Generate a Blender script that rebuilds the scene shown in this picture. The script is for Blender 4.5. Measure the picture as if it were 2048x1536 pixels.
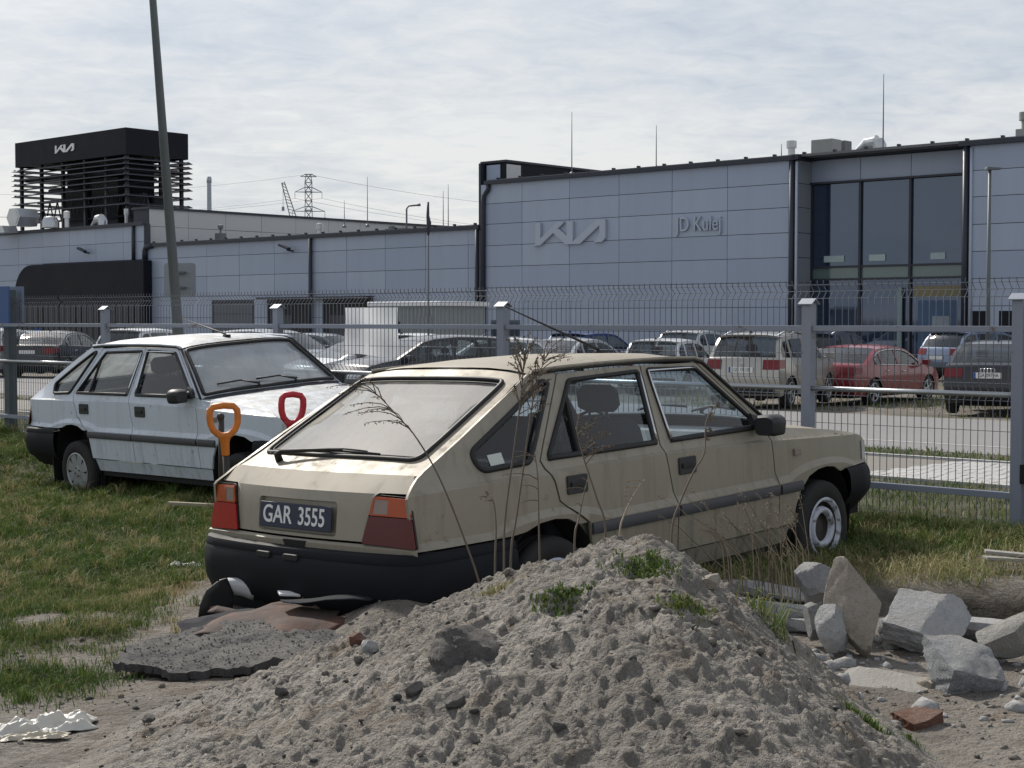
import bpy, math, random
import numpy as np
from mathutils import Vector, Matrix
from mathutils.geometry import delaunay_2d_cdt

for _o in list(bpy.data.objects):
    bpy.data.objects.remove(_o)
random.seed(7)
rng = np.random.default_rng(7)
R = math.radians
scene = bpy.context.scene
COL = scene.collection

# ------------------------------------------------------------------ camera
CAM_H = 1.65
cam_data = bpy.data.cameras.new('camera')
cam_data.sensor_width = 36.0
cam_data.lens = 54.07
cam_data.clip_start = 0.05
cam_data.clip_end = 4000
cam = bpy.data.objects.new('camera', cam_data)
COL.objects.link(cam)
cam.location = (0, 0, CAM_H)
cam.rotation_euler = (R(90 - 2.383), 0, 0)
scene.camera = cam
scene.render.resolution_x = 1024
scene.render.resolution_y = 768

# ------------------------------------------------------------------ sky, sun, exposure
SUN_AZ, SUN_EL = -32.0, 41.0          # degrees right of +Y, degrees up
world = bpy.data.worlds.new('World')
scene.world = world
world.use_nodes = True
wn = world.node_tree
wn.nodes.clear()
def _n(tree, t, **kw):
    n = tree.nodes.new(t)
    for k, v in kw.items():
        setattr(n, k, v)
    return n
w_out = _n(wn, 'ShaderNodeOutputWorld')
w_bg = _n(wn, 'ShaderNodeBackground')
w_bg.inputs['Strength'].default_value = 0.10
w_sky = _n(wn, 'ShaderNodeTexSky', sky_type='NISHITA', sun_disc=False)
w_sky.sun_elevation = R(SUN_EL)
w_sky.sun_rotation = R(SUN_AZ)
w_sky.air_density = 1.0
w_sky.dust_density = 1.0
w_tc = _n(wn, 'ShaderNodeTexCoord')
w_sep = _n(wn, 'ShaderNodeSeparateXYZ')
wn.links.new(w_tc.outputs['Generated'], w_sep.inputs[0])
def wmath(op, a, b=None, clamp=False):
    m = _n(wn, 'ShaderNodeMath', operation=op)
    m.use_clamp = clamp
    for i, s in enumerate((a, b)):
        if s is None: continue
        if isinstance(s, (int, float)): m.inputs[i].default_value = s
        else: wn.links.new(s, m.inputs[i])
    return m.outputs[0]
w_z = wmath('MAXIMUM', w_sep.outputs[2], 0.0)
w_zz = wmath('ADD', w_z, 0.15)
w_comb = _n(wn, 'ShaderNodeCombineXYZ')
wn.links.new(wmath('DIVIDE', w_sep.outputs[0], w_zz), w_comb.inputs[0])
wn.links.new(wmath('DIVIDE', w_sep.outputs[1], w_zz), w_comb.inputs[1])
w_map = _n(wn, 'ShaderNodeMapping')
w_map.inputs['Rotation'].default_value = (0, 0, R(-24))
w_map.inputs['Scale'].default_value = (1.0, 1.15, 1.0)
wn.links.new(w_comb.outputs[0], w_map.inputs[0])
def wnoise(scale, detail, rough, dist=0.0, vec=None):
    n = _n(wn, 'ShaderNodeTexNoise')
    n.inputs['Scale'].default_value = scale
    n.inputs['Detail'].default_value = detail
    n.inputs['Roughness'].default_value = rough
    n.inputs['Distortion'].default_value = dist
    wn.links.new(vec or w_map.outputs[0], n.inputs['Vector'])
    return n.outputs['Fac']
w_big = wnoise(0.55, 3, 0.5)
w_small = wnoise(9.0, 7, 0.62, 0.45)
w_mid = wnoise(1.9, 4, 0.55, 0.8)
w_mix = wmath('ADD', wmath('MULTIPLY', w_small, 0.62), wmath('ADD', wmath('MULTIPLY', w_big, 1.15), wmath('MULTIPLY', w_mid, 0.55)))
w_ramp = _n(wn, 'ShaderNodeValToRGB')
w_ramp.color_ramp.elements[0].position = 0.66
w_ramp.color_ramp.elements[0].color = (0, 0, 0, 1)
w_ramp.color_ramp.elements[1].position = 1.02
w_ramp.color_ramp.elements[1].color = (1, 1, 1, 1)
w_div = wmath('MULTIPLY', w_mix, 0.80)
wn.links.new(w_div, w_ramp.inputs[0])
# cloud cover tone: shaded grey-blue undersides to white tops, thick enough that little blue is left
w_cl = _n(wn, 'ShaderNodeMix', data_type='RGBA')
w_cl.inputs['A'].default_value = (4.95, 5.40, 6.10, 1)
w_cl.inputs['B'].default_value = (7.55, 7.55, 7.50, 1)
wn.links.new(w_ramp.outputs[0], w_cl.inputs['Factor'])
w_fin = _n(wn, 'ShaderNodeMix', data_type='RGBA')
# the cover thins with height, as at the top of the view
w_cov = _n(wn, 'ShaderNodeMapRange')
w_cov.inputs['From Min'].default_value = 0.05; w_cov.inputs['From Max'].default_value = 0.60
w_cov.inputs['To Min'].default_value = 0.92; w_cov.inputs['To Max'].default_value = 0.50
wn.links.new(w_z, w_cov.inputs['Value'])
wn.links.new(w_cov.outputs[0], w_fin.inputs['Factor'])
wn.links.new(w_sky.outputs[0], w_fin.inputs['A'])
wn.links.new(w_cl.outputs['Result'], w_fin.inputs['B'])
# thin cloud glows round the hidden sun
w_dot = _n(wn, 'ShaderNodeVectorMath', operation='DOT_PRODUCT')
wn.links.new(w_tc.outputs['Generated'], w_dot.inputs[0])
w_dot.inputs[1].default_value = (math.sin(R(SUN_AZ)) * math.cos(R(SUN_EL)), math.cos(R(SUN_AZ)) * math.cos(R(SUN_EL)), math.sin(R(SUN_EL)))
w_gl = wmath('POWER', wmath('MAXIMUM', w_dot.outputs['Value'], 0.0), 26.0)
w_gf = wmath('ADD', wmath('MULTIPLY', w_gl, 1.2), 1.0)
w_sc = _n(wn, 'ShaderNodeVectorMath', operation='SCALE')
wn.links.new(w_fin.outputs['Result'], w_sc.inputs[0]); wn.links.new(w_gf, w_sc.inputs['Scale'])
wn.links.new(w_sc.outputs[0], w_bg.inputs['Color'])
wn.links.new(w_bg.outputs[0], w_out.inputs[0])

sun_data = bpy.data.lights.new('sun', 'SUN')
sun_data.energy = 4.3
sun_data.angle = R(3.0)
sun_data.color = (1.0, 0.94, 0.85)
sun = bpy.data.objects.new('sun', sun_data)
COL.objects.link(sun)
_sd = Vector((math.sin(R(SUN_AZ)) * math.cos(R(SUN_EL)), math.cos(R(SUN_AZ)) * math.cos(R(SUN_EL)), math.sin(R(SUN_EL))))
sun.rotation_euler = _sd.to_track_quat('Z', 'Y').to_euler()
sun.location = (0, 0, 30)

scene.view_settings.view_transform = 'Standard'
scene.view_settings.look = 'None'
scene.view_settings.exposure = 0.12
scene.view_settings.gamma = 1.0
scene.view_settings.use_curve_mapping = False

# ------------------------------------------------------------------ tagging helpers
def tag(o, label=None, cat=None, group=None, kind=None):
    if label: o['label'] = label
    if cat: o['category'] = cat
    if group: o['group'] = group
    if kind: o['kind'] = kind
    return o
def empty(name, loc=(0, 0, 0), rot=(0, 0, 0), label=None, cat=None, group=None):
    o = bpy.data.objects.new(name, None)
    o.empty_display_size = 0.2
    COL.objects.link(o)
    o.location = loc
    o.rotation_euler = rot
    return tag(o, label, cat, group)
def link_mesh(name, me, parent=None, loc=None, rot=None):
    o = bpy.data.objects.new(name, me)
    COL.objects.link(o)
    if parent is not None: o.parent = parent
    if loc is not None: o.location = loc
    if rot is not None: o.rotation_euler = rot
    return o
def copy_tree(o, parent=None):
    c = o.copy()
    COL.objects.link(c)
    c.parent = parent
    for ch in o.children:
        copy_tree(ch, c)
    return c

# ------------------------------------------------------------------ mesh collector
class MB:
    def __init__(s):
        s.v = []; s.f = []
    def add(s, vs, fs):
        b = len(s.v)
        s.v.extend([tuple(p) for p in vs])
        s.f.extend([tuple(i + b for i in q) for q in fs])
        return s
    def box(s, x0, x1, y0, y1, z0, z1):
        return s.add([(x0,y0,z0),(x1,y0,z0),(x1,y1,z0),(x0,y1,z0),(x0,y0,z1),(x1,y0,z1),(x1,y1,z1),(x0,y1,z1)],
              [(0,3,2,1),(4,5,6,7),(0,1,5,4),(1,2,6,5),(2,3,7,6),(3,0,4,7)])
    def tube(s, path, r, n=8, caps=True, closed=False):
        P = [Vector(p) for p in path]
        m = len(P)
        rr = r if isinstance(r, (list, tuple)) else [r] * m
        rings = []
        up = Vector((0, 0, 1))
        prev = None
        for i, p in enumerate(P):
            if closed:
                t = P[(i + 1) % m] - P[i - 1]
            else:
                t = P[min(i + 1, m - 1)] - P[max(i - 1, 0)]
            if t.length < 1e-9: t = Vector((0, 0, 1))
            t.normalize()
            if prev is None:
                a = up if abs(t.z) < 0.9 else Vector((1, 0, 0))
                x = t.cross(a).normalized()
            else:
                x = (prev - t * prev.dot(t))
                if x.length < 1e-6: x = t.cross(Vector((1, 0, 0)))
                x.normalize()
            prev = x
            y = t.cross(x)
            rings.append([p + (x * math.cos(2 * math.pi * k / n) + y * math.sin(2 * math.pi * k / n)) * rr[i] for k in range(n)])
        vs = [q for ring in rings for q in ring]
        fs = []
        for i in range(m if closed else m - 1):
            a = i * n; b = ((i + 1) % m) * n
            for k in range(n):
                k2 = (k + 1) % n
                fs.append((a + k, a + k2, b + k2, b + k))
        if caps and not closed:
            fs.append(tuple(range(n))[::-1])
            fs.append(tuple((m - 1) * n + k for k in range(n)))
        return s.add(vs, fs)
    def lathe(s, prof, n=24, axis='y', c=(0, 0, 0)):
        vs = []; fs = []
        m = len(prof)
        for r, h in prof:
            for k in range(n):
                a = 2 * math.pi * k / n
                u, w = r * math.cos(a), r * math.sin(a)
                p = {'y': (u, h, w), 'z': (u, w, h), 'x': (h, u, w)}[axis]
                vs.append((p[0] + c[0], p[1] + c[1], p[2] + c[2]))
        for i in range(m - 1):
            for k in range(n):
                k2 = (k + 1) % n
                fs.append((i * n + k, i * n + k2, (i + 1) * n + k2, (i + 1) * n + k))
        return s.add(vs, fs)
    def prism(s, poly, a, b, fn):
        """poly: 2D points, extruded between depth a and b; fn(u, v, d) -> 3D"""
        n = len(poly)
        vs = [fn(u, v, a) for u, v in poly] + [fn(u, v, b) for u, v in poly]
        fs = [tuple(range(n))[::-1], tuple(range(n, 2 * n))]
        for i in range(n):
            j = (i + 1) % n
            fs.append((i, j, n + j, n + i))
        return s.add(vs, fs)
    def grid(s, fn, us, vs_):
        nu, nv = len(us), len(vs_)
        vs = [fn(u, v) for u in us for v in vs_]
        fs = [(i * nv + j, (i + 1) * nv + j, (i + 1) * nv + j + 1, i * nv + j + 1) for i in range(nu - 1) for j in range(nv - 1)]
        return s.add(vs, fs)
    def mesh(s, name, mat=None, smooth=False, sharp=None):
        me = bpy.data.meshes.new(name)
        me.from_pydata(s.v, [], s.f)
        if mat is not None: me.materials.append(mat)
        if smooth or sharp:
            me.polygons.foreach_set('use_smooth', [True] * len(me.polygons))
            if sharp: me.set_sharp_from_angle(angle=R(sharp))
        me.validate()
        me.update()
        return me
    def build(s, name, mat=None, parent=None, smooth=False, sharp=None, loc=None, rot=None, bevel=0, mirror=False):
        me = s.mesh(name, mat, smooth, sharp)
        o = link_mesh(name, me, parent, loc, rot)
        if bevel:
            b = o.modifiers.new('bevel', 'BEVEL')
            b.width = bevel; b.segments = 2; b.limit_method = 'ANGLE'; b.angle_limit = R(40)
        return o
def mirrored(mb):
    m = MB()
    m.v = [(x, -y, z) for x, y, z in mb.v]
    m.f = [tuple(reversed(q)) for q in mb.f]
    return m
def np_mesh(name, V, F, mat=None, smooth=False):
    """V (n,3) array, F (m,k) array with k = 3 or 4"""
    me = bpy.data.meshes.new(name)
    V = np.asarray(V, np.float32); F = np.asarray(F, np.int32)
    k = F.shape[1]
    me.vertices.add(len(V)); me.loops.add(F.size); me.polygons.add(len(F))
    me.vertices.foreach_set('co', V.ravel())
    me.loops.foreach_set('vertex_index', F.ravel())
    me.polygons.foreach_set('loop_start', np.arange(0, F.size, k, dtype=np.int32))
    if smooth: me.polygons.foreach_set('use_smooth', np.ones(len(F), bool))
    if mat is not None: me.materials.append(mat)
    me.update(calc_edges=True)
    return me
def text_mesh(name, s, size, depth, mat, xscale=1.0, align='CENTER', off=0.0):
    cu = bpy.data.curves.new(name, 'FONT')
    cu.body = s; cu.size = size; cu.extrude = depth / 2; cu.offset = size * off
    cu.align_x = align; cu.align_y = 'CENTER'
    cu.resolution_u = 4
    ob = bpy.data.objects.new(name, cu)
    COL.objects.link(ob)
    dg = bpy.context.evaluated_depsgraph_get()
    me = bpy.data.meshes.new_from_object(ob.evaluated_get(dg))
    bpy.data.objects.remove(ob)
    bpy.data.curves.remove(cu)
    me.transform(Matrix.Diagonal((xscale, 1, 1, 1)))
    me.materials.clear(); me.materials.append(mat)
    me.name = name
    return me

# ------------------------------------------------------------------ numpy noise
def _hash(ix, iy, seed):
    h = (ix.astype(np.int64) * 374761393 + iy.astype(np.int64) * 668265263 + seed * 1442695041) & 0x7fffffff
    h = (h ^ (h >> 13)) * 1274126177 & 0x7fffffff
    return ((h ^ (h >> 16)) & 0xffff) / 65535.0
def vnoise(x, y, seed=0):
    ix = np.floor(x); iy = np.floor(y)
    fx = x - ix; fy = y - iy
    fx = fx * fx * (3 - 2 * fx); fy = fy * fy * (3 - 2 * fy)
    a = _hash(ix, iy, seed); b = _hash(ix + 1, iy, seed); c = _hash(ix, iy + 1, seed); d = _hash(ix + 1, iy + 1, seed)
    return (a * (1 - fx) + b * fx) * (1 - fy) + (c * (1 - fx) + d * fx) * fy
def fbm(x, y, scale, octs=4, seed=0, gain=0.5):
    x = np.asarray(x, float) * scale; y = np.asarray(y, float) * scale
    s = 0; a = 1; t = 0
    for i in range(octs):
        s = s + a * (vnoise(x, y, seed + i * 17) - 0.5); t += a
        x = x * 2.03 + 11.3; y = y * 2.03 + 5.7; a *= gain
    return s / t

# frame of the fence and the building: U runs along them, V away from the camera
TH = math.atan(3424 / 3076.0)
ROT_UV = -(math.pi / 2 - TH)
Ux, Uy = math.sin(TH), -math.cos(TH)
Vx, Vy = math.cos(TH), math.sin(TH)
def uv(u, v, z=0.0):
    return Vector((u * Ux + v * Vx, u * Uy + v * Vy, z))
# ------------------------------------------------------------------ materials
_mats = {}
class NT:
    def __init__(s, name):
        s.m = bpy.data.materials.new(name)
        s.m.use_nodes = True
        s.t = s.m.node_tree
        s.t.nodes.clear()
        s.out = s.n('ShaderNodeOutputMaterial')
        s.b = s.n('ShaderNodeBsdfPrincipled')
        s.link(s.b.outputs[0], s.out.inputs[0])
        s._tc = None
    def n(s, t, **kw):
        x = s.t.nodes.new(t)
        for k, v in kw.items(): setattr(x, k, v)
        return x
    def link(s, a, b): s.t.links.new(a, b)
    def tc(s, which='Object'):
        if s._tc is None: s._tc = s.n('ShaderNodeTexCoord')
        return s._tc.outputs[which]
    def mapping(s, scale, vec=None, rot=(0, 0, 0)):
        m = s.n('ShaderNodeMapping')
        m.inputs['Scale'].default_value = scale
        m.inputs['Rotation'].default_value = rot
        s.link(vec if vec is not None else s.tc(), m.inputs[0])
        return m.outputs[0]
    def noise(s, scale, detail=4, rough=0.55, vec=None, dist=0.0, col=False):
        x = s.n('ShaderNodeTexNoise')
        x.inputs['Scale'].default_value = scale
        x.inputs['Detail'].default_value = detail
        x.inputs['Roughness'].default_value = rough
        x.inputs['Distortion'].default_value = dist
        s.link(vec if vec is not None else s.tc(), x.inputs['Vector'])
        return x.outputs['Color' if col else 'Fac']
    def voro(s, scale, vec=None, feature='F1', rnd=1.0):
        x = s.n('ShaderNodeTexVoronoi', feature=feature)
        x.inputs['Scale'].default_value = scale
        x.inputs['Randomness'].default_value = rnd
        s.link(vec if vec is not None else s.tc(), x.inputs['Vector'])
        return x
    def ramp(s, fac, stops, interp='LINEAR'):
        r = s.n('ShaderNodeValToRGB')
        r.color_ramp.interpolation = interp
        els = r.color_ramp.elements
        while len(els) < len(stops): els.new(0.5)
        for e, (p, c) in zip(els, stops):
            e.position = p
            e.color = (c, c, c, 1) if isinstance(c, (int, float)) else (*c, 1)
        s.link(fac, r.inputs[0])
        return r.outputs[0]
    def mix(s, fac, a, b, mode='MIX'):
        m = s.n('ShaderNodeMix', data_type='RGBA', blend_type=mode)
        for k, v in (('Factor', fac), ('A', a), ('B', b)):
            if isinstance(v, (int, float)): m.inputs[k].default_value = v if k == 'Factor' else (v, v, v, 1)
            elif isinstance(v, (tuple, list)): m.inputs[k].default_value = (*v, 1)
            else: s.link(v, m.inputs[k])
        return m.outputs['Result']
    def math(s, op, a, b=0.0, clamp=False):
        m = s.n('ShaderNodeMath', operation=op)
        m.use_clamp = clamp
        for i, v in enumerate((a, b)):
            if isinstance(v, (int, float)): m.inputs[i].default_value = v
            else: s.link(v, m.inputs[i])
        return m.outputs[0]
    def set(s, **kw):
        names = dict(col='Base Color', rough='Roughness', metal='Metallic', spec='Specular IOR Level', ior='IOR', alpha='Alpha', trans='Transmission Weight', coat='Coat Weight', coat_rough='Coat Roughness', emit='Emission Color', emit_s='Emission Strength', sheen='Sheen Weight', sub='Subsurface Weight')
        for k, v in kw.items():
            i = s.b.inputs[names[k]]
            if isinstance(v, (int, float)): i.default_value = v
            elif isinstance(v, (tuple, list)): i.default_value = (*v, 1)
            else: s.link(v, i)
        return s
    def bump(s, h, strength=0.3, dist=0.01):
        b = s.n('ShaderNodeBump')
        b.inputs['Strength'].default_value = strength
        b.inputs['Distance'].default_value = dist
        s.link(h, b.inputs['Height'])
        s.link(b.outputs[0], s.b.inputs['Normal'])
        return s
def plain(name, col, rough=0.6, metal=0.0, var=0.12, scale=6.0, bump=0.0, bscale=60.0, spec=0.5, coat=0.0):
    """a principled material with a little colour and roughness variation"""
    if name in _mats: return _mats[name]
    t = NT(name)
    nz = t.noise(scale, 5, 0.6)
    c0 = tuple(max(0, x * (1 - var)) for x in col); c1 = tuple(min(1, x * (1 + var)) for x in col)
    t.set(col=t.mix(nz, c0, c1), metal=metal, spec=spec, coat=coat, coat_rough=0.08)
    t.set(rough=t.ramp(nz, [(0.2, max(0.03, rough * 0.85)), (0.8, min(1, rough * 1.12))]))
    if bump: t.bump(t.noise(bscale, 4, 0.6), bump, 0.004)
    _mats[name] = t.m
    return t.m

def dirty_paint(name, col, metal=0.0, rough=0.35, grime=(0.10, 0.095, 0.075), amount=0.5, dust=(0.40, 0.37, 0.31), dust_amt=0.35, moss=0.3, roofdirt=0.0):
    t = NT(name)
    streak = t.noise(1.0, 6, 0.7, t.mapping((16, 16, 1.5)))
    blot = t.noise(2.6, 6, 0.62)
    fine = t.noise(42, 4, 0.7)
    sepn = t.n('ShaderNodeSeparateXYZ'); t.link(t.tc(), sepn.inputs[0])
    geo = t.n('ShaderNodeNewGeometry')
    sepg = t.n('ShaderNodeSeparateXYZ'); t.link(geo.outputs['Normal'], sepg.inputs[0])
    base = t.mix(fine, tuple(c * 0.93 for c in col), tuple(min(1, c * 1.06) for c in col))
    # settled dust, more on surfaces facing up
    up = t.ramp(sepg.outputs[2], [(0.05, 0.25), (0.85, 1.0)])
    dm = t.math('MULTIPLY', t.ramp(blot, [(0.32, 0.15), (0.7, 1.0)]), t.math('MULTIPLY', up, dust_amt))
    c1 = t.mix(dm, base, dust)
    # run-off streaks and blotches of grime
    g = t.math('MULTIPLY', t.ramp(streak, [(0.50, 0.0), (0.74, 1.0)]), t.ramp(t.noise(1.1, 3, 0.5), [(0.35, 0.15), (0.62, 1.0)]))
    low = t.ramp(sepn.outputs[2], [(0.30, 1.0), (0.66, 0.16), (0.9, 0.25), (1.0, 0.55)])
    gm = t.math('MULTIPLY', t.math('MULTIPLY', g, amount), t.math('ADD', low, 0.35), True)
    c2 = t.mix(gm, c1, grime)
    # moss / algae specks
    sp = t.math('MULTIPLY', t.ramp(t.noise(17, 6, 0.72), [(0.60, 0.0), (0.70, 1.0)]), t.ramp(t.noise(1.7, 3, 0.5), [(0.48, 0.0), (0.66, 1.0)]))
    c3 = t.mix(t.math('MULTIPLY', sp, moss), c2, (0.07, 0.075, 0.04))
    if roofdirt:
        rd = t.math('MULTIPLY', t.ramp(t.noise(9, 8, 0.75), [(0.40, 0.0), (0.62, 1.0)]), t.math('MULTIPLY', up, roofdirt))
        rd = t.math('MULTIPLY', rd, t.ramp(sepg.outputs[2], [(0.7, 0.0), (0.9, 1.0)]))
        c3 = t.mix(rd, c3, (0.17, 0.15, 0.10))
    t.set(col=c3, metal=metal, spec=0.4)
    t.set(rough=t.math('ADD', t.math('MULTIPLY', t.math('ADD', gm, dm), 0.5), rough, True))
    t.bump(fine, 0.04, 0.002)
    return t.m

def glass_mat(name, tint=(0.55, 0.62, 0.60), dust=0.25, dustcol=(0.42, 0.41, 0.37), refl=0.9, streak=False, rough=0.03, wipe=False, base=.055):
    """automotive glass: see-through body, mirror reflection by angle, and a film of dust"""
    t = NT(name)
    t.t.nodes.remove(t.b)
    tr = t.n('ShaderNodeBsdfTransparent'); tr.inputs[0].default_value = (*tint, 1)
    gl = t.n('ShaderNodeBsdfGlossy'); gl.inputs['Roughness'].default_value = rough
    gl.inputs[0].default_value = (refl, refl, refl, 1)
    df = t.n('ShaderNodeBsdfDiffuse')
    lw = t.n('ShaderNodeLayerWeight'); lw.inputs[0].default_value = .5
    frv = t.math('ADD', t.math('MULTIPLY', t.math('POWER', lw.outputs['Facing'], 4.0), .86), base)
    m1 = t.n('ShaderNodeMixShader'); t.link(frv, m1.inputs[0]); t.link(tr.outputs[0], m1.inputs[1]); t.link(gl.outputs[0], m1.inputs[2])
    tlu = t.n('ShaderNodeBsdfTranslucent'); tlu.inputs[0].default_value = (*dustcol, 1)
    dmx = t.n('ShaderNodeMixShader'); dmx.inputs[0].default_value = .35
    t.link(df.outputs[0], dmx.inputs[1]); t.link(tlu.outputs[0], dmx.inputs[2])
    m2 = t.n('ShaderNodeMixShader')
    n1 = t.noise(2.2, 6, 0.65)
    d = t.math('MULTIPLY', t.ramp(n1, [(0.25, 0.45), (0.75, 1.0)]), dust)
    t.link(t.mix(t.noise(5, 5), tuple(c * 0.85 for c in dustcol), dustcol), df.inputs[0])
    if wipe:      # dried run marks down the pane
        rn = t.ramp(t.noise(1.0, 5, .62, t.mapping((2.0, 9.0, 2.0), rot=(0, 0, .25))), [(.35, .55), (.65, 1.0)])
        d = t.math('MULTIPLY', d, rn)
    if streak:
        st = t.ramp(t.noise(1.0, 4, 0.6, t.mapping((26, 26, 2.2))), [(0.55, 0.0), (0.72, 1.0)])
        d = t.math('MAXIMUM', d, t.math('MULTIPLY', st, streak))
    t.link(d, m2.inputs[0]); t.link(m1.outputs[0], m2.inputs[1]); t.link(dmx.outputs[0], m2.inputs[2])
    t.link(m2.outputs[0], t.out.inputs[0])
    return t.m

M_black_plastic = plain('black_plastic', (0.022, 0.023, 0.026), 0.55, var=0.25, scale=9, bump=0.15, bscale=180)
M_bumper = plain('weathered_bumper_plastic', (0.0095, 0.0105, 0.0145), 0.66, var=0.35, scale=4, spec=0.18, bump=0.12, bscale=120)
M_strip = plain('rubbing_strip_plastic', (0.055, 0.057, 0.065), 0.55, var=0.25, scale=6)
M_rubber = plain('rubber', (0.012, 0.012, 0.013), 0.6, var=0.2)
M_tyre = plain('tyre_rubber', (0.021, 0.020, 0.020), 0.85, var=0.3, scale=14, bump=0.2, bscale=90)
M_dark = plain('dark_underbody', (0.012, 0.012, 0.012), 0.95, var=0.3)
M_chrome = plain('chrome_trim', (0.62, 0.63, 0.65), 0.18, metal=1.0, var=0.05)
M_steel = plain('zinc_steel', (0.42, 0.44, 0.46), 0.42, metal=0.85, var=0.12)
M_seat = plain('seat_cloth', (0.018, 0.020, 0.027), 0.95, var=0.2, scale=30)
M_seat_light = plain('pale_door_lining', (0.30, 0.30, 0.24), 0.9, var=0.1)
M_white = plain('white_paint', (0.78, 0.79, 0.80), 0.45, var=0.05)
M_plate_black = plain('plate_black', (0.010, 0.016, 0.045), 0.45, var=0.1)
M_plate_white = plain('plate_white', (0.72, 0.73, 0.72), 0.45, var=0.06)
M_letter_dark = plain('letter_dark', (0.02, 0.02, 0.022), 0.5, var=0.05)
M_eu_blue = plain('plate_blue', (0.02, 0.07, 0.32), 0.5, var=0.05)
def lens(name, col, rough=0.16):
    t = NT(name)
    nz = t.noise(4, 4)
    wv = t.n('ShaderNodeTexWave', bands_direction='Y'); wv.inputs['Scale'].default_value = 22
    t.link(t.tc(), wv.inputs[0])
    t.set(col=t.mix(nz, tuple(c * 0.7 for c in col), col), rough=rough, coat=0.15, coat_rough=0.1, spec=.35)
    t.bump(wv.outputs['Fac'], 0.10, 0.003)
    _mats[name] = t.m
    return t.m
M_amber = lens('amber_lens', (0.46, 0.075, 0.014))
M_red_lit = lens('red_lens', (0.42, 0.018, 0.016))  # brighter red for the left lamp: light through the lens put into colour
M_darkred = lens('dark_red_lens', (0.105, 0.008, 0.010))
M_clear = lens('clear_lens', (0.30, 0.235, 0.20))
M_headlight = lens('headlight_glass', (0.55, 0.57, 0.58), 0.08)
# ------------------------------------------------------------------ surface patches for vehicles
def pip(px, py, poly):
    px = np.asarray(px); py = np.asarray(py)
    ins = np.zeros(px.shape, bool)
    n = len(poly)
    for i in range(n):
        x0, y0 = poly[i]; x1, y1 = poly[(i + 1) % n]
        if y0 == y1: continue
        c = ((y0 > py) != (y1 > py)) & (px < (x1 - x0) * (py - y0) / (y1 - y0) + x0)
        ins ^= c
    return ins
def resample(poly, step, closed=True):
    out = []
    n = len(poly)
    for i in range(n if closed else n - 1):
        a = poly[i]; b = poly[(i + 1) % n]
        d = math.hypot(b[0] - a[0], b[1] - a[1])
        k = max(1, int(math.ceil(d / step)))
        for j in range(k):
            t = j / k
            out.append((a[0] + (b[0] - a[0]) * t, a[1] + (b[1] - a[1]) * t))
    if not closed: out.append(poly[-1])
    return out
def round_poly(poly, r, n=4):
    out = []
    m = len(poly)
    rr = r if isinstance(r, (list, tuple)) else [r] * m
    for i in range(m):
        p = Vector(poly[i]); a = Vector(poly[i - 1]) - p; b = Vector(poly[(i + 1) % m]) - p
        q = min(rr[i], a.length * 0.45, b.length * 0.45)
        if q < 1e-4:
            out.append(tuple(p)); continue
        a.normalize(); b.normalize()
        s = p + a * q; e = p + b * q
        for k in range(n + 1):
            t = k / n
            out.append(tuple(s * (1 - t) ** 2 + p * 2 * t * (1 - t) + e * t * t))
    return out
def offset_poly(poly, d):
    """rough inward offset of a polygon (d > 0 shrinks, any winding)"""
    n = len(poly)
    A = sum(poly[i][0] * poly[(i + 1) % n][1] - poly[(i + 1) % n][0] * poly[i][1] for i in range(n))
    sg = 1 if A > 0 else -1
    out = []
    for i in range(n):
        p = Vector(poly[i]); a = (p - Vector(poly[i - 1])); b = (Vector(poly[(i + 1) % n]) - p)
        if a.length < 1e-9 or b.length < 1e-9:
            out.append(tuple(p)); continue
        a.normalize(); b.normalize()
        na = Vector((-a.y, a.x)) * sg; nb = Vector((-b.y, b.x)) * sg
        m = na + nb
        if m.length < 1e-6: m = na
        m.normalize()
        c = max(0.35, m.dot(na))
        out.append(tuple(p + m * (d / c)))
    return out
def clip_x(poly, x0, x1):
    def half(pl, f, cross):
        out = []
        for i in range(len(pl)):
            a = pl[i]; b = pl[(i + 1) % len(pl)]
            if f(a): out.append(a)
            if f(a) != f(b): out.append(cross(a, b))
        return out
    def cr(X): return lambda a, b: (X, a[1] + (b[1] - a[1]) * (X - a[0]) / (b[0] - a[0]))
    pl = half(poly, lambda p: p[0] >= x0, cr(x0))
    return half(pl, lambda p: p[0] <= x1, cr(x1)) if pl else []
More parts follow.
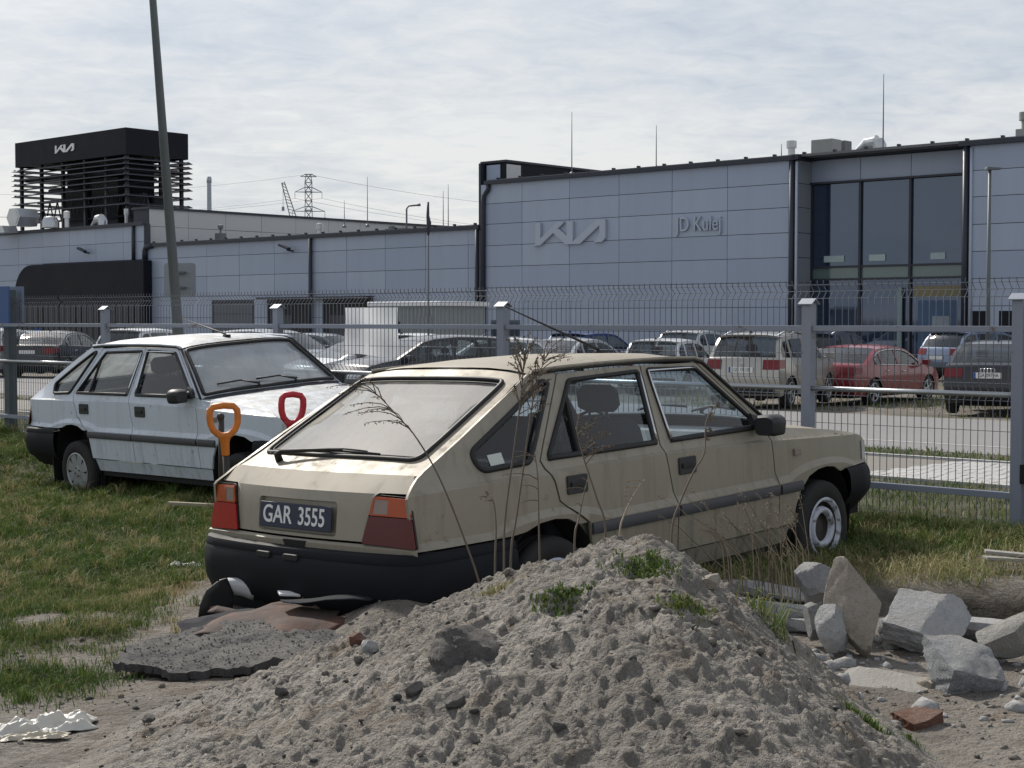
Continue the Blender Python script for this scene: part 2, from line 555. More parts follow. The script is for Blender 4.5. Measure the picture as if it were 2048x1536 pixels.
def patch(poly, fn, holes=(), lines=(), grid=0.07, fl=None):
    """triangulated sheet over a 2D outline, mapped to 3D by fn; fl(p) gives the turned-in edge"""
    V2 = []; E = []
    def ring(pl, closed=True):
        b = len(V2)
        V2.extend(pl)
        n = len(pl)
        for i in range(n if closed else n - 1): E.append((b + i, b + (i + 1) % n))
    bp = resample(poly, grid)
    ring(bp)
    hp = []
    for h in holes:
        h = resample(h, grid); hp.append(h); ring(h)
    for l in lines:
        ring(resample(l, grid, False), False)
    xs = [p[0] for p in poly]; ys = [p[1] for p in poly]
    gx = np.arange(min(xs) + grid * 0.5, max(xs), grid); gy = np.arange(min(ys) + grid * 0.5, max(ys), grid)
    if len(gx) and len(gy):
        GX, GY = np.meshgrid(gx, gy)
        GX = GX.ravel(); GY = GY.ravel()
        ok = pip(GX, GY, bp)
        for h in hp: ok &= ~pip(GX, GY, h)
        B = np.array(V2)
        if ok.any():
            d = np.min((GX[:, None] - B[None, :, 0]) ** 2 + (GY[:, None] - B[None, :, 1]) ** 2, axis=1)
            ok &= d > (grid * 0.45) ** 2
        V2.extend(zip(GX[ok].tolist(), GY[ok].tolist()))
    r = delaunay_2d_cdt([Vector(p) for p in V2], E, [], 0, 1e-6, False)
    vs, fs = r[0], r[2]
    if not fs: return MB()
    cx = np.array([sum(vs[i].x for i in f) / len(f) for f in fs]); cy = np.array([sum(vs[i].y for i in f) / len(f) for f in fs])
    ok = pip(cx, cy, bp)
    for h in hp: ok &= ~pip(cx, cy, h)
    mb = MB()
    keep = [f for f, k in zip(fs, ok) if k]
    P3 = [Vector(fn(v.x, v.y)) for v in vs]
    mb.add(P3, keep)
    if fl is not None:
        cnt = {}
        for f in keep:
            for i in range(len(f)):
                a, b = f[i], f[(i + 1) % len(f)]
                cnt.setdefault((min(a, b), max(a, b)), []).append((a, b))
        idx = {}
        for k, l in cnt.items():
            if len(l) == 1:
                a, b = l[0]
                for q in (a, b):
                    if q not in idx:
                        idx[q] = len(mb.v)
                        mb.v.append(tuple(P3[q] + Vector(fl(P3[q]))))
                mb.f.append((b, a, idx[a], idx[b]))
    return mb
def lerp_fn(xs, ys):
    xs = list(xs); ys = list(ys)
    return lambda x: float(np.interp(x, xs, ys))
def profile_fn(pts):
    """polyline parametrised 0..1 by length"""
    L = [0]
    for a, b in zip(pts, pts[1:]): L.append(L[-1] + math.hypot(b[0] - a[0], b[1] - a[1]))
    T = [l / L[-1] for l in L]
    X = [p[0] for p in pts]; Z = [p[1] for p in pts]
    return (lambda s: (float(np.interp(s, T, X)), float(np.interp(s, T, Z)))), L[-1], T
def wheel(parent, c, side, Rt=0.285, w=0.165, kind='steel', rim_mat=None, steer=0.0, rr=None):
    """a tyre with a rim child; side = -1 for the right-hand side"""
    rr = rr or Rt * 0.60
    h = w / 2
    mb = MB()
    prof = [(rr, -h * .8), (rr * 1.04, -h), (Rt * .90, -h * 1.03), (Rt * .975, -h * .86), (Rt, -h * .55), (Rt, -h * .2), (Rt * .985, -h * .18), (Rt * .985, -h * .08), (Rt, -h * .06), (Rt, h * .06), (Rt * .985, h * .08), (Rt * .985, h * .18), (Rt, h * .2), (Rt, h * .55), (Rt * .975, h * .86), (Rt * .90, h * 1.03), (rr * 1.04, h), (rr, h * .8)]
    mb.lathe(prof, 36)
    ob = mb.build('wheel', M_tyre, parent, smooth=True, loc=c, rot=(0, 0, steer))
    o = side * h
    rm = MB()
    if kind == 'steel':      # pressed steel disc with a ring of slots, rusty centre
        rm.lathe([(rr, o * .8), (rr * 1.06, o * 1.02), (rr * 1.0, o * 1.05), (rr * .93, o * .75), (rr * .90, o * .35), (rr * .80, o * .30), (rr * .74, o * .55), (rr * .60, o * .62), (rr * .56, o * .60), (rr * .50, o * .30), (rr * .30, o * .22), (rr * .28, o * .42), (rr * .20, o * .46), (0.001, o * .46)], 36)
        r_ob = rm.build('rim', rim_mat or M_steel, ob, smooth=True, sharp=40)
        if rim_mat is not None:
            wr = MB(); wr.lathe([(rr * .50, o * .62), (rr * .54, o * .90), (rr * .60, o * .98), (rr * .70, o * .96), (rr * .75, o * .66)], 36); wr.lathe([(rr * .97, o * .9), (rr * 1.07, o * 1.06), (rr * .98, o * 1.10), (rr * .91, o * .80)], 36); wr.build('rim_ring', M_oldring, ob, smooth=True)
        hl = MB()
        for k in range(12):
            a = 2 * math.pi * (k + .5) / 12
            hl.lathe([(0.001, o * .45), (rr * .055, o * .45), (rr * .06, o * .33)], 8, c=(rr * .83 * math.cos(a), 0, rr * .83 * math.sin(a)))
        hl.build('vent_hole', M_dark, ob)
    else:
        # hubcap / alloy: dish, spokes and slots
        rm.lathe([(rr, o * .8), (rr * 1.05, o * 1.03), (rr * .98, o * 1.06), (rr * .93, o * .92)], 36)
        rm.lathe([(rr * .35, o * .98), (rr * .22, o * 1.02), (0.001, o * 1.02)], 24)
        ns = 8 if kind == 'cap' else 5
        for k in range(ns):
            a = 2 * math.pi * (k + .5) / ns
            w0, w1 = (0.30, 0.17) if kind == 'cap' else (0.20, 0.13)
            ca, sa = math.cos(a), math.sin(a)
            def P(r, t, d): return (r * ca - t * sa, d, r * sa + t * ca)
            pl = [(rr * .30, -w1 * rr), (rr * .97, -w0 * rr * .95), (rr * .97, w0 * rr * .95), (rr * .30, w1 * rr)]
            rm.prism(pl, o * .80, o * .97, lambda u, v, d: P(u, v, d))
        r_ob = rm.build('rim', rim_mat or M_steel, ob, smooth=True, sharp=35)
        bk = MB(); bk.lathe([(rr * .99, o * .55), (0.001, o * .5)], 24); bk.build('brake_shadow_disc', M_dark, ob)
        bo = MB()
        for k in range(4):
            a = 2 * math.pi * k / 4 + .4
            bo.lathe([(rr * .055, o * 1.0), (rr * .05, o * 1.06), (0.001, o * 1.06)], 8, c=(rr * .22 * math.cos(a), 0, rr * .22 * math.sin(a)))
        bo.build('wheel_bolts', M_dark, ob)
    return ob
def seat(parent, x, y, z, mat, head=True):
    s = MB()
    def sec(w, pts): 
        n = len(pts)
        vs = []
        for yy, k in ((-w, .82), (-w * .8, 1), (w * .8, 1), (w, .82)):
            cx = sum(p[0] for p in pts) / n; cz = sum(p[1] for p in pts) / n
            for p in pts: vs.append((x + cx + (p[0] - cx) * k, y + yy, z + cz + (p[1] - cz) * k))
        fs = [tuple(range(n)), tuple(3 * n + i for i in range(n))[::-1]]
        for i in range(3):
            for j in range(n):
                k2 = (j + 1) % n
                fs.append((i * n + j, (i + 1) * n + j, (i + 1) * n + k2, i * n + k2))
        s.add(vs, fs)
    sec(.24, [(-.02, .0), (.50, .03), (.54, .12), (.48, .16), (.0, .12)])
    sec(.23, [(-.06, .02), (.08, .05), (-.02, .40), (-.10, .62), (-.20, .63), (-.24, .58), (-.17, .30)])
    if head:
        sec(.115, [(-.15, .66), (-.11, .69), (-.13, .78), (-.17, .81), (-.22, .77), (-.21, .68)])
        s.tube([(x - .17, y - .06, z + .58), (x - .17, y - .06, z + .70)], .008, 6); s.tube([(x - .17, y + .06, z + .58), (x - .17, y + .06, z + .70)], .008, 6)
    return s.build('seat', mat, parent, smooth=True, sharp=50)
def closed_tube(pts, r, n=6):
    m = MB(); m.tube(pts, r, n, closed=True); return m
# ------------------------------------------------------------------ the two derelict five-door hatchbacks
_P = lerp_fn([0, .12, .3, .6, 1.0, 1.5, 3.0, 3.5, 3.9, 4.05, 4.25], [.905, .912, .945, .975, .997, 1, 1, .99, .955, .925, .86])
_PU = lerp_fn([0, .15, .5, .9, 1.25, 3.0, 3.5, 3.9, 4.05, 4.25], [.84, .865, .93, .98, 1, 1, .99, .955, .925, .86])
_ZC = lerp_fn([0, .6, 1.9, 2.9, 3.92, 4.3], [.860, .872, .884, .862, .812, .79])
_arch = [(-.37, .36), (-.345, .46), (-.29, .55), (-.20, .622), (-.10, .652), (0, .660), (.10, .648), (.18, .612), (.25, .54), (.30, .44), (.32, .36)]
AX = (1.0, 3.49)
def _flare_top(x):
    b = .648
    for ax in AX:
        d = abs(x - ax)
        if d < .46:
            b = max(b, .648 + .062 * max(0, 1 - (d / .40) ** 2) ** .8)
    return b
def YH(x, z):
    zc = _ZC(x)
    zt = _flare_top(x)
    if z <= zc:
        zb = zt - .036
        if z >= zt: y = .786 - .004 * ((z - zt) / max(.05, zc - zt)) ** 2
        elif z >= zb: y = .786 + .024 * (zt - z) / (zt - zb)
        else: y = float(np.interp(z, [.20, .30, .36, zb], [.745, .775, .793, .810]))
        return y * _P(x)
    if x > 3.02:
        y = .766 - (z - zc) * 1.0
        if z < zc + .012: y = .782 - .016 * (z - zc) / .012
        return y * _P(x)
    if z < zc + .012: y = .782 - .016 * (z - zc) / .012
    elif z < .94: y = .766 - .011 * (z - zc - .012) / max(.01, .94 - zc - .012)
    else: y = .755 - (z - .94) * (.163 / .40)
    k = min(1, (z - zc) / .09)
    return y * (_P(x) * (1 - k) + _PU(x) * k)
_BUL = lerp_fn([0, .2, .6, 1.0, 2.5, 3.06, 3.6, 4.22], [.085, .080, .05, .02, 0, -.10, -.12, -.165])
_DRP = lerp_fn([0, .2, .3, 1.0, 1.12, 2.35, 2.5, 2.7, 3.05, 3.3, 3.8, 4.22], [.008, .012, .02, .025, .045, .045, .03, .028, .03, .035, .035, .025])
_REAR = [(.050, .600), (.044, .635), (.072, .856), (.088, .873), (.165, .945)]
_HATCH = [(.165, .945), (.268, .992), (.985, 1.343), (1.075, 1.384)]
_ROOF = [(1.085, 1.388), (1.13, 1.398), (1.5, 1.412), (2.0, 1.415), (2.35, 1.400), (2.46, 1.383), (2.505, 1.370)]
_WIND = [(2.515, 1.358), (2.80, 1.160), (3.065, .962)]
_HOOD = [(3.10, .946), (3.4, .930), (3.8, .880), (4.08, .825), (4.17, .790)]
_NOSE = [(4.17, .790), (4.205, .755), (4.215, .66), (4.215, .60)]
def along(x, z, t, off=0.0):
    """centre-line profile point carried across the car, t = -1 .. 1 from right to left"""
    xs = x + _BUL(x) * t * t
    ze = z - _DRP(x)
    return (xs, t * YH(xs, ze), z - _DRP(x) * t ** 4 + off)
def rear_map(off=0.0):
    zs = [p[1] for p in _REAR]; xs = [p[0] for p in _REAR]
    def f(y, z):
        x = float(np.interp(z, zs, xs))
        t = y / .735
        return (x + .085 * t * t - off, y, z - .008 * t ** 4)
    return f
def side_map(off=0.0, sg=-1):
    return lambda x, z: (x, sg * (YH(x, z) + off), z)

def hatchback(name, label, paint, rim_kind, rim_mat, glassR, glassS, glassF, bumper_mat=M_bumper, wheel_drop=0.0, plate=True, skip_front_lamps=False, group=None):
    car = empty(name, label=label, cat='car', group=group)
    inward = lambda p: (0, .016 if p.y < 0 else -.016, -.002)
    G = .075
    def both(mb, nm, mat, sm=38):
        a = mb.build(nm, mat, car, smooth=True, sharp=sm)
        b = mirrored(mb).build(nm, mat, car, smooth=True, sharp=sm)
        return a, b
    # outlines in side view (x, z)
    ar = [(AX[0] + dx, z) for dx, z in _arch]
    af = [(AX[1] + dx, z) for dx, z in _arch]
    qwin = round_poly([(.585, .928), (.905, .942), (1.205, 1.305), (1.165, 1.312), (.56, 1.015)], [.05, .03, .02, .03, .05])
    rwin = round_poly([(1.035, .950), (1.872, .950), (1.935, 1.318), (1.362, 1.305)], .02)
    fwin = round_poly([(2.012, .950), (2.850, .955), (2.448, 1.306), (2.022, 1.322)], .02)
    seamR = [(1.24, .612), (1.06, .735), (1.03, .835), (.985, .90), (.968, .94), (1.285, 1.338)]
    quarter = [(.140, .614), (.128, .70), (.120, .852), (.130, .866), (.222, .932), (.33, .985), (.65, 1.142), (1.0, 1.312), (1.09, 1.352), (1.16, 1.356), (1.275, 1.350)] + seamR[::-1][0:] + [p for p in ar[::-1] if p[1] > .60 and p[0] < 1.25] + [(.72, .614)]
    rdoor = [(1.30, .362), (1.262, .612), (1.072, .737), (1.042, .838), (.998, .902), (.980, .94), (1.297, 1.340), (1.62, 1.348), (1.972, 1.346), (1.908, .93), (1.925, .885), (1.984, .612), (1.984, .362)]
    fdoor = [(1.994, .362), (1.994, .612), (1.935, .885), (1.918, .93), (1.982, 1.346), (2.468, 1.338), (2.905, .945), (2.912, .90), (2.928, .862), (2.952, .612), (2.960, .362)]
    apil = [(2.476, 1.342), (2.528, 1.330), (2.985, .935), (2.915, .945)]
    fender = [(2.970, .362), (2.962, .612), (2.938, .862), (2.922, .90), (2.918, .940), (2.99, .930), (3.15, .918), (3.4, .893), (3.65, .866), (3.88, .832), (4.02, .796), (4.055, .770), (4.062, .628), (3.78, .626)] + [p for p in af[::-1] if not (p[0] > 3.6 and p[1] < .60)] + [(3.10, .362)]
    crease = [(x, _ZC(x)) for x in np.arange(.14, 4.04, .08)]
    crease2 = [(x, z + .012) for x, z in crease]
    ft = [(x, _flare_top(x)) for x in np.arange(.15, 4.04, .03)]
    fb = [(x, _flare_top(x) - .036) for x in np.arange(.15, 4.04, .03)]
    def cl(line, poly):
        segs = []; cur = []
        sm = offset_poly(poly, .008)
        for p in line:
            if bool(pip(np.array([p[0]]), np.array([p[1]]), sm)[0]): cur.append(p)
            else:
                if len(cur) > 1: segs.append(cur)
                cur = []
        if len(cur) > 1: segs.append(cur)
        return segs
    for nm, pl, hs in (('quarter_panel', quarter, [qwin]), ('door', rdoor, [rwin]), ('door', fdoor, [fwin]), ('windshield_pillar', apil, []), ('fender', fender, [])):
        ls = sum((cl(l, pl) for l in (crease, crease2, ft, fb)), []) if nm != 'windshield_pillar' else []
        mb = patch(pl, side_map(), hs, ls, G if nm != 'windshield_pillar' else .05, inward)
        pr = both(mb, nm, paint, 28)
        for sg, ob in zip((-1, 1), pr):
            if nm == 'door':
                hx = 2.105 if pl is fdoor else 1.195
                h = MB()
                hz = .806
                h.prism(round_poly([(hx - .076, hz - .046), (hx + .076, hz - .046), (hx + .076, hz + .046), (hx - .076, hz + .046)], .012, 3), .010, -.012, lambda u, v, d, sg=sg: (u, sg * (YH(u, v) + d), v))
                hb = h.build('door_handle', M_black_plastic, ob, bevel=.004)
                h2 = MB()
                h2.prism([(hx - .055, hz - .012), (hx + .045, hz - .012), (hx + .045, hz + .014), (hx - .055, hz + .014)], .011, .019, lambda u, v, d, sg=sg: (u, sg * (YH(u, v) + d), v))
                h2.build('door_handle', M_rubber, ob, bevel=.003)
    for nm, wn_, gm in (('quarter_window', qwin, glassS), ('side_window', rwin, glassS), ('side_window', fwin, glassS)):
        g = patch(wn_, side_map(-.014), grid=.12)
        rim = [side_map(.002)(x, z) for x, z in resample(wn_, .05)]
        sl = closed_tube(rim, .0135 if nm == 'side_window' else .015, 6)
        a, b = both(g, nm, gm)
        sl.build('window_seal', M_rubber, a, smooth=True); mirrored(sl).build('window_seal', M_rubber, b, smooth=True)
        if wn_ is rwin:
            dv = MB(); dv.tube([side_map(0)(1.303, 1.235), side_map(0)(1.262, .955)], .014, 6)
            dv.build('window_divider', M_rubber, a); mirrored(dv).build('window_divider', M_rubber, b)
        if nm == 'side_window':
            ch = MB()
            pts = [(2.008, .955), (2.018, 1.318), (2.44, 1.312)] if wn_ is fwin else [(1.882, .955), (1.942, 1.31)]
            ch.tube([side_map(.012)(x, z) for x, z in resample(pts, .08, False)], .007, 6)
            ch.build('chrome_trim', M_chrome, a, smooth=True); mirrored(ch).build('chrome_trim', M_chrome, b, smooth=True)
        # drip of black sealing under the belt line
        if nm == 'side_window':
            bl = MB(); xs0, xs1 = (1.03, 1.88) if wn_ is rwin else (2.01, 2.86)
            bl.tube([side_map(.004)(x, .945) for x in np.linspace(xs0, xs1, 9)], .011, 6)
            bl.build('belt_seal', M_rubber, a, smooth=True); mirrored(bl).build('belt_seal', M_rubber, b, smooth=True)
    # sills and rubbing strips
    sill = patch([(1.30, .352), (3.10, .352), (3.08, .255), (1.33, .245)], side_map(-.012), grid=.1, fl=lambda p: (0, .10 if p.y < 0 else -.10, 0))
    both(sill, 'sill', paint)
    for x0, x1 in ((1.272, 1.978), (1.998, 2.946), (2.970, 3.205)):
        st = MB()
        xs = np.linspace(x0, x1, 8)
        def sf(x, k):
            d, z = [(0.0, .606), (.012, .602), (.016, .590), (.016, .560), (.012, .549), (0.0, .545)][int(k)]
            return (x, -(YH(x, .575) + d), z)
        st.grid(sf, xs, range(6))
        st.add([sf(x0, k) for k in range(6)], [tuple(range(6))]); st.add([sf(x1, k) for k in range(6)], [tuple(range(6))])
        both(st, 'rubbing_strip', M_strip, 30)
    # inner arches
    for pts in (ar, af):
        a = MB()
        pl = [(pts[0][0] - .02, .22)] + pts + [(pts[-1][0] + .01, .22)]
        a.grid(lambda i, d: (pl[int(i)][0], -(YH(pl[int(i)][0], max(.3, pl[int(i)][1])) - .004 - d), pl[int(i)][1]), range(len(pl)), [0, .10, .28])
        a.add([(x, -.52, z) for x, z in pl], [tuple(range(len(pl)))])
        both(a, 'wheel_arch_liner', M_dark)
    # roof with drip rails
    ts = [-1, -.985, -.94, -.8, -.55, -.25, 0, .25, .55, .8, .94, .985, 1]
    f, L, T = profile_fn(_ROOF)
    r = MB()
    r.grid(lambda s, t: along(*f(s), t), sorted(set(list(np.linspace(0, 1, 14)) + T)), ts)
    roof = r.build('roof', paint, car, smooth=True, sharp=40)
    for sg in (-1, 1):
        gt = MB()
        gp = [(x, sg * (YH(x, z) + .006), z) for x, z in [(2.985, .938), (2.75, 1.143), (2.53, 1.334), (2.46, 1.352), (2.2, 1.362), (1.9, 1.366), (1.6, 1.366), (1.3, 1.362), (1.12, 1.354)]]
        gt.tube(gp, .011, 6)
        gt.build('drip_rail', M_rubber if sg else paint, roof, smooth=True)
        g2 = MB(); g2.tube([(p[0], p[1] * 1.004, p[2] + .013) for p in gp[2:]], .010, 6)
        g2.build('drip_rail', paint, roof, smooth=True)
    # windscreen
    f, L, T = profile_fn(_WIND)
    wsp = round_poly([(-.93, .05), (.93, .05), (.935, .955), (-.935, .955)], .04)
    def wmap(t, s, off=0): return along(*f(s), t, off)
    ws = patch(wsp, lambda t, s: wmap(t, s, -.004), grid=.16).build('windshield', glassF, car, smooth=True)
    closed_tube([wmap(t, s, .006) for t, s in resample(wsp, .08)], .017).build('window_seal', M_rubber, ws, smooth=True)
    wf = patch([(-1, 0), (1, 0), (1, 1), (-1, 1)], wmap, [wsp], grid=.16).build('windshield_frame', paint, car, smooth=True)
    # bonnet and cowl
    f2, L, T = profile_fn(_HOOD)
    hd = MB(); hd.grid(lambda s, t: along(*f2(s), t), np.linspace(0, 1, 16), [-.97, -.955, -.9, -.75, -.4, 0, .4, .75, .9, .955, .97])
    hood = hd.build('hood', paint, car, smooth=True, sharp=40)
    e = MB(); e.grid(lambda s, t: along(*f2(s), t), np.linspace(0, 1, 12), [-1, -.978]); e.grid(lambda s, t: along(*f2(s), t), np.linspace(0, 1, 12), [.978, 1])
    e.build('fender_edge', paint, car, smooth=True)
    cw = MB(); cw.grid(lambda k, t: along(3.062 + .05 * k, .965 - .022 * k, t, .004 - .004 * k), [0, .5, 1], np.linspace(-.95, .95, 13)); cw.build('cowl_panel', M_black_plastic, car, smooth=True)
    for y0, y1 in ((-.30, -.62), (.28, -.10)):
        wp = MB()
        a0 = along(3.075, .965, y0, .03); m0 = along(2.99, 1.02, (y0 + y1) / 2, .035); b0 = along(2.98, 1.03, y1, .022)
        wp.tube([a0, (a0[0] - .02, a0[1], a0[2] + .025), m0], [.012, .010, .006], 6)
        bl0 = along(3.02, 1.0, (y0 + y1) / 2 + .24, .018); bl1 = along(2.97, 1.03, y1 - .12, .018)
        wp.tube([bl0, m0, bl1], .008, 6)
        wp.build('windshield_wiper', M_rubber, car, smooth=True)
    # nose: slam panel, grille, headlights
    f3, L, T = profile_fn(_NOSE)
    ns = MB(); ns.grid(lambda s, t: along(*f3(s), t), np.linspace(0, 1, 8), np.linspace(-1, 1, 13)); ns.build('front_panel', M_black_plastic, car, smooth=True)
    for sg in (-1, 1):
        hl = MB()
        def hm(t, z, o): 
            p = along(4.212, z, t); return (p[0] + o, p[1], p[2])
        hl.grid(lambda t, z: hm(sg * t, z, .012), np.linspace(.60, .985, 7), [.645, .70, .765])
        hl.grid(lambda x, z: (x, sg * (YH(x, z) + .006), z), [4.01, 4.04, 4.066], [.648, .70, .765])
        hl.build('headlight', M_headlight, car, smooth=True)
        ind = MB(); ind.prism([(3.152, .755), (3.222, .755), (3.222, .795), (3.152, .795)], 0, .016, lambda u, v, d: (u, sg * (YH(u, v) + d), v))
        ind.build('side_repeater', M_clear if sg < 0 else M_amber, car, bevel=.004)
    # tailgate skin with the big window
    f4, L4, T4 = profile_fn(_HATCH)
    def hmap(t, s, off=0.0):
        x, z = f4(s)
        p = along(x, z, t, 0.0)
        return (p[0] - off * .45, p[1], p[2] + off * .9)
    hg = round_poly([(-.835, .135), (.835, .135), (.875, .885), (-.875, .885)], [.07, .07, .05, .05], 5)
    sk = patch([(-.985, 0), (.985, 0), (.985, .985), (-.985, .985)], hmap, [hg], grid=.11, fl=lambda p: (.006, 0, -.016))
    gate = sk.build('tailgate', paint, car, smooth=True, sharp=30)
    rg = patch(hg, lambda t, s: hmap(t, s, -.006), grid=.2).build('rear_window', glassR, car, smooth=True)
    closed_tube([hmap(t, s, .004) for t, s in resample(hg, .06)], .0125).build('window_seal', M_rubber, rg, smooth=True)
    closed_tube([hmap(t, s, .001) for t, s in resample(offset_poly(hg, .03), .06)], .004).build('window_seal', M_rubber, rg, smooth=True)
    # lower tailgate: sloping band, then the upright face between the lamps with its plate recess
    rm = rear_map()
    lo = [(-.645, .945), (.645, .945), (.678, .900), (.698, .874), (.520, .872), (.506, .862), (.452, .650), (-.452, .650), (-.506, .862), (-.520, .872), (-.698, .874), (-.678, .900)]
    rec = [(-.285, .662), (.285, .662), (.285, .822), (-.285, .822)]
    rec = round_poly(rec, .02)
    lt = patch(lo, rm, [rec], [[(-.50, .868), (.50, .868)]], .07, lambda p: (.016, 0, 0))
    lt.build('tailgate_lower', paint, car, smooth=True, sharp=18)
    rp = MB(); rr_ = resample(rec, .05)
    rp.add([rear_map(0)(y, z) for y, z in rr_] + [rear_map(-.022)(y * .975, .742 + (z - .742) * .93) for y, z in rr_], [(i, (i + 1) % len(rr_), len(rr_) + (i + 1) % len(rr_), len(rr_) + i) for i in range(len(rr_))] + [tuple(range(len(rr_), 2 * len(rr_)))])
    rp.build('plate_recess', paint, car, smooth=True, sharp=30)
    if plate:
        px0 = rear_map(-.006)(0, .739)
        pl_e = MB(); pl_e.box(-.262, .262, -.060, .060, -.003, .003)
        tilt = math.atan2(.072 - .044, .856 - .635)
        rotm = (math.pi / 2, 0, -math.pi / 2)
        po = pl_e.build('license_plate', M_plate_black, car, loc=(px0[0] - .004, 0, .739), bevel=.003)
        po.rotation_euler = Matrix(((0, math.sin(tilt), -math.cos(tilt)), (-1, 0, 0), (0, math.cos(tilt), math.sin(tilt)))).to_euler()
        for s_, x_, wsc in (('GAR', -.130, .92), ('3555', .122, .84)):
            tm = text_mesh('lettering', s_, .118, .002, M_plate_white, wsc, off=.012)
            link_mesh('lettering', tm, po, (x_, .0, .0042))
    # tail lamps
    for sg in (1, -1):
        def lm(y, z, o=.014): return rear_map(o)(sg * y, z)
        out = round_poly([(.452, .644), (.757, .634), (.706, .862), (.510, .866)], [.012, .012, .02, .03])
        bd = MB()
        rb = resample(out, .05)
        bd.add([lm(y, z, .0) for y, z in rb] + [lm(y, z, .010) for y, z in rb], [(i, (i + 1) % len(rb), len(rb) + (i + 1) % len(rb), len(rb) + i) for i in range(len(rb))])
        lamp = bd.build('tail_light', M_rubber, car)
        zsp = .770
        def edge_in(z): return float(np.interp(z, [.644, .866], [.452, .510]))
        def edge_out(z): return float(np.interp(z, [.634, .862], [.757, .706]))
        lowp = [(edge_in(.646) + .004, .646), (edge_out(.638) - .004, .638), (edge_out(zsp) - .004, zsp), (edge_in(zsp) + .004, zsp)]
        mp = MB(); m_ = patch(round_poly(lowp, .01), lambda y, z: lm(y, z, .016), grid=.06, fl=lambda p: (.012, 0, 0))
        m_.build('red_lens', M_red_lit if sg > 0 else M_darkred, lamp, smooth=True, sharp=40)
        upp = [(edge_in(zsp + .004) + .004, zsp + .004), (edge_out(zsp + .004) - .004, zsp + .004), (edge_out(.855) - .006, .855), (edge_in(.859) + .006, .859)]
        cl_ = [(edge_in(.782) + .022, .782), (edge_in(.782) + .105, .782), (edge_in(.846) + .092, .846), (edge_in(.846) + .016, .846)]
        patch(round_poly(upp, .014), lambda y, z: lm(y, z, .016), [cl_], grid=.06, fl=lambda p: (.012, 0, 0)).build('amber_lens', M_amber, lamp, smooth=True, sharp=40)
        patch(cl_, lambda y, z: lm(y, z, .014), grid=.05).build('clear_lens', M_clear, lamp, smooth=True)
    # strip of body under the lamps
    lip = MB(); lip.grid(lambda y, k: rear_map([.0, .020, .022, .0][int(k)])(y, [.640, .630, .606, .596][int(k)]), np.linspace(-.765, .765, 17), range(4))
    lip.build('rear_sill', paint, car, smooth=True, sharp=30)
    nt = MB(); nt.prism([(-.075, .602), (.06, .602), (.072, .634), (-.088, .634)], -.002, .027, lambda u, v, d: rear_map(d)(u - .02, v)); nt.build('latch_recess', M_rubber, car)
    # bumpers: section swept round the corner
    def bumper(nm, path, sec, inward_x):
        b = MB()
        n = len(path)
        pts = [Vector((p[0], p[1])) for p in path]
        cols = []
        for i, p in enumerate(pts):
            t = pts[min(i + 1, n - 1)] - pts[max(i - 1, 0)]; t.normalize()
            nrm = Vector((t.y, -t.x))
            cols.append([(p.x + nrm.x * o * inward_x, p.y + nrm.y * o * inward_x, z + dz) for (o, z), dz in zip(sec(path[i]), [0] * 20)])
        m = len(cols[0])
        b.add([q for c in cols for q in c], [(i * m + j, (i + 1) * m + j, (i + 1) * m + j + 1, i * m + j + 1) for i in range(n - 1) for j in range(m - 1)])
        return b.build(nm, bumper_mat, car, smooth=True, sharp=32)
    half = [(.70, -.802), (.45, -.800), (.22, -.790), (.13, -.765), (.075, -.700), (.045, -.60), (.018, -.35), (.010, 0)]
    full = half + [(x, -y) for x, y in half[-2::-1]]
    rb_ = bumper('rear_bumper', full, lambda p: [(-.06, .604), (-.005, .606), (.012, .598), (.022, .575), (.020, .560), (.030, .545), (.034, .47), (.026, .40), (.004, .345), (-.045, .305), (-.06, .255 + (.03 if abs(p[1]) > .7 else 0)), (-.12, .235)], -1)
    for yy in (.16, -.045):
        k = MB(); k.prism(round_poly([(yy - .055, .545), (yy + .055, .545), (yy + .05, .574), (yy - .05, .574)], .012, 3), -.02, .014, lambda u, v, d: (-.012 - d + .10 * (u / .8) ** 2, u, v)); k.build('bumper_plug', M_rubber, rb_, bevel=.004)
    fh = [(3.72, -.800), (3.90, -.785), (4.02, -.760), (4.085, -.70), (4.145, -.60), (4.235, -.30), (4.255, 0)]
    ff = fh + [(x, -y) for x, y in fh[-2::-1]]
    def fsec(p):
        low = .30 if p[0] > 3.85 else .315
        return [(-.05, .622), (.0, .624), (.014, .606), (.024, .575), (.028, .50), (.016, .455), (-.02, .41), (-.06, .365), (-.10, low + .03), (-.16, low)]
    bumper('front_bumper', ff, fsec, 1)
    # mirror
    for sg in (-1, 1):
        mbm = MB()
        c0 = (2.80, sg * (YH(2.80, .965) + .015), .965)
        pl = round_poly([(-.075, -.055), (.065, -.058), (.078, .035), (.03, .062), (-.070, .055)], .025)
        n = len(pl)
        vs = []
        for d, k in ((.10, .72), (.07, 1.0), (-.02, 1.02), (-.055, .80)):
            for u, v in pl: vs.append((c0[0] + d * .9 - .02, c0[1] + sg * (u * k + .105), c0[2] + v * k))
        fs = [tuple(range(n)), tuple(3 * n + i for i in range(n))[::-1]]
        for i in range(3):
            for j in range(n): fs.append((i * n + j, (i + 1) * n + j, (i + 1) * n + (j + 1) % n, i * n + (j + 1) % n))
        mbm.add(vs, fs)
        mbm.prism([(2.78, .94), (2.90, .945), (2.84, 1.01), (2.78, 1.03)], -.01, .03, lambda u, v, d: (u, sg * (YH(u, v) + d), v))
        mbm.tube([(2.82, sg * (YH(2.8, .97)), .975), (2.80, sg * (YH(2.8, .97) + .06), .965)], .028, 8)
        mbm.build('wing_mirror', M_black_plastic, car, smooth=True, sharp=40)
    # cabin and underside
    ub = MB()
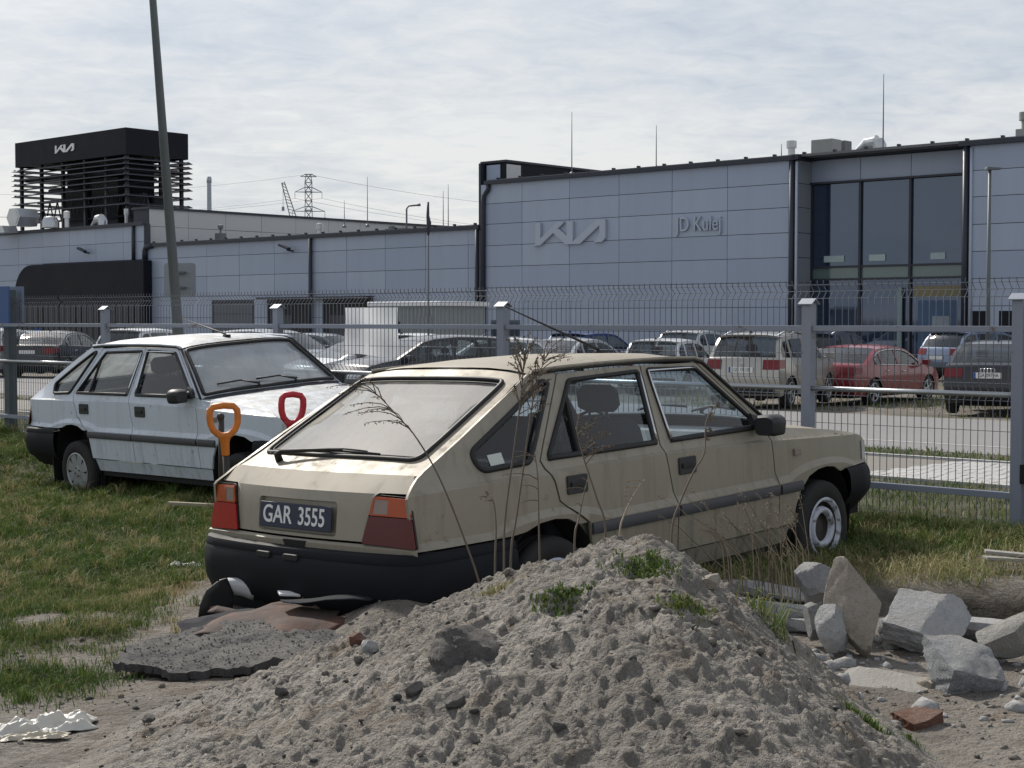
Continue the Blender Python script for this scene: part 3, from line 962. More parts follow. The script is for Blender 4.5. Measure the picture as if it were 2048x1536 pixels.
    ub.box(.12, 4.10, -.56, .56, .20, .42); ub.box(1.36, 3.08, -.73, .73, .20, .40); ub.box(.30, .66, -.70, .70, .30, .56); ub.box(3.82, 4.08, -.66, .66, .30, .60)
    ub.box(3.12, 3.16, -.72, .72, .35, .85)
    ub.box(3.1, 4.0, -.52, .52, .40, .72)
    ub.build('underbody', M_dark, car)
    for y in (-.36, .36): seat(car, 2.06, y, .44, M_seat)
    rs = MB(); rs.box(1.15, 1.62, -.62, .62, .44, .62); rs.add([(1.02, -.62, .60), (1.02, .62, .60), (.90, .62, .935), (.90, -.62, .935), (1.20, -.62, .60), (1.20, .62, .60), (1.03, .62, .94), (1.03, -.62, .94)], [(0,1,2,3),(4,7,6,5),(0,4,5,1),(3,2,6,7),(0,3,7,4),(1,5,6,2)])
    rs.build('rear_bench', M_seat, car, bevel=.03)
    ps = MB(); ps.box(.33, .92, -.60, .60, .885, .90); ps.build('parcel_shelf', M_dark, car)
    db = MB(); db.prism([(2.74, .62), (2.72, .84), (2.80, .93), (3.00, .93), (3.06, .80), (3.06, .62)], -.70, .70, lambda u, v, d: (u, d, v)); db.build('dashboard', M_black_plastic, car, bevel=.02)
    sw = MB(); c0 = Vector((2.66, .36, .86)); 
    sw.tube([c0 + Vector((math.sin(a) * .06, math.cos(a) * .185, math.sin(a) * .175)) for a in np.linspace(0, 2 * math.pi, 20)[:-1]], .013, 6, closed=True); sw.tube([c0, (2.80, .36, .80)], .03, 8)
    sw.build('steering_wheel', M_rubber, car, smooth=True)
    for sg in (-1, 1):
        dl = patch([(1.32, .45), (2.9, .45), (2.86, .925), (1.05, .925)], lambda x, z, sg=sg: (x, sg * (YH(x, z) - .05), z), grid=.3)
        dl.build('door_lining', M_seat_light, car)
    for sg in (-1, 1):
        fl_ = MB(); fl_.box(.585, .595, sg * .70 - .09, sg * .70 + .09, .06, .36); fl_.build('mud_flap', M_rubber, car)
    for sg in (-1, 1):
        dd = wheel_drop
        wheel(car, (AX[0], sg * .705, .287 - dd), sg, kind=rim_kind, rim_mat=rim_mat)
        wheel(car, (AX[1] - .03, sg * .71, .292 - dd), sg, kind=rim_kind, rim_mat=rim_mat)
    return car
# ------------------------------------------------------------------ terrain
_cp = np.array([(1.9, 9.3, .235), (.2, 7.4, .27), (-.9, 8.4, .24), (-4, 14.2, .06), (-3, 15.2, .11), (-2, 12.4, .12), (-1.1, 13.5, .16),
    (3.2, 9.7, .325), (2.07, 10.7, .325), (-.07, 12.6, .325), (-2.2, 14.55, .32), (-4.35, 16.5, .32), (-6, 17.9, .32), (-8, 19.7, .32), (4.4, 8.6, .32), (6, 7.2, .3),
    (-1.9, 6.7, .20), (-2.5, 9, .13), (-3.4, 11, .06), (-5.5, 14, .04), (0, 4, .22), (2, 5.5, .22), (2.6, 7, .22), (-2, 5, .20), (-4, 7, .12), (1.2, 8.0, .26), (0, 0, .2), (3, 0, .2), (-3, 0, .2), (0, -8, .2), (-8, 4, .1), (8, 2, .25)])
_vprof = ([9.0, 9.35, 9.8, 11.0, 13.0, 15.4, 17.1, 26.5, 30, 40, 4000], [.325, .325, .32, .26, .165, .135, .07, -.17, -.29, -.30, -.30])
def ground_z(x, y, detail=True):
    x = np.asarray(x, float); y = np.asarray(y, float)
    v = x * Vx + y * Vy
    w = 0; s = 0
    for cx, cy, cz in _cp:
        d2 = (x - cx) ** 2 + (y - cy) ** 2 + .12
        k = 1 / d2 ** 1.6
        w = w + k; s = s + k * cz
    near = s / w
    far = np.interp(v, *_vprof)
    b = np.clip((v - 8.6) / .75, 0, 1); b = b * b * (3 - 2 * b)
    z = near * (1 - b) + far * b
    if detail:
        m = np.clip((9.6 - v) / .8, 0, 1)
        m2 = np.clip((v - 26.4) / 1.0, 0, 1) * np.clip((60 - v) / 10, 0, 1)
        z = z + m * (fbm(x, y, 1.1, 4, 3) * .07 + fbm(x, y, 9, 4, 8) * .022) + m2 * (fbm(x, y, .5, 3, 31) * .10)
        # low hump of dug sand behind the beige car, the dark trench at the right
        z = z + .16 * np.exp(-(((x + .50) / .34) ** 2 + ((y - 6.75) / .34) ** 2))
        tr = np.exp(-(((x - 2.55) / .75) ** 2 + ((y - 7.60) / .24) ** 2))
        z = z - .15 * tr
    return z
def gz(x, y):
    return float(ground_z(np.array([x]), np.array([y]))[0])
MC = (.46, 5.35)
def mound_h(x, y, detail=True):
    dx = x - MC[0]; dy = y - MC[1]
    Rx = np.where(dx > 0, .93, 1.85); Ry = np.where(dy > 0, 1.0, 3.1)
    warp = 1 + .22 * fbm(x, y, .9, 3, 51)
    r = np.sqrt((dx / Rx) ** 2 + (dy / Ry) ** 2) * warp
    q = (r - .09) / .91
    q = (q + np.sqrt(q * q + .006)) / 2
    h = .690 * np.where(q < 1, (1 - np.minimum(q, 1)) ** 1.12, (1 - q)) - .002
    if detail:
        k = np.clip(h * 6, 0, 1)
        # crumbly spoil: broken crusts, crumbs of every size, run-off furrows down the flanks
        wx = x + .05 * fbm(x, y, 5, 3, 101); wy = y + .05 * fbm(x, y, 5, 3, 103)
        ang = np.arctan2(y - MC[1], (x - MC[0]) * 1.3); rad = np.hypot(x - MC[0], y - MC[1])
        furrow = -np.maximum(0, .10 - np.abs(fbm(ang * 3.2 + .25 * fbm(x, y, 3, 2, 107), rad * .35, 4.0, 3, 105))) * .10 * np.clip(rad - .25, 0, 1)
        crust = (.5 - np.abs(fbm(wx, wy, 5.5, 5, 61, .62)) * 2.6) * .046 - .008
        crumb = np.maximum(0, fbm(wx, wy, 15, 5, 71, .72) - .015) ** .8 * .072
        tiny = fbm(x, y, 55, 3, 81, .7) * .018
        h = h + k * (fbm(x, y, 2.0, 3, 57) * .075 + crust + crumb + furrow + tiny)
    return h

def sand_material(name, base=(0.205, 0.186, 0.162), pale=(0.30, 0.278, 0.248), dark=(0.085, 0.078, 0.07), grass=None):
    t = NT(name)
    n1 = t.noise(1.4, 6, 0.6); n2 = t.noise(11, 6, 0.65); n3 = t.noise(90, 4, 0.7); n4 = t.noise(34, 3, 0.6)
    c = t.mix(t.ramp(n1, [(0.3, 0), (0.7, 1)]), base, pale)
    c = t.mix(t.ramp(n2, [(0.50, 0.0), (0.72, 0.75)]), c, tuple(b * .62 for b in base))
    c = t.mix(t.ramp(n3, [(0.42, 0.0), (0.80, 0.6)]), c, dark)
    c = t.mix(t.ramp(t.noise(3.7, 6, .7), [(.52, 0.0), (.66, .6)]), c, (.155, .118, .084))
    damp = t.ramp(t.noise(2.3, 5, .6), [(.48, 0.0), (.68, .5)]); c = t.mix(damp, c, tuple(b * .5 for b in base))
    sp = t.voro(95); c = t.mix(t.ramp(sp.outputs['Distance'], [(0.05, 0.6), (0.16, 0.0)]), c, (.07, .066, .06))
    if grass is not None:
        at = t.n('ShaderNodeAttribute'); at.attribute_name = grass
        soil = t.mix(n2, (0.035, 0.032, 0.022), (0.085, 0.078, 0.050))
        green = t.mix(n4, (0.040, 0.052, 0.018), (0.095, 0.098, 0.042))
        gr = t.mix(t.ramp(n2, [(0.4, 0), (0.6, 1)]), soil, green)
        c = t.mix(at.outputs['Fac'], c, gr)
        at2 = t.n('ShaderNodeAttribute'); at2.attribute_name = 'soil'
        c = t.mix(at2.outputs['Fac'], c, t.mix(n2, (0.018, 0.016, 0.012), (0.055, 0.048, 0.036)))
    t.set(col=c, rough=0.95, spec=0.15)
    hb = t.math('ADD', t.math('MULTIPLY', n3, 0.5), t.math('ADD', n4, t.math('MULTIPLY', n2, 1.4)))
    t.bump(hb, 1.0, 0.028)
    return t.m
M_ground = sand_material('sandy_ground', grass='grass')
M_mound = sand_material('mound_sand', base=(0.235, 0.218, 0.194), pale=(0.345, 0.323, 0.292), dark=(.085, .08, .073))

def grass_mask(x, y):
    x = np.asarray(x, float); y = np.asarray(y, float)
    v = x * Vx + y * Vy
    n = fbm(x, y, 1.2, 4, 21) * 1.6; n2 = fbm(x, y, 3.5, 3, 22)
    left = np.clip((-1.62 - x + n * .5) / .35, 0, 1) * np.clip((y - 5.55 - n * .5) / .35, 0, 1)
    back = np.clip((y - 8.55 + n * .5 - .15 * np.clip(x - 2.2, 0, 2)) / .5, 0, 1)
    g = np.maximum(left, back)
    bare = np.clip((n2 - .13) * 6, 0, .75) * (y < 9)
    bare2 = np.exp(-(((x + 1.95) / .55) ** 2 + ((y - 6.55) / .22) ** 2)) + np.exp(-(((x + 2.3) / .5) ** 2 + ((y - 7.35) / .3) ** 2)) * .8
    g = g * (1 - np.clip(bare + bare2, 0, 1))
    verge = ((v > 9.3) & (v < 13.05)) | ((v > 15.35) & (v < 17.1 + n * .35))
    g = np.where(v > 9.3, np.where(verge, np.clip(.9 - n2, 0, 1), 0), g)
    lot = (v > 26.4) & (v < 60)
    g = np.where(lot, np.clip(fbm(x, y, .35, 4, 41) * 5 - .15, 0, .6), g)
    g = np.where(v >= 60, .6, g)
    return g

def lines(fine0, fine1, step, far, grow=1.16):
    a = list(np.arange(fine0, fine1 + 1e-6, step))
    s = step; p = fine1
    while p < far:
        s *= grow; p += s; a.append(p)
    s = step; p = fine0; b = []
    while p > -far:
        s *= grow; p -= s; b.append(p)
    return np.array(b[::-1] + a)
gxs = lines(-3.0, 3.0, .021, 2600); gys = lines(4.6, 8.6, .021, 2600)
GX, GY = np.meshgrid(gxs, gys, indexing='ij')
GZ = ground_z(GX, GY)
mh = mound_h(GX, GY, False)
GZ = np.where(mh > .02, np.minimum(GZ, GZ - .03), GZ)      # keep the ground under the heap
V3 = np.stack([GX, GY, GZ], -1).reshape(-1, 3)
ni, nj = GX.shape
I, J = np.meshgrid(np.arange(ni - 1), np.arange(nj - 1), indexing='ij')
F4 = np.stack([I * nj + J, (I + 1) * nj + J, (I + 1) * nj + J + 1, I * nj + J + 1], -1).reshape(-1, 4)
me = np_mesh('ground', V3, F4, M_ground, True)
at = me.attributes.new('grass', 'FLOAT', 'POINT')
at.data.foreach_set('value', grass_mask(GX, GY).ravel().astype(np.float32))
soil = np.exp(-(((GX - 2.55) / .80) ** 2 + ((GY - 7.62) / .30) ** 2)) * 1.6 + np.exp(-(((GX - .6) / 1.4) ** 2 + ((GY - 8.9) / .9) ** 2)) * .7
soil = soil + np.exp(-(((GX + 2.6) / .35) ** 2 + ((GY - 8.6) / .5) ** 2)) * .6 + np.exp(-(((GX + 1.1) / .5) ** 2 + ((GY - 4.35) / .3) ** 2)) * .9
at = me.attributes.new('soil', 'FLOAT', 'POINT')
at.data.foreach_set('value', np.clip(soil + fbm(GX, GY, 4, 3, 5) * .5 * (soil > .15), 0, 1).ravel().astype(np.float32))
ground = link_mesh('ground', me)
tag(ground, kind='structure')

# the heap of dug sand
xs = np.arange(-2.4, 1.75, .0088); ys = np.arange(3.2, 6.6, .0088)
X, Y = np.meshgrid(xs, ys, indexing='ij')
H = mound_h(X, Y)
Z = ground_z(X, Y) + H
ni, nj = X.shape
I, J = np.meshgrid(np.arange(ni - 1), np.arange(nj - 1), indexing='ij')
F4 = np.stack([I * nj + J, (I + 1) * nj + J, (I + 1) * nj + J + 1, I * nj + J + 1], -1).reshape(-1, 4)
keep = (H.ravel()[F4] > -.03).any(axis=1)
F4 = F4[keep]
used = np.unique(F4); rm_ = np.full(X.size, -1); rm_[used] = np.arange(len(used))
mound = link_mesh('sand_mound', np_mesh('sand_mound', np.stack([X, Y, Z], -1).reshape(-1, 3)[used], rm_[F4], M_mound, True))
tag(mound, 'large heap of grey dug sand with stones in front of the beige car', 'sand heap')
def surf_z(x, y):
    """top of ground or heap"""
    a = np.array([x]); b = np.array([y])
    h = float(mound_h(a, b)[0])
    return gz(x, y) + max(0, h)

# paved footpath, road and kerb
def sheet(name, v0, v1, mat, lift, u0=-160, u1=80):
    mb = MB()
    vs_ = np.unique(np.concatenate([np.linspace(v0, v1, 8), [q for q in _vprof[0] if v0 < q < v1]]))
    us = np.linspace(u0, u1, 30)
    mb.grid(lambda u, v: tuple(uv(u, v, float(np.interp(v, *_vprof)) + lift)), us, vs_)
    return tag(mb.build(name, mat), kind='structure')
t = NT('asphalt'); nz = t.noise(.6, 5); n2 = t.noise(60, 3, .7)
t.set(col=t.mix(n2, t.mix(nz, (.13, .128, .13), (.20, .198, .2)), (.27, .265, .26)), rough=.9, spec=.2); t.bump(n2, .3, .01); M_asphalt = t.m
M_joint = plain('paving_joint_sand', (.17, .16, .14), .95, var=.2, scale=3)
M_paver = plain('grey_paver', (.36, .355, .35), .9, var=.22, scale=2.2, bump=.2, bscale=80)
M_concrete = plain('concrete', (.40, .40, .39), .9, var=.16, scale=3, bump=.4, bscale=45)
sheet('road', 17.1, 26.5, M_asphalt, .006)
path = sheet('path', 13.0, 15.4, M_joint, .006)
pv = MB()
for rng_u in ((-7.4, -2.5), (-21.5, -17.0)):
    u = rng_u[0]
    while u < rng_u[1]:
        k = 0
        v = 13.02
        while v < 15.3:
            off = .05 if k % 2 else 0
            z = float(np.interp(v + .1, *_vprof)) + random.uniform(.012, .017)
            q = [uv(u + off + .004, v + .004, z), uv(u + off + .096, v + .004, z), uv(u + off + .096, v + .196, z), uv(u + off + .004, v + .196, z)]
            lowq = [p - Vector((0, 0, .02)) for p in q]
            pv.add(q + lowq, [(0, 1, 2, 3), (0, 4, 5, 1), (1, 5, 6, 2), (2, 6, 7, 3), (3, 7, 4, 0)])
            v += .2; k += 1
        u += .1
tag(pv.build('paving_stone', M_paver, path), kind='stuff')
ke = MB()
for k in range(24):
    u0 = -24 + k
    for v in (12.94, 15.42):
        z = float(np.interp(v, *_vprof))
        a = uv(0, 0)
        for du0, du1 in ((0.006, .994),):
            P = [uv(u0 + du0, v - .04, z - .1), uv(u0 + du1, v - .04, z - .1), uv(u0 + du1, v + .04, z - .1), uv(u0 + du0, v + .04, z - .1)]
            ke.add(P + [p + Vector((0, 0, .135)) for p in P], [(0,3,2,1),(4,5,6,7),(0,1,5,4),(1,2,6,5),(2,3,7,6),(3,0,4,7)])
ke.build('kerb', M_concrete, path)
wl = MB()
for a0, a1 in ((-60, 40),):
    wl.grid(lambda u, v: tuple(uv(u, v, float(np.interp(v, *_vprof)) + .011)), np.linspace(a0, a1, 20), [18.55, 18.63])
wl.build('road_line', plain('worn_road_paint', (.55, .55, .54), .8, var=.3, scale=2), None); tag(bpy.data.objects['road_line'], kind='structure')
# ------------------------------------------------------------------ steel fence with welded mesh panels
t = NT('fence_paint')
rn = t.ramp(t.noise(5.5, 6, .7), [(.60, 0.0), (.68, 1.0)])
t.set(col=t.mix(rn, t.mix(t.noise(3, 4), (.205, .23, .29), (.255, .28, .335)), (.10, .055, .035)), rough=.55, metal=.0, spec=.5); M_fence = t.m
M_wire = plain('mesh_wire', (.15, .165, .19), .5, metal=.5, var=.15)
FV = 9.35
fence = empty('steel_fence', uv(0, FV, 0), (0, 0, ROT_UV), 'long grey steel fence with wire mesh panels behind both old cars', 'fence')
PU = [-5.623 - 2.876 * k for k in range(6)]
cap = MB(); cap.prism([(-.056, 1.762), (0, 1.800), (.056, 1.762), (.056, 1.756), (0, 1.790), (-.056, 1.756)], -.056, .056, lambda a, b, d: (d, a, b))
cap_me = cap.mesh('post_cap', M_fence)
post = MB(); post.box(-.036, .036, -.036, .036, .15, 1.772)
post_me = post.mesh('fence_post', M_fence)
for u in PU + [-4.10]:
    o = link_mesh('post', post_me, fence, (u, 0, 0 if u < -4.2 else .02))
    c = link_mesh('post_cap', cap_me, o)
ends = [-4.10] + PU
for a, b in zip(ends, ends[1:]):
    for z0, z1 in ((1.573, 1.612), (.514, .556)):
        m = MB(); m.box(b + .038, a - .038, -.02, .02, z0, z1); m.build('rail', M_fence, fence, bevel=.003)
    m = MB(); m.tube([(b + .038, -.01, 1.176), (a - .038, -.01, 1.176)], .018, 10); m.build('rail', M_steel, fence, smooth=True)
def wire_panel(u0, u1):
    zs = [(.28, 0), (1.13, 0), (1.185, .042), (1.242, 0), (1.80, 0), (1.85, .045), (1.894, 0), (1.925, 0)]
    VV = []; FF = []
    r = .0021
    def bar(path):
        b = len(VV)
        for (a, d, z), (ox, oy, oz) in ((p, q) for p in path for q in ((-r, -r, 0), (r, -r, 0), (r, r, 0), (-r, r, 0))):
            VV.append((a + ox, d + oy, z + oz))
        for i in range(len(path) - 1):
            for k in range(4):
                FF.append((b + i * 4 + k, b + i * 4 + (k + 1) % 4, b + i * 4 + 4 + (k + 1) % 4, b + i * 4 + 4 + k))
    u = u0
    while u <= u1 + 1e-6:
        w = .006 * math.sin(u * 3.1)
        bar([(u + random.uniform(-.002, .002), .065 + d + w * .3, z) for z, d in zs]); u += .05
    for z in (.36, .741, .935, 1.13, 1.185, 1.242, 1.418, 1.60, 1.80, 1.85, 1.894):
        d = .042 if abs(z - 1.185) < .01 else .045 if abs(z - 1.85) < .01 else 0
        b = len(VV)
        for uu in (u0 - .01, u1 + .01):
            for oy, oz in ((-r, -r), (r, -r), (r, r), (-r, r)): VV.append((uu, .070 + d + oy, z + oz))
        for k in range(4): FF.append((b + k, b + (k + 1) % 4, b + 4 + (k + 1) % 4, b + 4 + k))
    me = np_mesh('wire_panel', VV, FF, M_wire)
    return tag(link_mesh('wire_panel', me, fence), kind='stuff')
b0 = -5.18           # panel seam between the first two posts
wire_panel(b0 + .03, -4.06)
u = b0
while u > -19:
    wire_panel(u - 2.5 + .03, u - .02); u -= 2.53
# gate leaf beyond the end post
gate = empty('gate_leaf', uv(-4.04, FV + .02, 0), (0, 0, ROT_UV), 'grey steel gate leaf with mesh at the right edge beside the end post', 'gate')
for z0, z1 in ((.36, .40), (.93, .96), (1.56, 1.60)):
    m = MB(); m.box(.0, 1.9, -.02, .02, z0, z1); m.build('gate_bar', M_fence, gate)
m = MB(); m.box(-.002, .045, -.024, .024, .30, 1.75); m.build('gate_stile', M_fence, gate)
m = MB()
for k in range(34): m.box(.09 + k * .05, .095 + k * .05, .02, .025, .36, 1.6)
tag(m.build('gate_mesh', M_wire, gate), kind='stuff')
m = MB(); m.box(-.03, .03, -.06, -.026, .62, .74); m.build('gate_hinge', M_dark, gate)
# white sheet tied to the back of the mesh
t = NT('white_banner'); t.set(col=t.mix(t.noise(5, 4), (.70, .71, .74), (.82, .83, .85)), rough=.7); t.bump(t.noise(7, 3), .5, .02); M_banner = t.m
tl = t.n('ShaderNodeBsdfTranslucent'); tl.inputs[0].default_value = (.80, .81, .84, 1); mx = t.n('ShaderNodeMixShader'); mx.inputs[0].default_value = .70
t.link(t.b.outputs[0], mx.inputs[1]); t.link(tl.outputs[0], mx.inputs[2]); t.link(mx.outputs[0], t.out.inputs[0])
ban = MB()
ban.grid(lambda u, z: (u, .115 + .008 * math.sin(u * 14) + .006 * math.sin(z * 17 + u * 5), z - (.012 * math.sin(u * 9) if z < 1.4 else 0)), np.linspace(-.355, .355, 24), np.linspace(1.33, 1.762, 14))
bo = ban.build('white_banner', M_banner, None, smooth=True, loc=uv(-10.21, FV, 0), rot=(0, 0, ROT_UV))
tag(bo, 'plain white sheet hung behind the fence mesh between the two old cars', 'banner')
# ------------------------------------------------------------------ showroom and workshop
t = NT('facade_panel')
info = t.n('ShaderNodeObjectInfo')
pc = t.mix(info.outputs['Random'], (.300, .360, .475), (.355, .415, .53))
sk = t.ramp(t.noise(1.0, 4, .6, t.mapping((1.6, 1.6, .25))), [(.45, 0.0), (.8, .35)])
t.set(col=t.mix(sk, pc, (.28, .32, .40)), rough=.42, metal=.1, spec=.5); M_panel = t.m
M_wallback = plain('joint_shadow_wall', (.055, .06, .075), .8)
M_trim = plain('graphite_trim', (.022, .028, .044), .5, var=.15)
M_black_clad = plain('black_cladding', (.009, .010, .016), .6, var=.2, scale=1, spec=.2)
M_grey_wall = plain('grey_upper_panel', (.52, .53, .54), .5, var=.08, scale=.4)
M_rooftop = plain('roof_sheet', (.14, .145, .155), .6)
M_sign = plain('raised_sign_white', (.40, .455, .55), .4, var=.04)
t = NT('facade_glass'); nz = t.noise(.35, 3)
t.set(col=t.mix(nz, (.016, .026, .05), (.026, .040, .072)), rough=.03, spec=.9, ior=1.7); t.b.inputs['Specular Tint'].default_value = (.62, .74, .95, 1); M_fglass = t.m
M_gglass = plain('green_spandrel', (.10, .155, .155), .12, var=.12, scale=.5, spec=.8)
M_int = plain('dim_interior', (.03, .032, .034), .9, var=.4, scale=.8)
BZ = -.40
bld = empty('showroom_building', uv(0, 53, BZ), (0, 0, ROT_UV), 'large two-storey car showroom clad in pale grey-blue panels at right', 'building')
wk = empty('workshop_building', uv(0, 53, BZ), (0, 0, ROT_UV), 'long single-storey workshop wing with garage doors left of the showroom', 'building')
lf = empty('left_wing_building', uv(0, 53, BZ), (0, 0, ROT_UV), 'left wing with wide black rounded portal below the louvred tower', 'building')
_pm = {}
def panels(par, us, zs, dv=0.0, skip=None, mat=None, axis='u', thick=.03):
    us = sorted(us); zs = sorted(zs)
    for a, b in zip(us, us[1:]):
        for c, d in zip(zs, zs[1:]):
            if skip and skip((a + b) / 2, (c + d) / 2): continue
            w = round(b - a, 3); h = round(d - c, 3)
            k = (w, h, axis, (mat or M_panel).name)
            if k not in _pm:
                m = MB()
                if axis == 'u': m.box(.012, w - .012, -thick, 0, .012, h - .012)
                else: m.box(0, thick, .012, w - .012, .012, h - .012)
                _pm[k] = m.mesh('panel', mat or M_panel)
            tilt = random.uniform(-.0025, .0025)
            link_mesh('panel', _pm[k], par, (a, dv, c - BZ) if axis == 'u' else (dv, a, c - BZ), (random.uniform(-.003, .003), 0, random.uniform(-.002, .002)))
def bx(par, name, mat, x0, x1, y0, y1, z0, z1, bevel=0):
    m = MB(); m.box(x0, x1, y0, y1, z0 - BZ, z1 - BZ)
    return m.build(name, mat, par, bevel=bevel)
rows = [-.80, .18, 1.17, 2.16, 3.15, 4.14, 5.12, 6.12, 7.07, 7.98]
# showroom: main wall, recessed window bay, right part
bx(bld, 'wall', M_wallback, -49.6, -32.52, .002, 1.1, -.5, 8.0)
bx(bld, 'wall', M_wallback, -25.38, -12, .002, 1.1, -.5, 8.0)
bx(bld, 'wall', M_wallback, -49.6, -12, 1.6, 22, -.5, 7.9)
cols = [-49.55, -46.97, -44.14, -41.34, -38.51, -35.72, -32.80]
panels(bld, cols, rows, skip=lambda u, z: z < .4 and False)
panels(bld, [-25.2, -22.3, -19.4, -16.5, -13.6], rows, skip=lambda u, z: u > -25.3 and u < -19.4 and z < 2.1 and z > -.2 and False)
bx(bld, 'wall', M_wallback, -32.52, -25.38, 1.20, 1.6, 7.1, 8.05)
panels(bld, [-32.5, -30.30, -28.14, -25.96], [7.12, 8.02], dv=1.19)
panels(bld, [.02, 1.16], rows, dv=-32.52, axis='v', mat=plain('shaded_return_panel', (.26, .29, .34), .5))  # recess return: its shade put into a darker copy of the cladding colour
# bay glazing: each pane in its own frame
bx(bld, 'bay_soffit', M_trim, -32.5, -25.4, 1.0, 1.19, 7.06, 7.14)
for a, b in ((-32.44, -30.34), (-30.24, -28.19), (-28.09, -25.45)):
    for c, d, mat in ((3.80, 7.05, M_fglass), (3.30, 3.72, M_gglass), (-.35, 3.22, M_fglass)):
        m = MB(); m.box(a, b, 1.20, 1.22, c - BZ, d - BZ)
        m.build('window_pane', mat, bld)
for u in (-32.48, -30.29, -28.14): bx(bld, 'mullion', M_trim, u - .05, u + .05, 1.10, 1.25, -.4, 7.08)
for z in (3.76, 3.26): bx(bld, 'mullion', M_trim, -32.45, -25.4, 1.12, 1.24, z - .04, z + .04)
bx(bld, 'door_frame', plain('mint_frame', (.20, .27, .28), .4), -28.60, -28.42, 1.02, 1.12, -.4, 2.9)
bx(bld, 'window_poster', plain('blue_poster', (.05, .10, .19), .6, var=.4, scale=1.2), -27.8, -26.2, 1.17, 1.19, .1, 2.4)
bx(bld, 'window_poster', plain('pale_poster', (.26, .30, .35), .6, var=.3, scale=2), -27.2, -26.5, 1.15, 1.168, 1.1, 1.8)
bx(bld, 'window_poster', plain('yellow_blind', (.20, .17, .09), .6, var=.2, scale=2), -28.0, -25.6, 1.17, 1.19, 2.55, 2.95)
for a, b in ((-31.9, -31.0), (-29.9, -29.2), (-27.3, -26.7)):
    bx(bld, 'window_box', plain('pale_window_box', (.35, .44, .45), .5), a, b, 1.16, 1.195, 3.95, 4.2)
bx(bld, 'side_door', M_black_clad, -25.05, -24.35, -.05, -.034, -.4, 1.98)
bx(bld, 'side_door', M_black_clad, -24.0, -22.6, -.05, -.034, -.4, 1.98)
bx(bld, 'door_notice', M_white, -23.4, -23.15, -.06, -.052, 1.55, 1.85)
# gutters and downpipes
bx(bld, 'gutter', M_trim, -49.2, -32.4, -.22, .10, 7.97, 8.13)
bx(bld, 'gutter', M_trim, -32.45, -25.5, .90, 1.30, 8.05, 8.22)
bx(bld, 'gutter', M_trim, -32.60, -32.30, -.22, 1.30, 7.99, 8.18)
bx(bld, 'gutter', M_trim, -25.55, -12, -.22, .10, 7.97, 8.13)
bx(bld, 'roof_sheet', M_rooftop, -49.3, -12, .05, 22, 8.10, 8.20)
for k in range(26):
    u = -48.6 + k * .62 * 2.2
    if u < -12: bx(bld, 'snow_guard', M_trim, u, u + .10, .0, .16, 8.2, 8.27)
for u in (-32.64, -25.32):
    m = MB(); m.tube([(u, -.10, 7.97 - BZ), (u, -.10, -.3 - BZ)], .11, 10); m.build('downpipe', M_trim, bld, smooth=True)
    m = MB(); m.tube([(u + .20, -.06, 7.9 - BZ), (u + .20, -.06, -.3 - BZ)], .06, 8); m.build('corner_trim', M_sign, bld, smooth=True)
m = MB(); m.tube([(-49.0, -.12, 7.95 - BZ), (-49.0, -.12, 7.75 - BZ), (-49.28, -.12, 7.45 - BZ), (-49.32, -.12, 7.0 - BZ), (-49.32, -.12, -.3 - BZ)], .11, 10); m.build('downpipe', M_trim, bld, smooth=True)
# parapet at the left end of the showroom
bx(bld, 'parapet', M_black_clad, -49.75, -48.25, .30, 30, 7.7, 9.0)
bx(bld, 'parapet_panel', M_panel, -49.45, -48.6, .26, .297, 7.9, 8.9)
bx(bld, 'parapet_panel', M_grey_wall, -48.245, -48.22, .32, 1.3, 8.15, 8.9)
bx(bld, 'parapet_cap', M_trim, -49.82, -48.18, .22, 30, 9.0, 9.10)
bx(bld, 'wall_edge', M_trim, -49.72, -49.60, .0, .28, 5.9, 9.0)
# raised letters: the maker's sign and the dealer's name
def stroke(mb, a, b, w, d0, d1, ca=None, cb=None):
    a = Vector(a); b = Vector(b); t_ = (b - a).normalized(); n_ = Vector((-t_.y, t_.x)) * w / 2
    mb.prism([tuple(a - n_), tuple(b - n_), tuple(b + n_), tuple(a + n_)], d0, d1, lambda u, v, d: (u, d, v))
def maker_sign(x0, x1, z0, z1, d0, d1):
    """joined strokes of the sign: K, I and an open A"""
    W = x1 - x0; Hh = z1 - z0; w = Hh * .19
    P = lambda a, b: (x0 + a * W, z0 + b * Hh)
    m = MB()
    for pl in ([(.035, 0), (.105, 0), (.105, 1), (.035, 1)],
               [(.0, 0), (.10, 0), (.43, .93), (.43, 1.0), (.345, 1.0)],
               [(.255, .62), (.32, .42), (.46, 0), (.56, 0), (.565, .12), (.36, .70)],
               [(.475, 0), (.56, 0), (.56, 1), (.475, 1)],
               [(.56, 0), (.655, 0), (.955, .86), (1.0, 1.0), (.88, 1.0), (.56, .12)],
               [(.92, 1.0), (1.0, 1.0), (1.0, .22), (.95, .04), (.845, .04), (.92, .40)]):
        m.prism([P(a, b) for a, b in pl], d0, d1 + random.uniform(0, .004), lambda u, v, d: (u, d, v))
    return m
maker_sign(-46.2, -42.0, 5.02 - BZ, 6.05 - BZ, -.033, -.16).build('sign_letters', M_sign, bld)
o = link_mesh('sign_letters', text_mesh('sign_letters', 'JD Kulej', .86, .10, M_sign, .80), bld, (-37.1, -.085, 5.62 - BZ), (math.pi / 2, 0, 0))
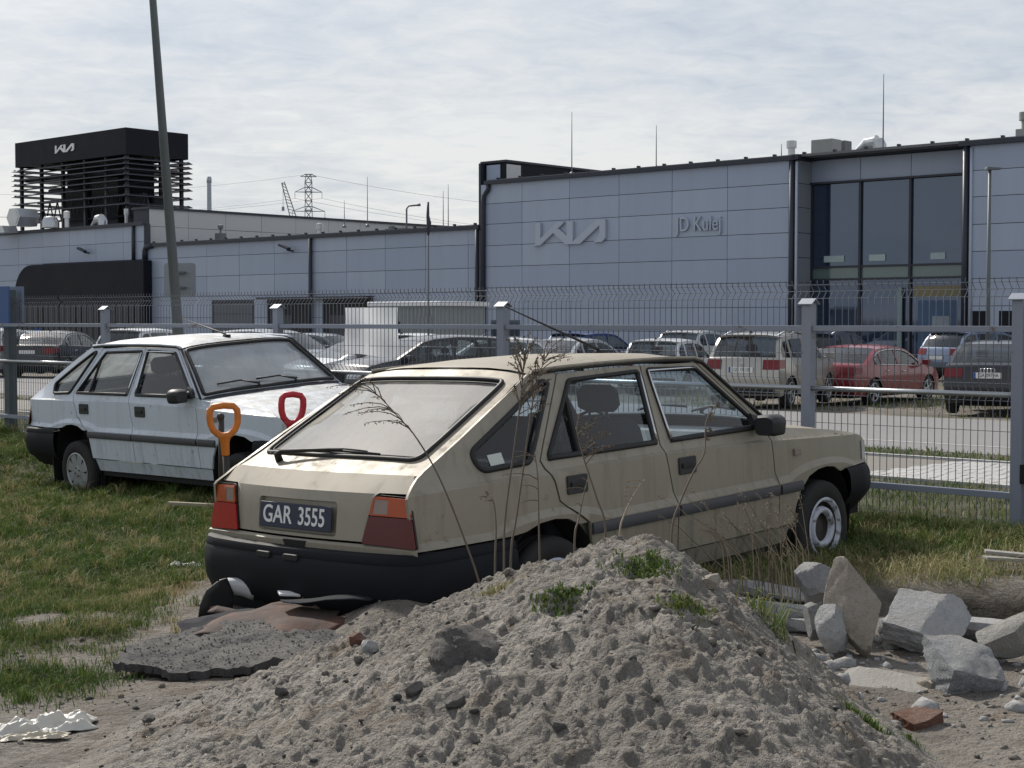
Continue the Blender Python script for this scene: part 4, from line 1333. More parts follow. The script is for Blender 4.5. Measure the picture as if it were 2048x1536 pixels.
# workshop wing
rows_w = [-.8, .18, 1.17, 1.95, 3.0, 4.11, 5.22, 6.0]
gar = [(-70.27, -66.76), (-65.43, -61.95), (-60.86, -57.24)]
bx(wk, 'wall', M_wallback, -76.6, -49.72, .15, 18, -.5, 6.0)
edges = [-76.5, -73.7]
cw = [-76.5, -73.7, -70.84, -67.91, -64.9, -61.8, -59.11, -56.24, -53.38, -50.52, -49.72]
panels(wk, cw, [2.98, 4.11, 5.22, 6.0], dv=.148)
segs = [(-76.5, -73.4), (-73.4, -70.4), (-66.7, -65.5), (-61.9, -60.9), (-57.2, -54.6), (-54.6, -52.1), (-50.55, -49.72)]
for a, b in segs: panels(wk, [a, b], [-.8, .6, 1.78, 2.98], dv=.148)
panels(wk, [-70.4, -66.7], [2.74, 2.98], dv=.148); panels(wk, [-65.5, -61.9], [2.74, 2.98], dv=.148); panels(wk, [-60.9, -57.2], [2.74, 2.98], dv=.148)
panels(wk, [-52.1, -50.55], [1.78, 2.98], dv=.148)
M_gdoor = plain('sectional_door', (.085, .095, .115), .45, var=.1)
for gi, (a, b) in enumerate(gar):
    bx(wk, 'door_frame', M_trim, a - .10, a + .02, .10, .16, -.4, 2.74); bx(wk, 'door_frame', M_trim, b - .02, b + .10, .10, .16, -.4, 2.74); bx(wk, 'door_frame', M_trim, a, b, .10, .16, 2.62, 2.74)
    if gi == 0:
        for k in range(5): bx(wk, 'garage_door', M_gdoor, a + .03, b - .03, .12, .149, -.4 + k * .6, .17 + k * .6)
    else:
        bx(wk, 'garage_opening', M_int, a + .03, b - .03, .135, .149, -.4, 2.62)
        bx(wk, 'shelf', plain('workshop_clutter', (.07, .075, .085), .8, var=.6, scale=1.5), a + .5, b - 1.5, .10, .13, .2, 1.9)
for k in range(13):
    bx(wk, 'canopy_slat', M_trim, -65.5 + k * .66, -65.0 + k * .66, -.55, .14, 2.80, 2.86)
bx(wk, 'canopy_edge', M_trim, -65.6, -57.0, -.60, -.54, 2.74, 2.86)
bx(wk, 'window_band', M_fglass, -52.05, -50.60, .13, .149, .9, 1.74)
bx(bld, 'window_band', M_fglass, -48.9, -47.1, -.045, -.034, .9, 1.65)
bx(wk, 'gutter', M_trim, -76.6, -49.68, -.08, .25, 5.93, 6.10)
bx(wk, 'roof_sheet', M_rooftop, -76.5, -49.75, .2, 18, 6.08, 6.16)
for k in range(20): bx(wk, 'snow_guard', M_trim, -76 + k * 1.36, -75.9 + k * 1.36, .1, .24, 6.16, 6.24)
for u in (-61.80, -49.82): 
    m = MB(); m.tube([(u, -.02, 5.95 - BZ), (u, -.02, -.3 - BZ)], .10, 10); m.build('downpipe', M_trim, wk, smooth=True)
m = MB(); m.tube([(-75.9, .0, 6.0 - BZ), (-76.5, .0, 5.92 - BZ), (-76.62, .0, 5.7 - BZ), (-76.62, .0, 5.2 - BZ)], .16, 10); m.build('downpipe', M_trim, wk, smooth=True)
for u in (-63.95,):
    m = MB(); m.prism([(0, 0), (.75, -.22), (.80, -.12), (.05, .12)], -.12, .12, lambda a, b, d: (u + a, -.3 + d, 5.58 - BZ + b)); m.tube([(u + .62, -.3, 5.35 - BZ), (u + .62, .15, 5.30 - BZ)], .05, 8); m.build('floodlight', M_trim, wk)
# left wing with black portal
bx(lf, 'wall', M_wallback, -110, -77.06, .10, 14, -.5, 7.3)
bx(lf, 'wall', M_wallback, -77.06, -76.75, .10, .5, -.5, 7.3)
panels(lf, [-90.75, -87.8], [2.3, 3.25, 4.2, 5.22], dv=.098)
panels(lf, [-108.2, -105.3, -102.4, -99.5, -96.6, -93.7, -90.75, -87.8, -84.75, -81.82, -78.9, -76.8], [5.22, 6.28, 7.28], dv=.098)
panels(lf, [-108.2, -105.3, -102.4, -99.5, -96.6, -93.7, -90.75], [-.8, .3, 1.3, 2.3, 3.25, 4.2, 5.22], dv=.098)
po = [(-90.35, -.4), (-90.35, 3.2)] + [(-88.4 - 1.95 * math.cos(a), 3.2 + 1.95 * math.sin(a)) for a in np.linspace(0, math.pi / 2, 9)] + [(-76.05, 5.15), (-76.05, -.4)]
m = MB(); m.prism(po, -.50, .096, lambda u, z, d: (u, d, z - BZ)); m.build('portal', M_black_clad, lf, bevel=.05)
for k in range(22):
    bx(lf, 'portal_slat', plain('portal_slats', (.028, .028, .036), .5), -89.9 + k * .62, -89.45 + k * .62, -.53, -.502, -.35, 2.6)
bx(lf, 'gutter', M_trim, -110, -76.7, -.12, .2, 7.22, 7.40)
bx(lf, 'roof_sheet', M_rooftop, -110, -77.06, .15, 14, 7.36, 7.44)
m = MB(); m.tube([(-77.75, -.02, 7.25 - BZ), (-77.75, -.02, 5.1 - BZ)], .11, 10); m.build('downpipe', M_trim, lf, smooth=True)
u = -83.2
m = MB(); m.prism([(0, 0), (.75, -.22), (.80, -.12), (.05, .12)], -.12, .12, lambda a, b, d: (u + a, -.3 + d, 6.0 - BZ + b)); m.tube([(u + .62, -.3, 5.8 - BZ), (u + .62, .1, 5.75 - BZ)], .05, 8); m.build('floodlight', M_trim, lf)
# tall hall behind, its pale side wall receding to the right
hall = empty('rear_hall_building', uv(-77.0, 53.6, BZ), (0, 0, ROT_UV), 'tall pale hall behind the workshop, its side wall receding to the right', 'building')
m = MB(); m.box(-1.6, -.02, 0, 34, 0, 8.62); m.build('wall', M_wallback, hall)
panels(hall, [.0, 2.8, 5.6, 8.4, 11.2, 14.0, 16.8, 19.6, 22.4, 25.2, 28.0, 30.8, 33.6], [4.2, 5.75, 7.2, 8.24], dv=-.018, axis='v', mat=M_grey_wall)
m = MB(); m.box(-1.7, .12, -.1, 34, 8.62, 8.76); m.build('roof_edge', M_trim, hall)
# louvred sign tower on the roof of the left wing
tw = empty('louvre_tower', uv(-82, 55.4, 7.4), (0, 0, ROT_UV), 'dark louvred tower with a sign band on top of the left wing roof', 'tower')
TZ = 7.4
def tb(name, mat, x0, x1, y0, y1, z0, z1, bevel=0):
    m = MB(); m.box(x0, x1, y0, y1, z0 - TZ, z1 - TZ); return m.build(name, mat, tw, bevel=bevel)
for nm, a in (('band', (-13.0, 0, 0, .15)), ('band', (-13.0, 0, 4.55, 4.70)), ('band', (-13.0, -12.85, .15, 4.55)), ('band', (-.15, 0, .15, 4.55))):
    tb(nm, M_black_clad, a[0], a[1], a[2], a[3], 11.95, 13.6)
tb('band_roof', M_black_clad, -12.85, -.15, .15, 4.55, 12.05, 12.2)
M_louvre = plain('louvre_blade', (.075, .08, .10), .4, var=.1, metal=.3)
for z in (11.72, 11.42, 11.10, 10.76, 10.40, 10.0, 9.46, 8.92):
    for seg in ('f', 'b', 'l', 'r'):
        m = MB()
        if seg in 'fb':
            y = 0 if seg == 'f' else 4.7; s_ = 1 if seg == 'f' else -1
            m.prism([(y - .22 * s_, z - .04), (y + .10 * s_, z + .07), (y + .10 * s_, z + .02), (y - .22 * s_, z - .08)], -13.15, .15, lambda a, b, d: (d, a, b - TZ))
        else:
            x = -13 if seg == 'l' else 0; s_ = 1 if seg == 'l' else -1
            m.prism([(x - .22 * s_, z - .04), (x + .10 * s_, z + .07), (x + .10 * s_, z + .02), (x - .22 * s_, z - .08)], -.12, 4.82, lambda a, b, d: (a, d, b - TZ))
        m.build('louvre', M_louvre, tw)
for x in (-12.7, -10.2, -7.6, -5.0, -2.6, -.35):
    for y in (.3, 4.4): tb('column', M_trim, x - .1, x + .1, y - .1, y + .1, 7.4, 12.1)
m = MB()
for i in range(14):
    x = -12.6 + i * .93
    m.tube([(x, 1.5, .9), (x + .46, 1.5, 2.2)], .05, 5); m.tube([(x + .46, 1.5, 2.2), (x + .93, 1.5, .9)], .05, 5)
m.tube([(-12.7, 1.5, .9), (-.3, 1.5, .9)], .07, 6); m.tube([(-12.7, 1.5, 2.2), (-.3, 1.5, 2.2)], .07, 6)
for z in (3.1, 3.9): m.tube([(-12.7, 2.4, z), (-.3, 2.4, z)], .12, 6)
m.build('inner_truss', M_trim, tw)
for x0, x1, z0, z1 in ((-10.0, -7.2, 7.5, 10.3), (-6.6, -3.6, 7.5, 10.9), (-2.8, -1.0, 7.5, 9.6)):
    tb('plant_unit', plain('plant_dark', (.035, .037, .042), .7), x0, x1, 1.8, 3.9, z0, z1)
tb('inner_screen', M_black_clad, -10.4, -.6, 2.35, 2.5, 7.6, 11.95)
tb('plant_deck', M_trim, -12.6, -.3, .5, 4.3, 10.95, 11.2)
o = maker_sign(-8.05, -5.75, 12.55 - TZ, 13.05 - TZ, -.002, -.06).build('sign_letters', M_white, tw)
# ------------------------------------------------------------------ the two old hatchbacks
P_beige = dirty_paint('beige_metallic_paint', (.305, .278, .222), metal=.12, rough=.30, amount=.85, dust=(.27, .235, .185), dust_amt=.8, moss=.75, grime=(.085, .080, .062))
P_white = dirty_paint('old_white_paint', (.60, .66, .75), metal=0.0, rough=.36, amount=.6, dust=(.38, .365, .32), dust_amt=.55, moss=.9, grime=(.19, .185, .16), roofdirt=.65)
G_rear = glass_mat('dusty_rear_glass', (.45, .47, .44), dust=.88, dustcol=(.76, .73, .66), refl=.9, rough=.06, wipe=True, base=.14)
G_side = glass_mat('grimy_side_glass', (.72, .81, .88), dust=.025, dustcol=(.30, .33, .32), streak=.045)
G_front = glass_mat('hazy_windscreen', (.66, .72, .74), dust=.80, dustcol=(.74, .77, .78), refl=.95, base=.24)
t = NT('rusty_white_rim'); rn = t.ramp(t.noise(14, 6, .7), [(.52, 0), (.64, 1)])
t.set(col=t.mix(rn, (.50, .53, .60), (.085, .06, .05)), rough=.6); M_oldring = t.m
M_oldrim = plain('rusty_wheel_disc', (.055, .045, .042), .8, var=.5, scale=18)
M_cap = plain('grey_hubcap', (.34, .36, .38), .4, metal=.4, var=.15, scale=12)
beige = hatchback('hatchback_car', 'dusty beige old hatchback with black plate GAR 3555 sunk in the sand', P_beige, 'steel', M_oldrim, G_rear, G_side, G_side)
beige.location = (-1.035, 7.191, -.017)
beige.rotation_euler = (R(-1.322), R(-1.853), R(47.353))
white = hatchback('hatchback_car', 'dirty white old hatchback parked on the grass at left', P_white, 'cap', M_cap, G_rear, G_side, G_front, wheel_drop=.07)
white.location = (-4.182, 15.393, .079)
white.rotation_euler = (R(4.018), R(-.657), R(-43.341))
# ------------------------------------------------------------------ modern cars on the dealer's lot
M_cglass = glass_mat('car_window_glass', (.50, .55, .57), dust=.05, dustcol=(.4, .4, .4))
def car_paint(name, col, metal=.3):
    t = NT(name)
    t.set(col=t.mix(t.noise(1.5, 4), tuple(c * .92 for c in col), col), rough=.28, metal=metal, coat=.55, coat_rough=.04); return t.m
M_tail = lens('car_tail_lens', (.20, .010, .013))
SHAPES = {
 'sedan': dict(W=.91, belt=[(0, .96), (1.2, .97), (3.3, .90)], rear=[(.14, .26), (.04, .34), (.0, .52), (.03, .72), (.09, .96), (.14, 1.0)], trunk=[(.14, 1.0), (.40, 1.025), (.62, 1.035)],
   rwin=[(.62, 1.035), (1.0, 1.25), (1.32, 1.385)], roof=[(1.32, 1.385), (1.65, 1.44), (2.1, 1.455), (2.55, 1.43), (2.82, 1.375)], wind=[(2.82, 1.375), (3.2, 1.20), (3.62, .99)],
   hood=[(3.62, .99), (4.05, .93), (4.42, .82), (4.58, .70)], nose=[(4.58, .70), (4.68, .58), (4.70, .45), (4.62, .25)], wins=[(.98, 1.34), (1.42, 2.16), (2.24, 3.40)], seams=[1.36, 2.20, 3.30], ax=(.98, 3.78), Rw=.33, lamp=(.76, .93)),
 'hatch': dict(W=.87, belt=[(0, .98), (1.2, .97), (3.1, .90)], rear=[(.12, .26), (.03, .36), (.0, .55), (.02, .75), (.07, .95), (.10, 1.0)], trunk=[(.10, 1.0), (.12, 1.02)],
   rwin=[(.12, 1.02), (.25, 1.25), (.42, 1.43)], roof=[(.36, 1.455), (.55, 1.48), (1.0, 1.505), (1.6, 1.51), (2.1, 1.475), (2.38, 1.41)], wind=[(2.38, 1.41), (2.75, 1.21), (3.15, 1.0)],
   hood=[(3.15, 1.0), (3.55, .93), (3.85, .82), (3.98, .70)], nose=[(3.98, .70), (4.06, .58), (4.08, .44), (4.0, .25)], wins=[(.34, .78), (.86, 1.66), (1.74, 2.95)], seams=[.82, 1.70, 2.85], ax=(.72, 3.24), Rw=.31, lamp=(.78, .97)),
 'suv': dict(W=.93, belt=[(0, 1.08), (1.2, 1.06), (3.3, 1.0)], rear=[(.14, .30), (.04, .40), (.0, .60), (.02, .82), (.07, 1.03), (.10, 1.08)], trunk=[(.10, 1.08), (.13, 1.10)],
   rwin=[(.13, 1.10), (.30, 1.36), (.48, 1.55)], roof=[(.42, 1.585), (.62, 1.615), (1.1, 1.65), (1.8, 1.66), (2.4, 1.61), (2.72, 1.53)], wind=[(2.72, 1.53), (3.05, 1.34), (3.45, 1.11)],
   hood=[(3.45, 1.11), (3.9, 1.05), (4.25, .95), (4.40, .80)], nose=[(4.40, .80), (4.48, .66), (4.50, .48), (4.40, .30)], wins=[(.42, .96), (1.04, 1.92), (2.0, 3.25)], seams=[1.0, 1.96, 3.12], ax=(.86, 3.56), Rw=.36, lamp=(.86, 1.06)),
}
TAGNAME = dict(trunk='trunk_lid', rwin='rear_window', roof='roof', wind='windshield', hood='hood')
def parked_car(shape, label, paint, x, y, yaw, sx=1.0, sz=1.0, plate=None, extras=None, dark_roof_rails=False, name='parked_car', rails=False, lampmat=None, low_black=True):
    S = SHAPES[shape]
    W = S['W']; 
    belt = lerp_fn(*zip(*S['belt']))
    car = empty(name, (x, y, float(ground_z(np.array([x]), np.array([y]))[0])), (0, 0, R(yaw)), label, 'car', 'modern cars on the lot beyond the fence')
    car.scale = (sx, 1, sz)
    Lx = S['nose'][1][0]
    Hh = max(p[1] for p in S['roof'])
    Pt = lerp_fn([0, .12, .5, 1.0, Lx - 1.1, Lx - .5, Lx - .15, Lx], [.88, .91, .965, 1, 1, .965, .89, .83])
    bul = lerp_fn([0, .5, 1.0, Lx - 1.9, Lx - 1.0, Lx - .3, Lx], [.10, .06, .03, 0, -.07, -.16, -.22])
    drp = lerp_fn([0, .2, S['roof'][0][0], S['roof'][0][0] + .2, S['roof'][-1][0], S['wind'][-1][0], Lx - .4, Lx], [.0, .02, .04, .06, .055, .04, .055, .0])
    def YF(xx, z):
        b = belt(xx)
        if z <= b:
            return W * Pt(xx) * (1 - .035 * ((z - .62) / .40) ** 2)
        return W * Pt(xx) * (.960 - .20 * (z - b) / (Hh - b))
    def ac(px, pz, tt, off=0):
        xs = px + bul(px) * tt * tt; ze = pz - drp(px)
        return (xs, tt * YF(xs, ze), pz - drp(px) * tt ** 4 + off)
    full = S['rear'] + S['trunk'][1:] + S['rwin'][1:] + S['roof'][1:] + S['wind'][1:] + S['hood'][1:] + S['nose'][1:]
    top = [(px + bul(px), pz - drp(px)) for px, pz in full]
    Rw = S['Rw']
    bot = []
    for ax in S['ax'][::-1]:
        ra = Rw + .055
        bot += [(ax + ra, .27)] + [(ax + ra * math.cos(a), Rw * .95 + ra * math.sin(a)) for a in np.linspace(0.05, math.pi - .05, 11)] + [(ax - ra, .27)]
    bot = [p for p in bot]
    sil = top + [(top[-1][0] - .1, .25)] + bot + [(top[0][0] + .1, .26)]
    # windows
    def ztop(xx):
        return float(np.interp(xx, [p[0] for p in top[4:]], [p[1] for p in top[4:]])) if True else 0
    tx = [p[0] for p in top]; 
    cab = [p for p in top if p[1] > belt(p[0]) + .01]
    def ztop(xx): return float(np.interp(xx, [p[0] for p in cab], [p[1] for p in cab]))
    wins = []
    for a, b in S['wins']:
        xs = np.linspace(a, b, 13)
        up = [(q, ztop(q) - .075) for q in xs if ztop(q) - .075 > belt(q) + .05]
        if len(up) < 2: continue
        q0, q1 = up[0][0], up[-1][0]
        wins.append(round_poly([(max(a, q0 - .10), belt(q0) + .03), (min(b, q1 + .12), belt(q1) + .03)] + up[::-1], .015, 2))
    inward = lambda p: (0, .02 if p.y < 0 else -.02, 0)
    xb = [-1] + S['seams'] + [9]
    for i, nm in enumerate(('quarter_panel', 'door', 'door', 'fender')):
        pl = clip_x(sil, xb[i] + .005, xb[i + 1] - .005)
        if len(pl) < 3: continue
        hs = []
        for w_ in wins:
            c_ = clip_x(w_, xb[i] + .03, xb[i + 1] - .03)
            if len(c_) > 2: hs.append(c_)
        mb = patch(pl, lambda a, b: (a, -YF(a, b), b), hs, [], .13, inward)
        pa = mb.build(nm, paint, car, smooth=True, sharp=35); pb = mirrored(mb).build(nm, paint, car, smooth=True, sharp=35)
        for h in hs:
            g = patch(h, lambda a, b: (a, -(YF(a, b) - .012), b), grid=.3)
            g.build('side_window', M_cglass, car); mirrored(g).build('side_window', M_cglass, car)
        if nm == 'door':
            for sg, par in ((-1, pa), (1, pb)):
                hx = xb[i] + .14; hz = belt(hx) - .13
                m = MB(); m.tube([(hx, sg * (YF(hx, hz) + .004), hz), (hx + .03, sg * (YF(hx, hz) + .025), hz), (hx + .17, sg * (YF(hx, hz) + .025), hz), (hx + .20, sg * (YF(hx, hz) + .004), hz)], .014, 6); m.build('door_handle', M_chrome if extras == 'chrome' else paint, par, smooth=True)
    if extras == 'chrome':
        for sg in (-1, 1):
            m = MB(); a0, b0 = S['wins'][0][0] + .1, S['wins'][-1][1] - .1
            pts = [(q, belt(q) + .015) for q in np.linspace(a0, b0, 10)] + [(q, max(belt(q) + .02, ztop(q) - .06)) for q in np.linspace(b0, a0, 16)]
            m.tube([(q, sg * (YF(q, zz) + .004), zz) for q, zz in pts], .014, 5, closed=True); m.build('chrome_trim', M_chrome, car, smooth=True)
    ts = [-1, -.97, -.85, -.5, 0, .5, .85, .97, 1]
    for tg, nm in TAGNAME.items():
        f, L, T = profile_fn(S[tg])
        ss = sorted(set(T + list(np.linspace(0, 1, 7))))
        m = MB()
        if tg in ('rwin', 'wind'):
            gt = [-.90, -.5, 0, .5, .90]
            m.grid(lambda s, q: ac(*f(s), q, -.004), ss, gt); m.build(nm, M_cglass, car, smooth=True)
            for qq in ([-1, -.90], [.90, 1]):
                m = MB(); m.grid(lambda s, q: ac(*f(s), q), ss, qq); m.build('pillar', paint, car, smooth=True)
        else:
            m.grid(lambda s, q: ac(*f(s), q), ss, ts); m.build(nm, paint, car, smooth=True, sharp=40)
    if shape != 'sedan':      # roof spoiler over the rear window
        m = MB(); x0, z0 = S['roof'][0]
        m.grid(lambda k, q: ac([x0 + .16, x0 - .02, x0 + .01, x0 + .12][int(k)], [z0 + .03, z0 + .006, z0 - .03, z0 - .03][int(k)], q), range(4), np.linspace(-.93, .93, 9)); m.build('rear_spoiler', paint, car, smooth=True, sharp=40)
    for tg, nm in (('rear', 'rear_bumper'), ('nose', 'front_bumper')):
        f, L, T = profile_fn(S[tg]); ss = sorted(set(T + list(np.linspace(0, 1, 9))))
        zsp = .5
        m = MB(); m.grid(lambda s, q: ac(*f(s), q), ss, ts); bp_ = m.build(nm, paint, car, smooth=True, sharp=50)
        pz = [p[1] for p in S[tg]]; pxx = [p[0] for p in S[tg]]
        if tg == 'nose': pz = pz[::-1]; pxx = pxx[::-1]
        sx_ = -1 if tg == 'rear' else 1
        def surf(q, z, o): 
            p = ac(float(np.interp(z, pz, pxx)), z, q); return (p[0] + sx_ * o, p[1], z)
        if low_black:
            m = MB(); m.grid(lambda z, q: surf(q, z, .012), [.30, .38, .46], np.linspace(-.9, .9, 9)); m.build('bumper_insert', M_black_plastic, bp_, smooth=True)
        for sg in (-1, 1):
            z0, z1 = (S['lamp'] if tg == 'rear' else (.62, .69 if shape != 'suv' else .78))
            m = MB(); m.grid(lambda q, z: surf(sg * q, z, .010), np.linspace(.58, 1.0, 6), np.linspace(z0, z1, 5))
            if tg == 'rear': m.grid(lambda a, z: (float(np.interp(z, pz, pxx)) + bul(.05) + a, sg * (YF(.12 + a, z) + .010), z), [-.005, .10, .26], np.linspace(z0 + .02, z1, 4))
            m.build('tail_light' if tg == 'rear' else 'headlight', (lampmat or M_tail) if tg == 'rear' else M_headlight, car, smooth=True)
        if tg == 'rear':
            pzz = .80 if shape == 'sedan' else .77
            c_ = surf(0, pzz, .02)
            m = MB(); m.box(-.26, .26, -.056, .056, -.004, .004)
            po = m.build('license_plate', M_plate_white, car, loc=c_, rot=(math.pi / 2, 0, -math.pi / 2))
            if plate:
                link_mesh('lettering', text_mesh('lettering', plate, .098, .002, M_letter_dark, .82), po, (.02, 0, .006))
                m = MB(); m.box(-.258, -.218, -.054, .054, .004, .006); m.build('plate_band', M_eu_blue, po)
        else:
            m = MB(); m.grid(lambda z, q: surf(q, z, .012), [.40, .5, .60], np.linspace(-.45, .45, 7)); m.build('grille', M_black_plastic, car, smooth=True)
            for k in range(12):
                q = -.42 + k * .0764
                m = MB(); m.grid(lambda z, w_: surf(q + w_, z, .022), [.42, .5, .59], [0, .025]); m.build('grille_slat', M_chrome, car)
    m = MB(); m.box(.25, Lx - .3, -W * .72, W * .72, .20, .45); m.box(.4, Lx - .9, -W * .78, W * .78, .30, .62); m.build('underbody', M_dark, car)
    bz = belt(1.5); fx = S['seams'][1]
    for yy in (-.38, .38): seat(car, fx + .15, yy, bz - .52, M_seat)
    m = MB(); m.box(fx - .75, fx - .30, -W * .70, W * .70, bz - .5, bz - .33); m.box(fx - .95, fx - .72, -W * .70, W * .70, bz - .5, bz + .03); m.build('rear_bench', M_seat, car, bevel=.04)
    m = MB(); wx = S['wind'][-1][0]; m.box(wx - .55, wx - .05, -W * .80, W * .80, bz - .45, bz - .03); m.build('dashboard', M_black_plastic, car, bevel=.04)
    if shape == 'sedan':
        m = MB(); m.box(.55, fx - .9, -W * .75, W * .75, bz - .1, bz + .02); m.build('parcel_shelf', M_dark, car)
    for ax in S['ax']:
        for sg in (-1, 1):
            wheel(car, (ax, sg * (W - .13), Rw), sg, Rt=Rw, w=.20, kind='alloy', rr=Rw * .66)
            m = MB(); ra = Rw + .05
            m.grid(lambda a, d: (ax + ra * math.cos(a), sg * (W - .06 - d), Rw * .95 + ra * math.sin(a)), np.linspace(0, math.pi, 9), [0, .30]); m.build('wheel_arch_liner', M_dark, car)
    for sg in (-1, 1):
        mx = S['wind'][-1][0] - .30; mz = belt(mx) + .09
        m = MB(); yb = sg * (YF(mx, belt(mx)))
        m.tube([(mx, yb, mz - .04), (mx, yb + sg * .06, mz - .02)], .025, 6)
        m.add([(mx + a * .10, yb + sg * (.04 + b * .20), mz + c * .13 - .05) for a in (-.4, .8) for b in (0, 1) for c in (0, 1)], [(0, 1, 3, 2), (4, 6, 7, 5), (0, 4, 5, 1), (2, 3, 7, 6), (1, 5, 7, 3), (0, 2, 6, 4)])
        m.build('wing_mirror', paint, car, bevel=.02)
    if rails:
        for sg in (-1, 1):
            m = MB(); m.tube([ac(px, pz - .01, sg * .86, .0) for px, pz in S['roof'][1:2]] + [ac(px, pz, sg * .86, .05) for px, pz in S['roof'][2:5]] + [ac(*S['roof'][-1], sg * .84, .0)], .018, 6); m.build('roof_rail', M_steel, car, smooth=True)
    ant = MB(); px, pz = S['roof'][1]; ant.add([(px, -.02, pz - .01), (px + .16, -.02, pz), (px + .02, 0, pz + .07), (px, .02, pz - .01), (px + .16, .02, pz)], [(0, 1, 2), (3, 2, 4), (0, 2, 3), (1, 4, 2)]); ant.build('roof_aerial', M_black_plastic, car)
    return car
def at_px(px, d): return ((px - 1024) / 3076 * d, d)
def park(shape, label, paint, px, d, yaw, **kw):
    """px, d: where the middle of the car stands"""
    cx, cy = at_px(px, d)
    Lx = SHAPES[shape]['nose'][1][0] * kw.get('sx', 1) / 2
    return parked_car(shape, label, paint, cx - math.cos(R(yaw)) * Lx, cy - math.sin(R(yaw)) * Lx, yaw, **kw)
PA = dict(champ=car_paint('champagne_paint', (.40, .385, .35), .5), red=car_paint('red_paint', (.21, .010, .018), 0), black=car_paint('black_paint', (.012, .013, .018), .2), bluegrey=car_paint('blue_grey_paint', (.17, .22, .32), .4), white=car_paint('white_car_paint', (.66, .68, .70), 0), silver=car_paint('silver_paint', (.46, .47, .48), .6), blue=car_paint('blue_paint', (.03, .06, .20), .4), navy=car_paint('navy_paint', (.016, .024, .06), .4), grey=car_paint('grey_paint', (.12, .135, .16), .4))
c = park('sedan', 'black sedan with ringed badge and plate GA 097HA at right edge', PA['black'], 2005, 31.7, 66, sx=1.06, plate='GA 097HA', lampmat=None)
m = MB()
for k in range(4):
    m.tube([(0, .096 - k * .064 + .042 * math.cos(a), .042 * math.sin(a)) for a in np.linspace(0, 2 * math.pi, 15)[:-1]], .006, 5, closed=True)
m.build('ring_badge', M_chrome, c, loc=(.028, 0, .895), smooth=True)
c = park('hatch', 'champagne silver hatchback with roof rails and plate GD 7A138', PA['champ'], 1548, 33.2, 61, plate='GD 7A138', rails=True, sz=1.04, low_black=True)
m = MB(); m.tube([(0, -.035, .035), (0, .035, .018), (0, -.035, -.018), (0, .035, -.035)], .010, 6); m.build('maker_badge', M_chrome, c, loc=(.018, 0, .86))
park('sedan', 'dark red low saloon standing in the dry grass', PA['red'], 1735, 36.5, 50, sz=.95, extras='chrome')
park('suv', 'blue-grey off-roader seen from the side behind the red saloon', PA['bluegrey'], 1965, 50, 34)
park('suv', 'dark navy off-roader parked behind the champagne hatchback', PA['navy'], 1660, 46, 58, rails=True, sz=.97)
park('hatch', 'white hatchback parked just left of the champagne hatchback', PA['white'], 1345, 42, 66, sz=.98)
park('suv', 'white estate with roof rails behind the white hatchback', PA['white'], 1395, 56, 62, sz=.96, rails=True)
park('sedan', 'silver saloon with bright rear window above the beige car roof', PA['silver'], 1150, 43, 58)
park('hatch', 'blue hatchback behind the silver saloon', PA['blue'], 1190, 51, 52, sz=1.03)
park('suv', 'black off-roader facing left beside the white banner', PA['black'], 850, 34.5, 212, sz=.90)
park('hatch', 'white hatchback with dark spoiler right behind the black off-roader', PA['white'], 950, 41, 205, sz=.98)
park('hatch', 'white hatchback roof showing behind the black off-roader, farthest of that row', PA['white'], 850, 50, 62)
park('sedan', 'white saloon with bright bonnet below the white banner', PA['white'], 735, 38, 215, sz=.98)
park('hatch', 'dark silver people carrier behind the white old car windscreen', PA['grey'], 560, 41, -32, sz=1.04)
park('hatch', 'small dark hatchback far back beside the garage doors', PA['grey'], 655, 56, -30, sz=.98)
park('hatch', 'white hatchback whose roof shows above the white old car', PA['white'], 305, 46, 70, sz=1.03)
park('sedan', 'dark grey saloon with chrome window line at the left', PA['black'], 118, 49.5, 82, extras='chrome')
park('hatch', 'pale blue hatchback behind the dark grey saloon at the left', car_paint('pale_blue_paint', (.33, .40, .48), .4), 62, 57, 80)
park('hatch', 'silver hatchback cut by the left edge of the picture', PA['silver'], 5, 49, 84)
# ------------------------------------------------------------------ poles, lamps, roof plant, far structures
def W3(px, py, d):
    """a point seen at that direction, d metres ahead"""
    return Vector(((px - 1024) / 3076 * d, d, CAM_H + (640 - py) / 3076 * d))
M_pole = plain('galvanised_pole', (.13, .15, .165), .55, metal=.2, var=.2, scale=2)
def thing_mesh(mb, name, mat, label, cat, group=None, origin=None, **kw):
    if origin is not None:
        mb.v = [(x - origin[0], y - origin[1], z - origin[2]) for x, y, z in mb.v]
        kw['loc'] = origin
    return tag(mb.build(name, mat, None, **kw), label, cat, group)
# leaning lamp post with the back of a sign plate
b = Vector((-5.02, 23.6, -.02)); top = W3(312, 0, 22.6); t_ = top + (top - b) * .35
lp = empty('lamp_post', b, (0, 0, 0), 'tall leaning grey lamp post behind the white old car', 'lamp post')
m = MB(); m.tube([(0, 0, 0), tuple((top - b)), tuple(t_ - b)], [.088, .052, .045], 14); m.build('pole', M_pole, lp, smooth=True)
m = MB(); m.tube([tuple(t_ - b), tuple(t_ - b + Vector((-.6, -.3, .15))), tuple(t_ - b + Vector((-1.3, -.7, .2)))], .04, 8); m.build('lamp_arm', M_pole, lp, smooth=True)
s0 = W3(354, 560, 23.55)
m = MB(); m.prism(round_poly([(-.26, -.26), (.26, -.26), (.26, .26), (-.26, .26)], .05), -.006, .006, lambda u, v, d: (u, d + .13, v))
sg = m.build('sign_board', plain('sign_back', (.27, .30, .33), .5, metal=.4), lp, loc=tuple(s0 - b), rot=(0, 0, R(-12)))
m = MB(); m.box(-.10, .10, .02, .124, .10, .13); m.box(-.10, .10, .02, .124, -.13, -.10); m.build('bracket', M_pole, sg)
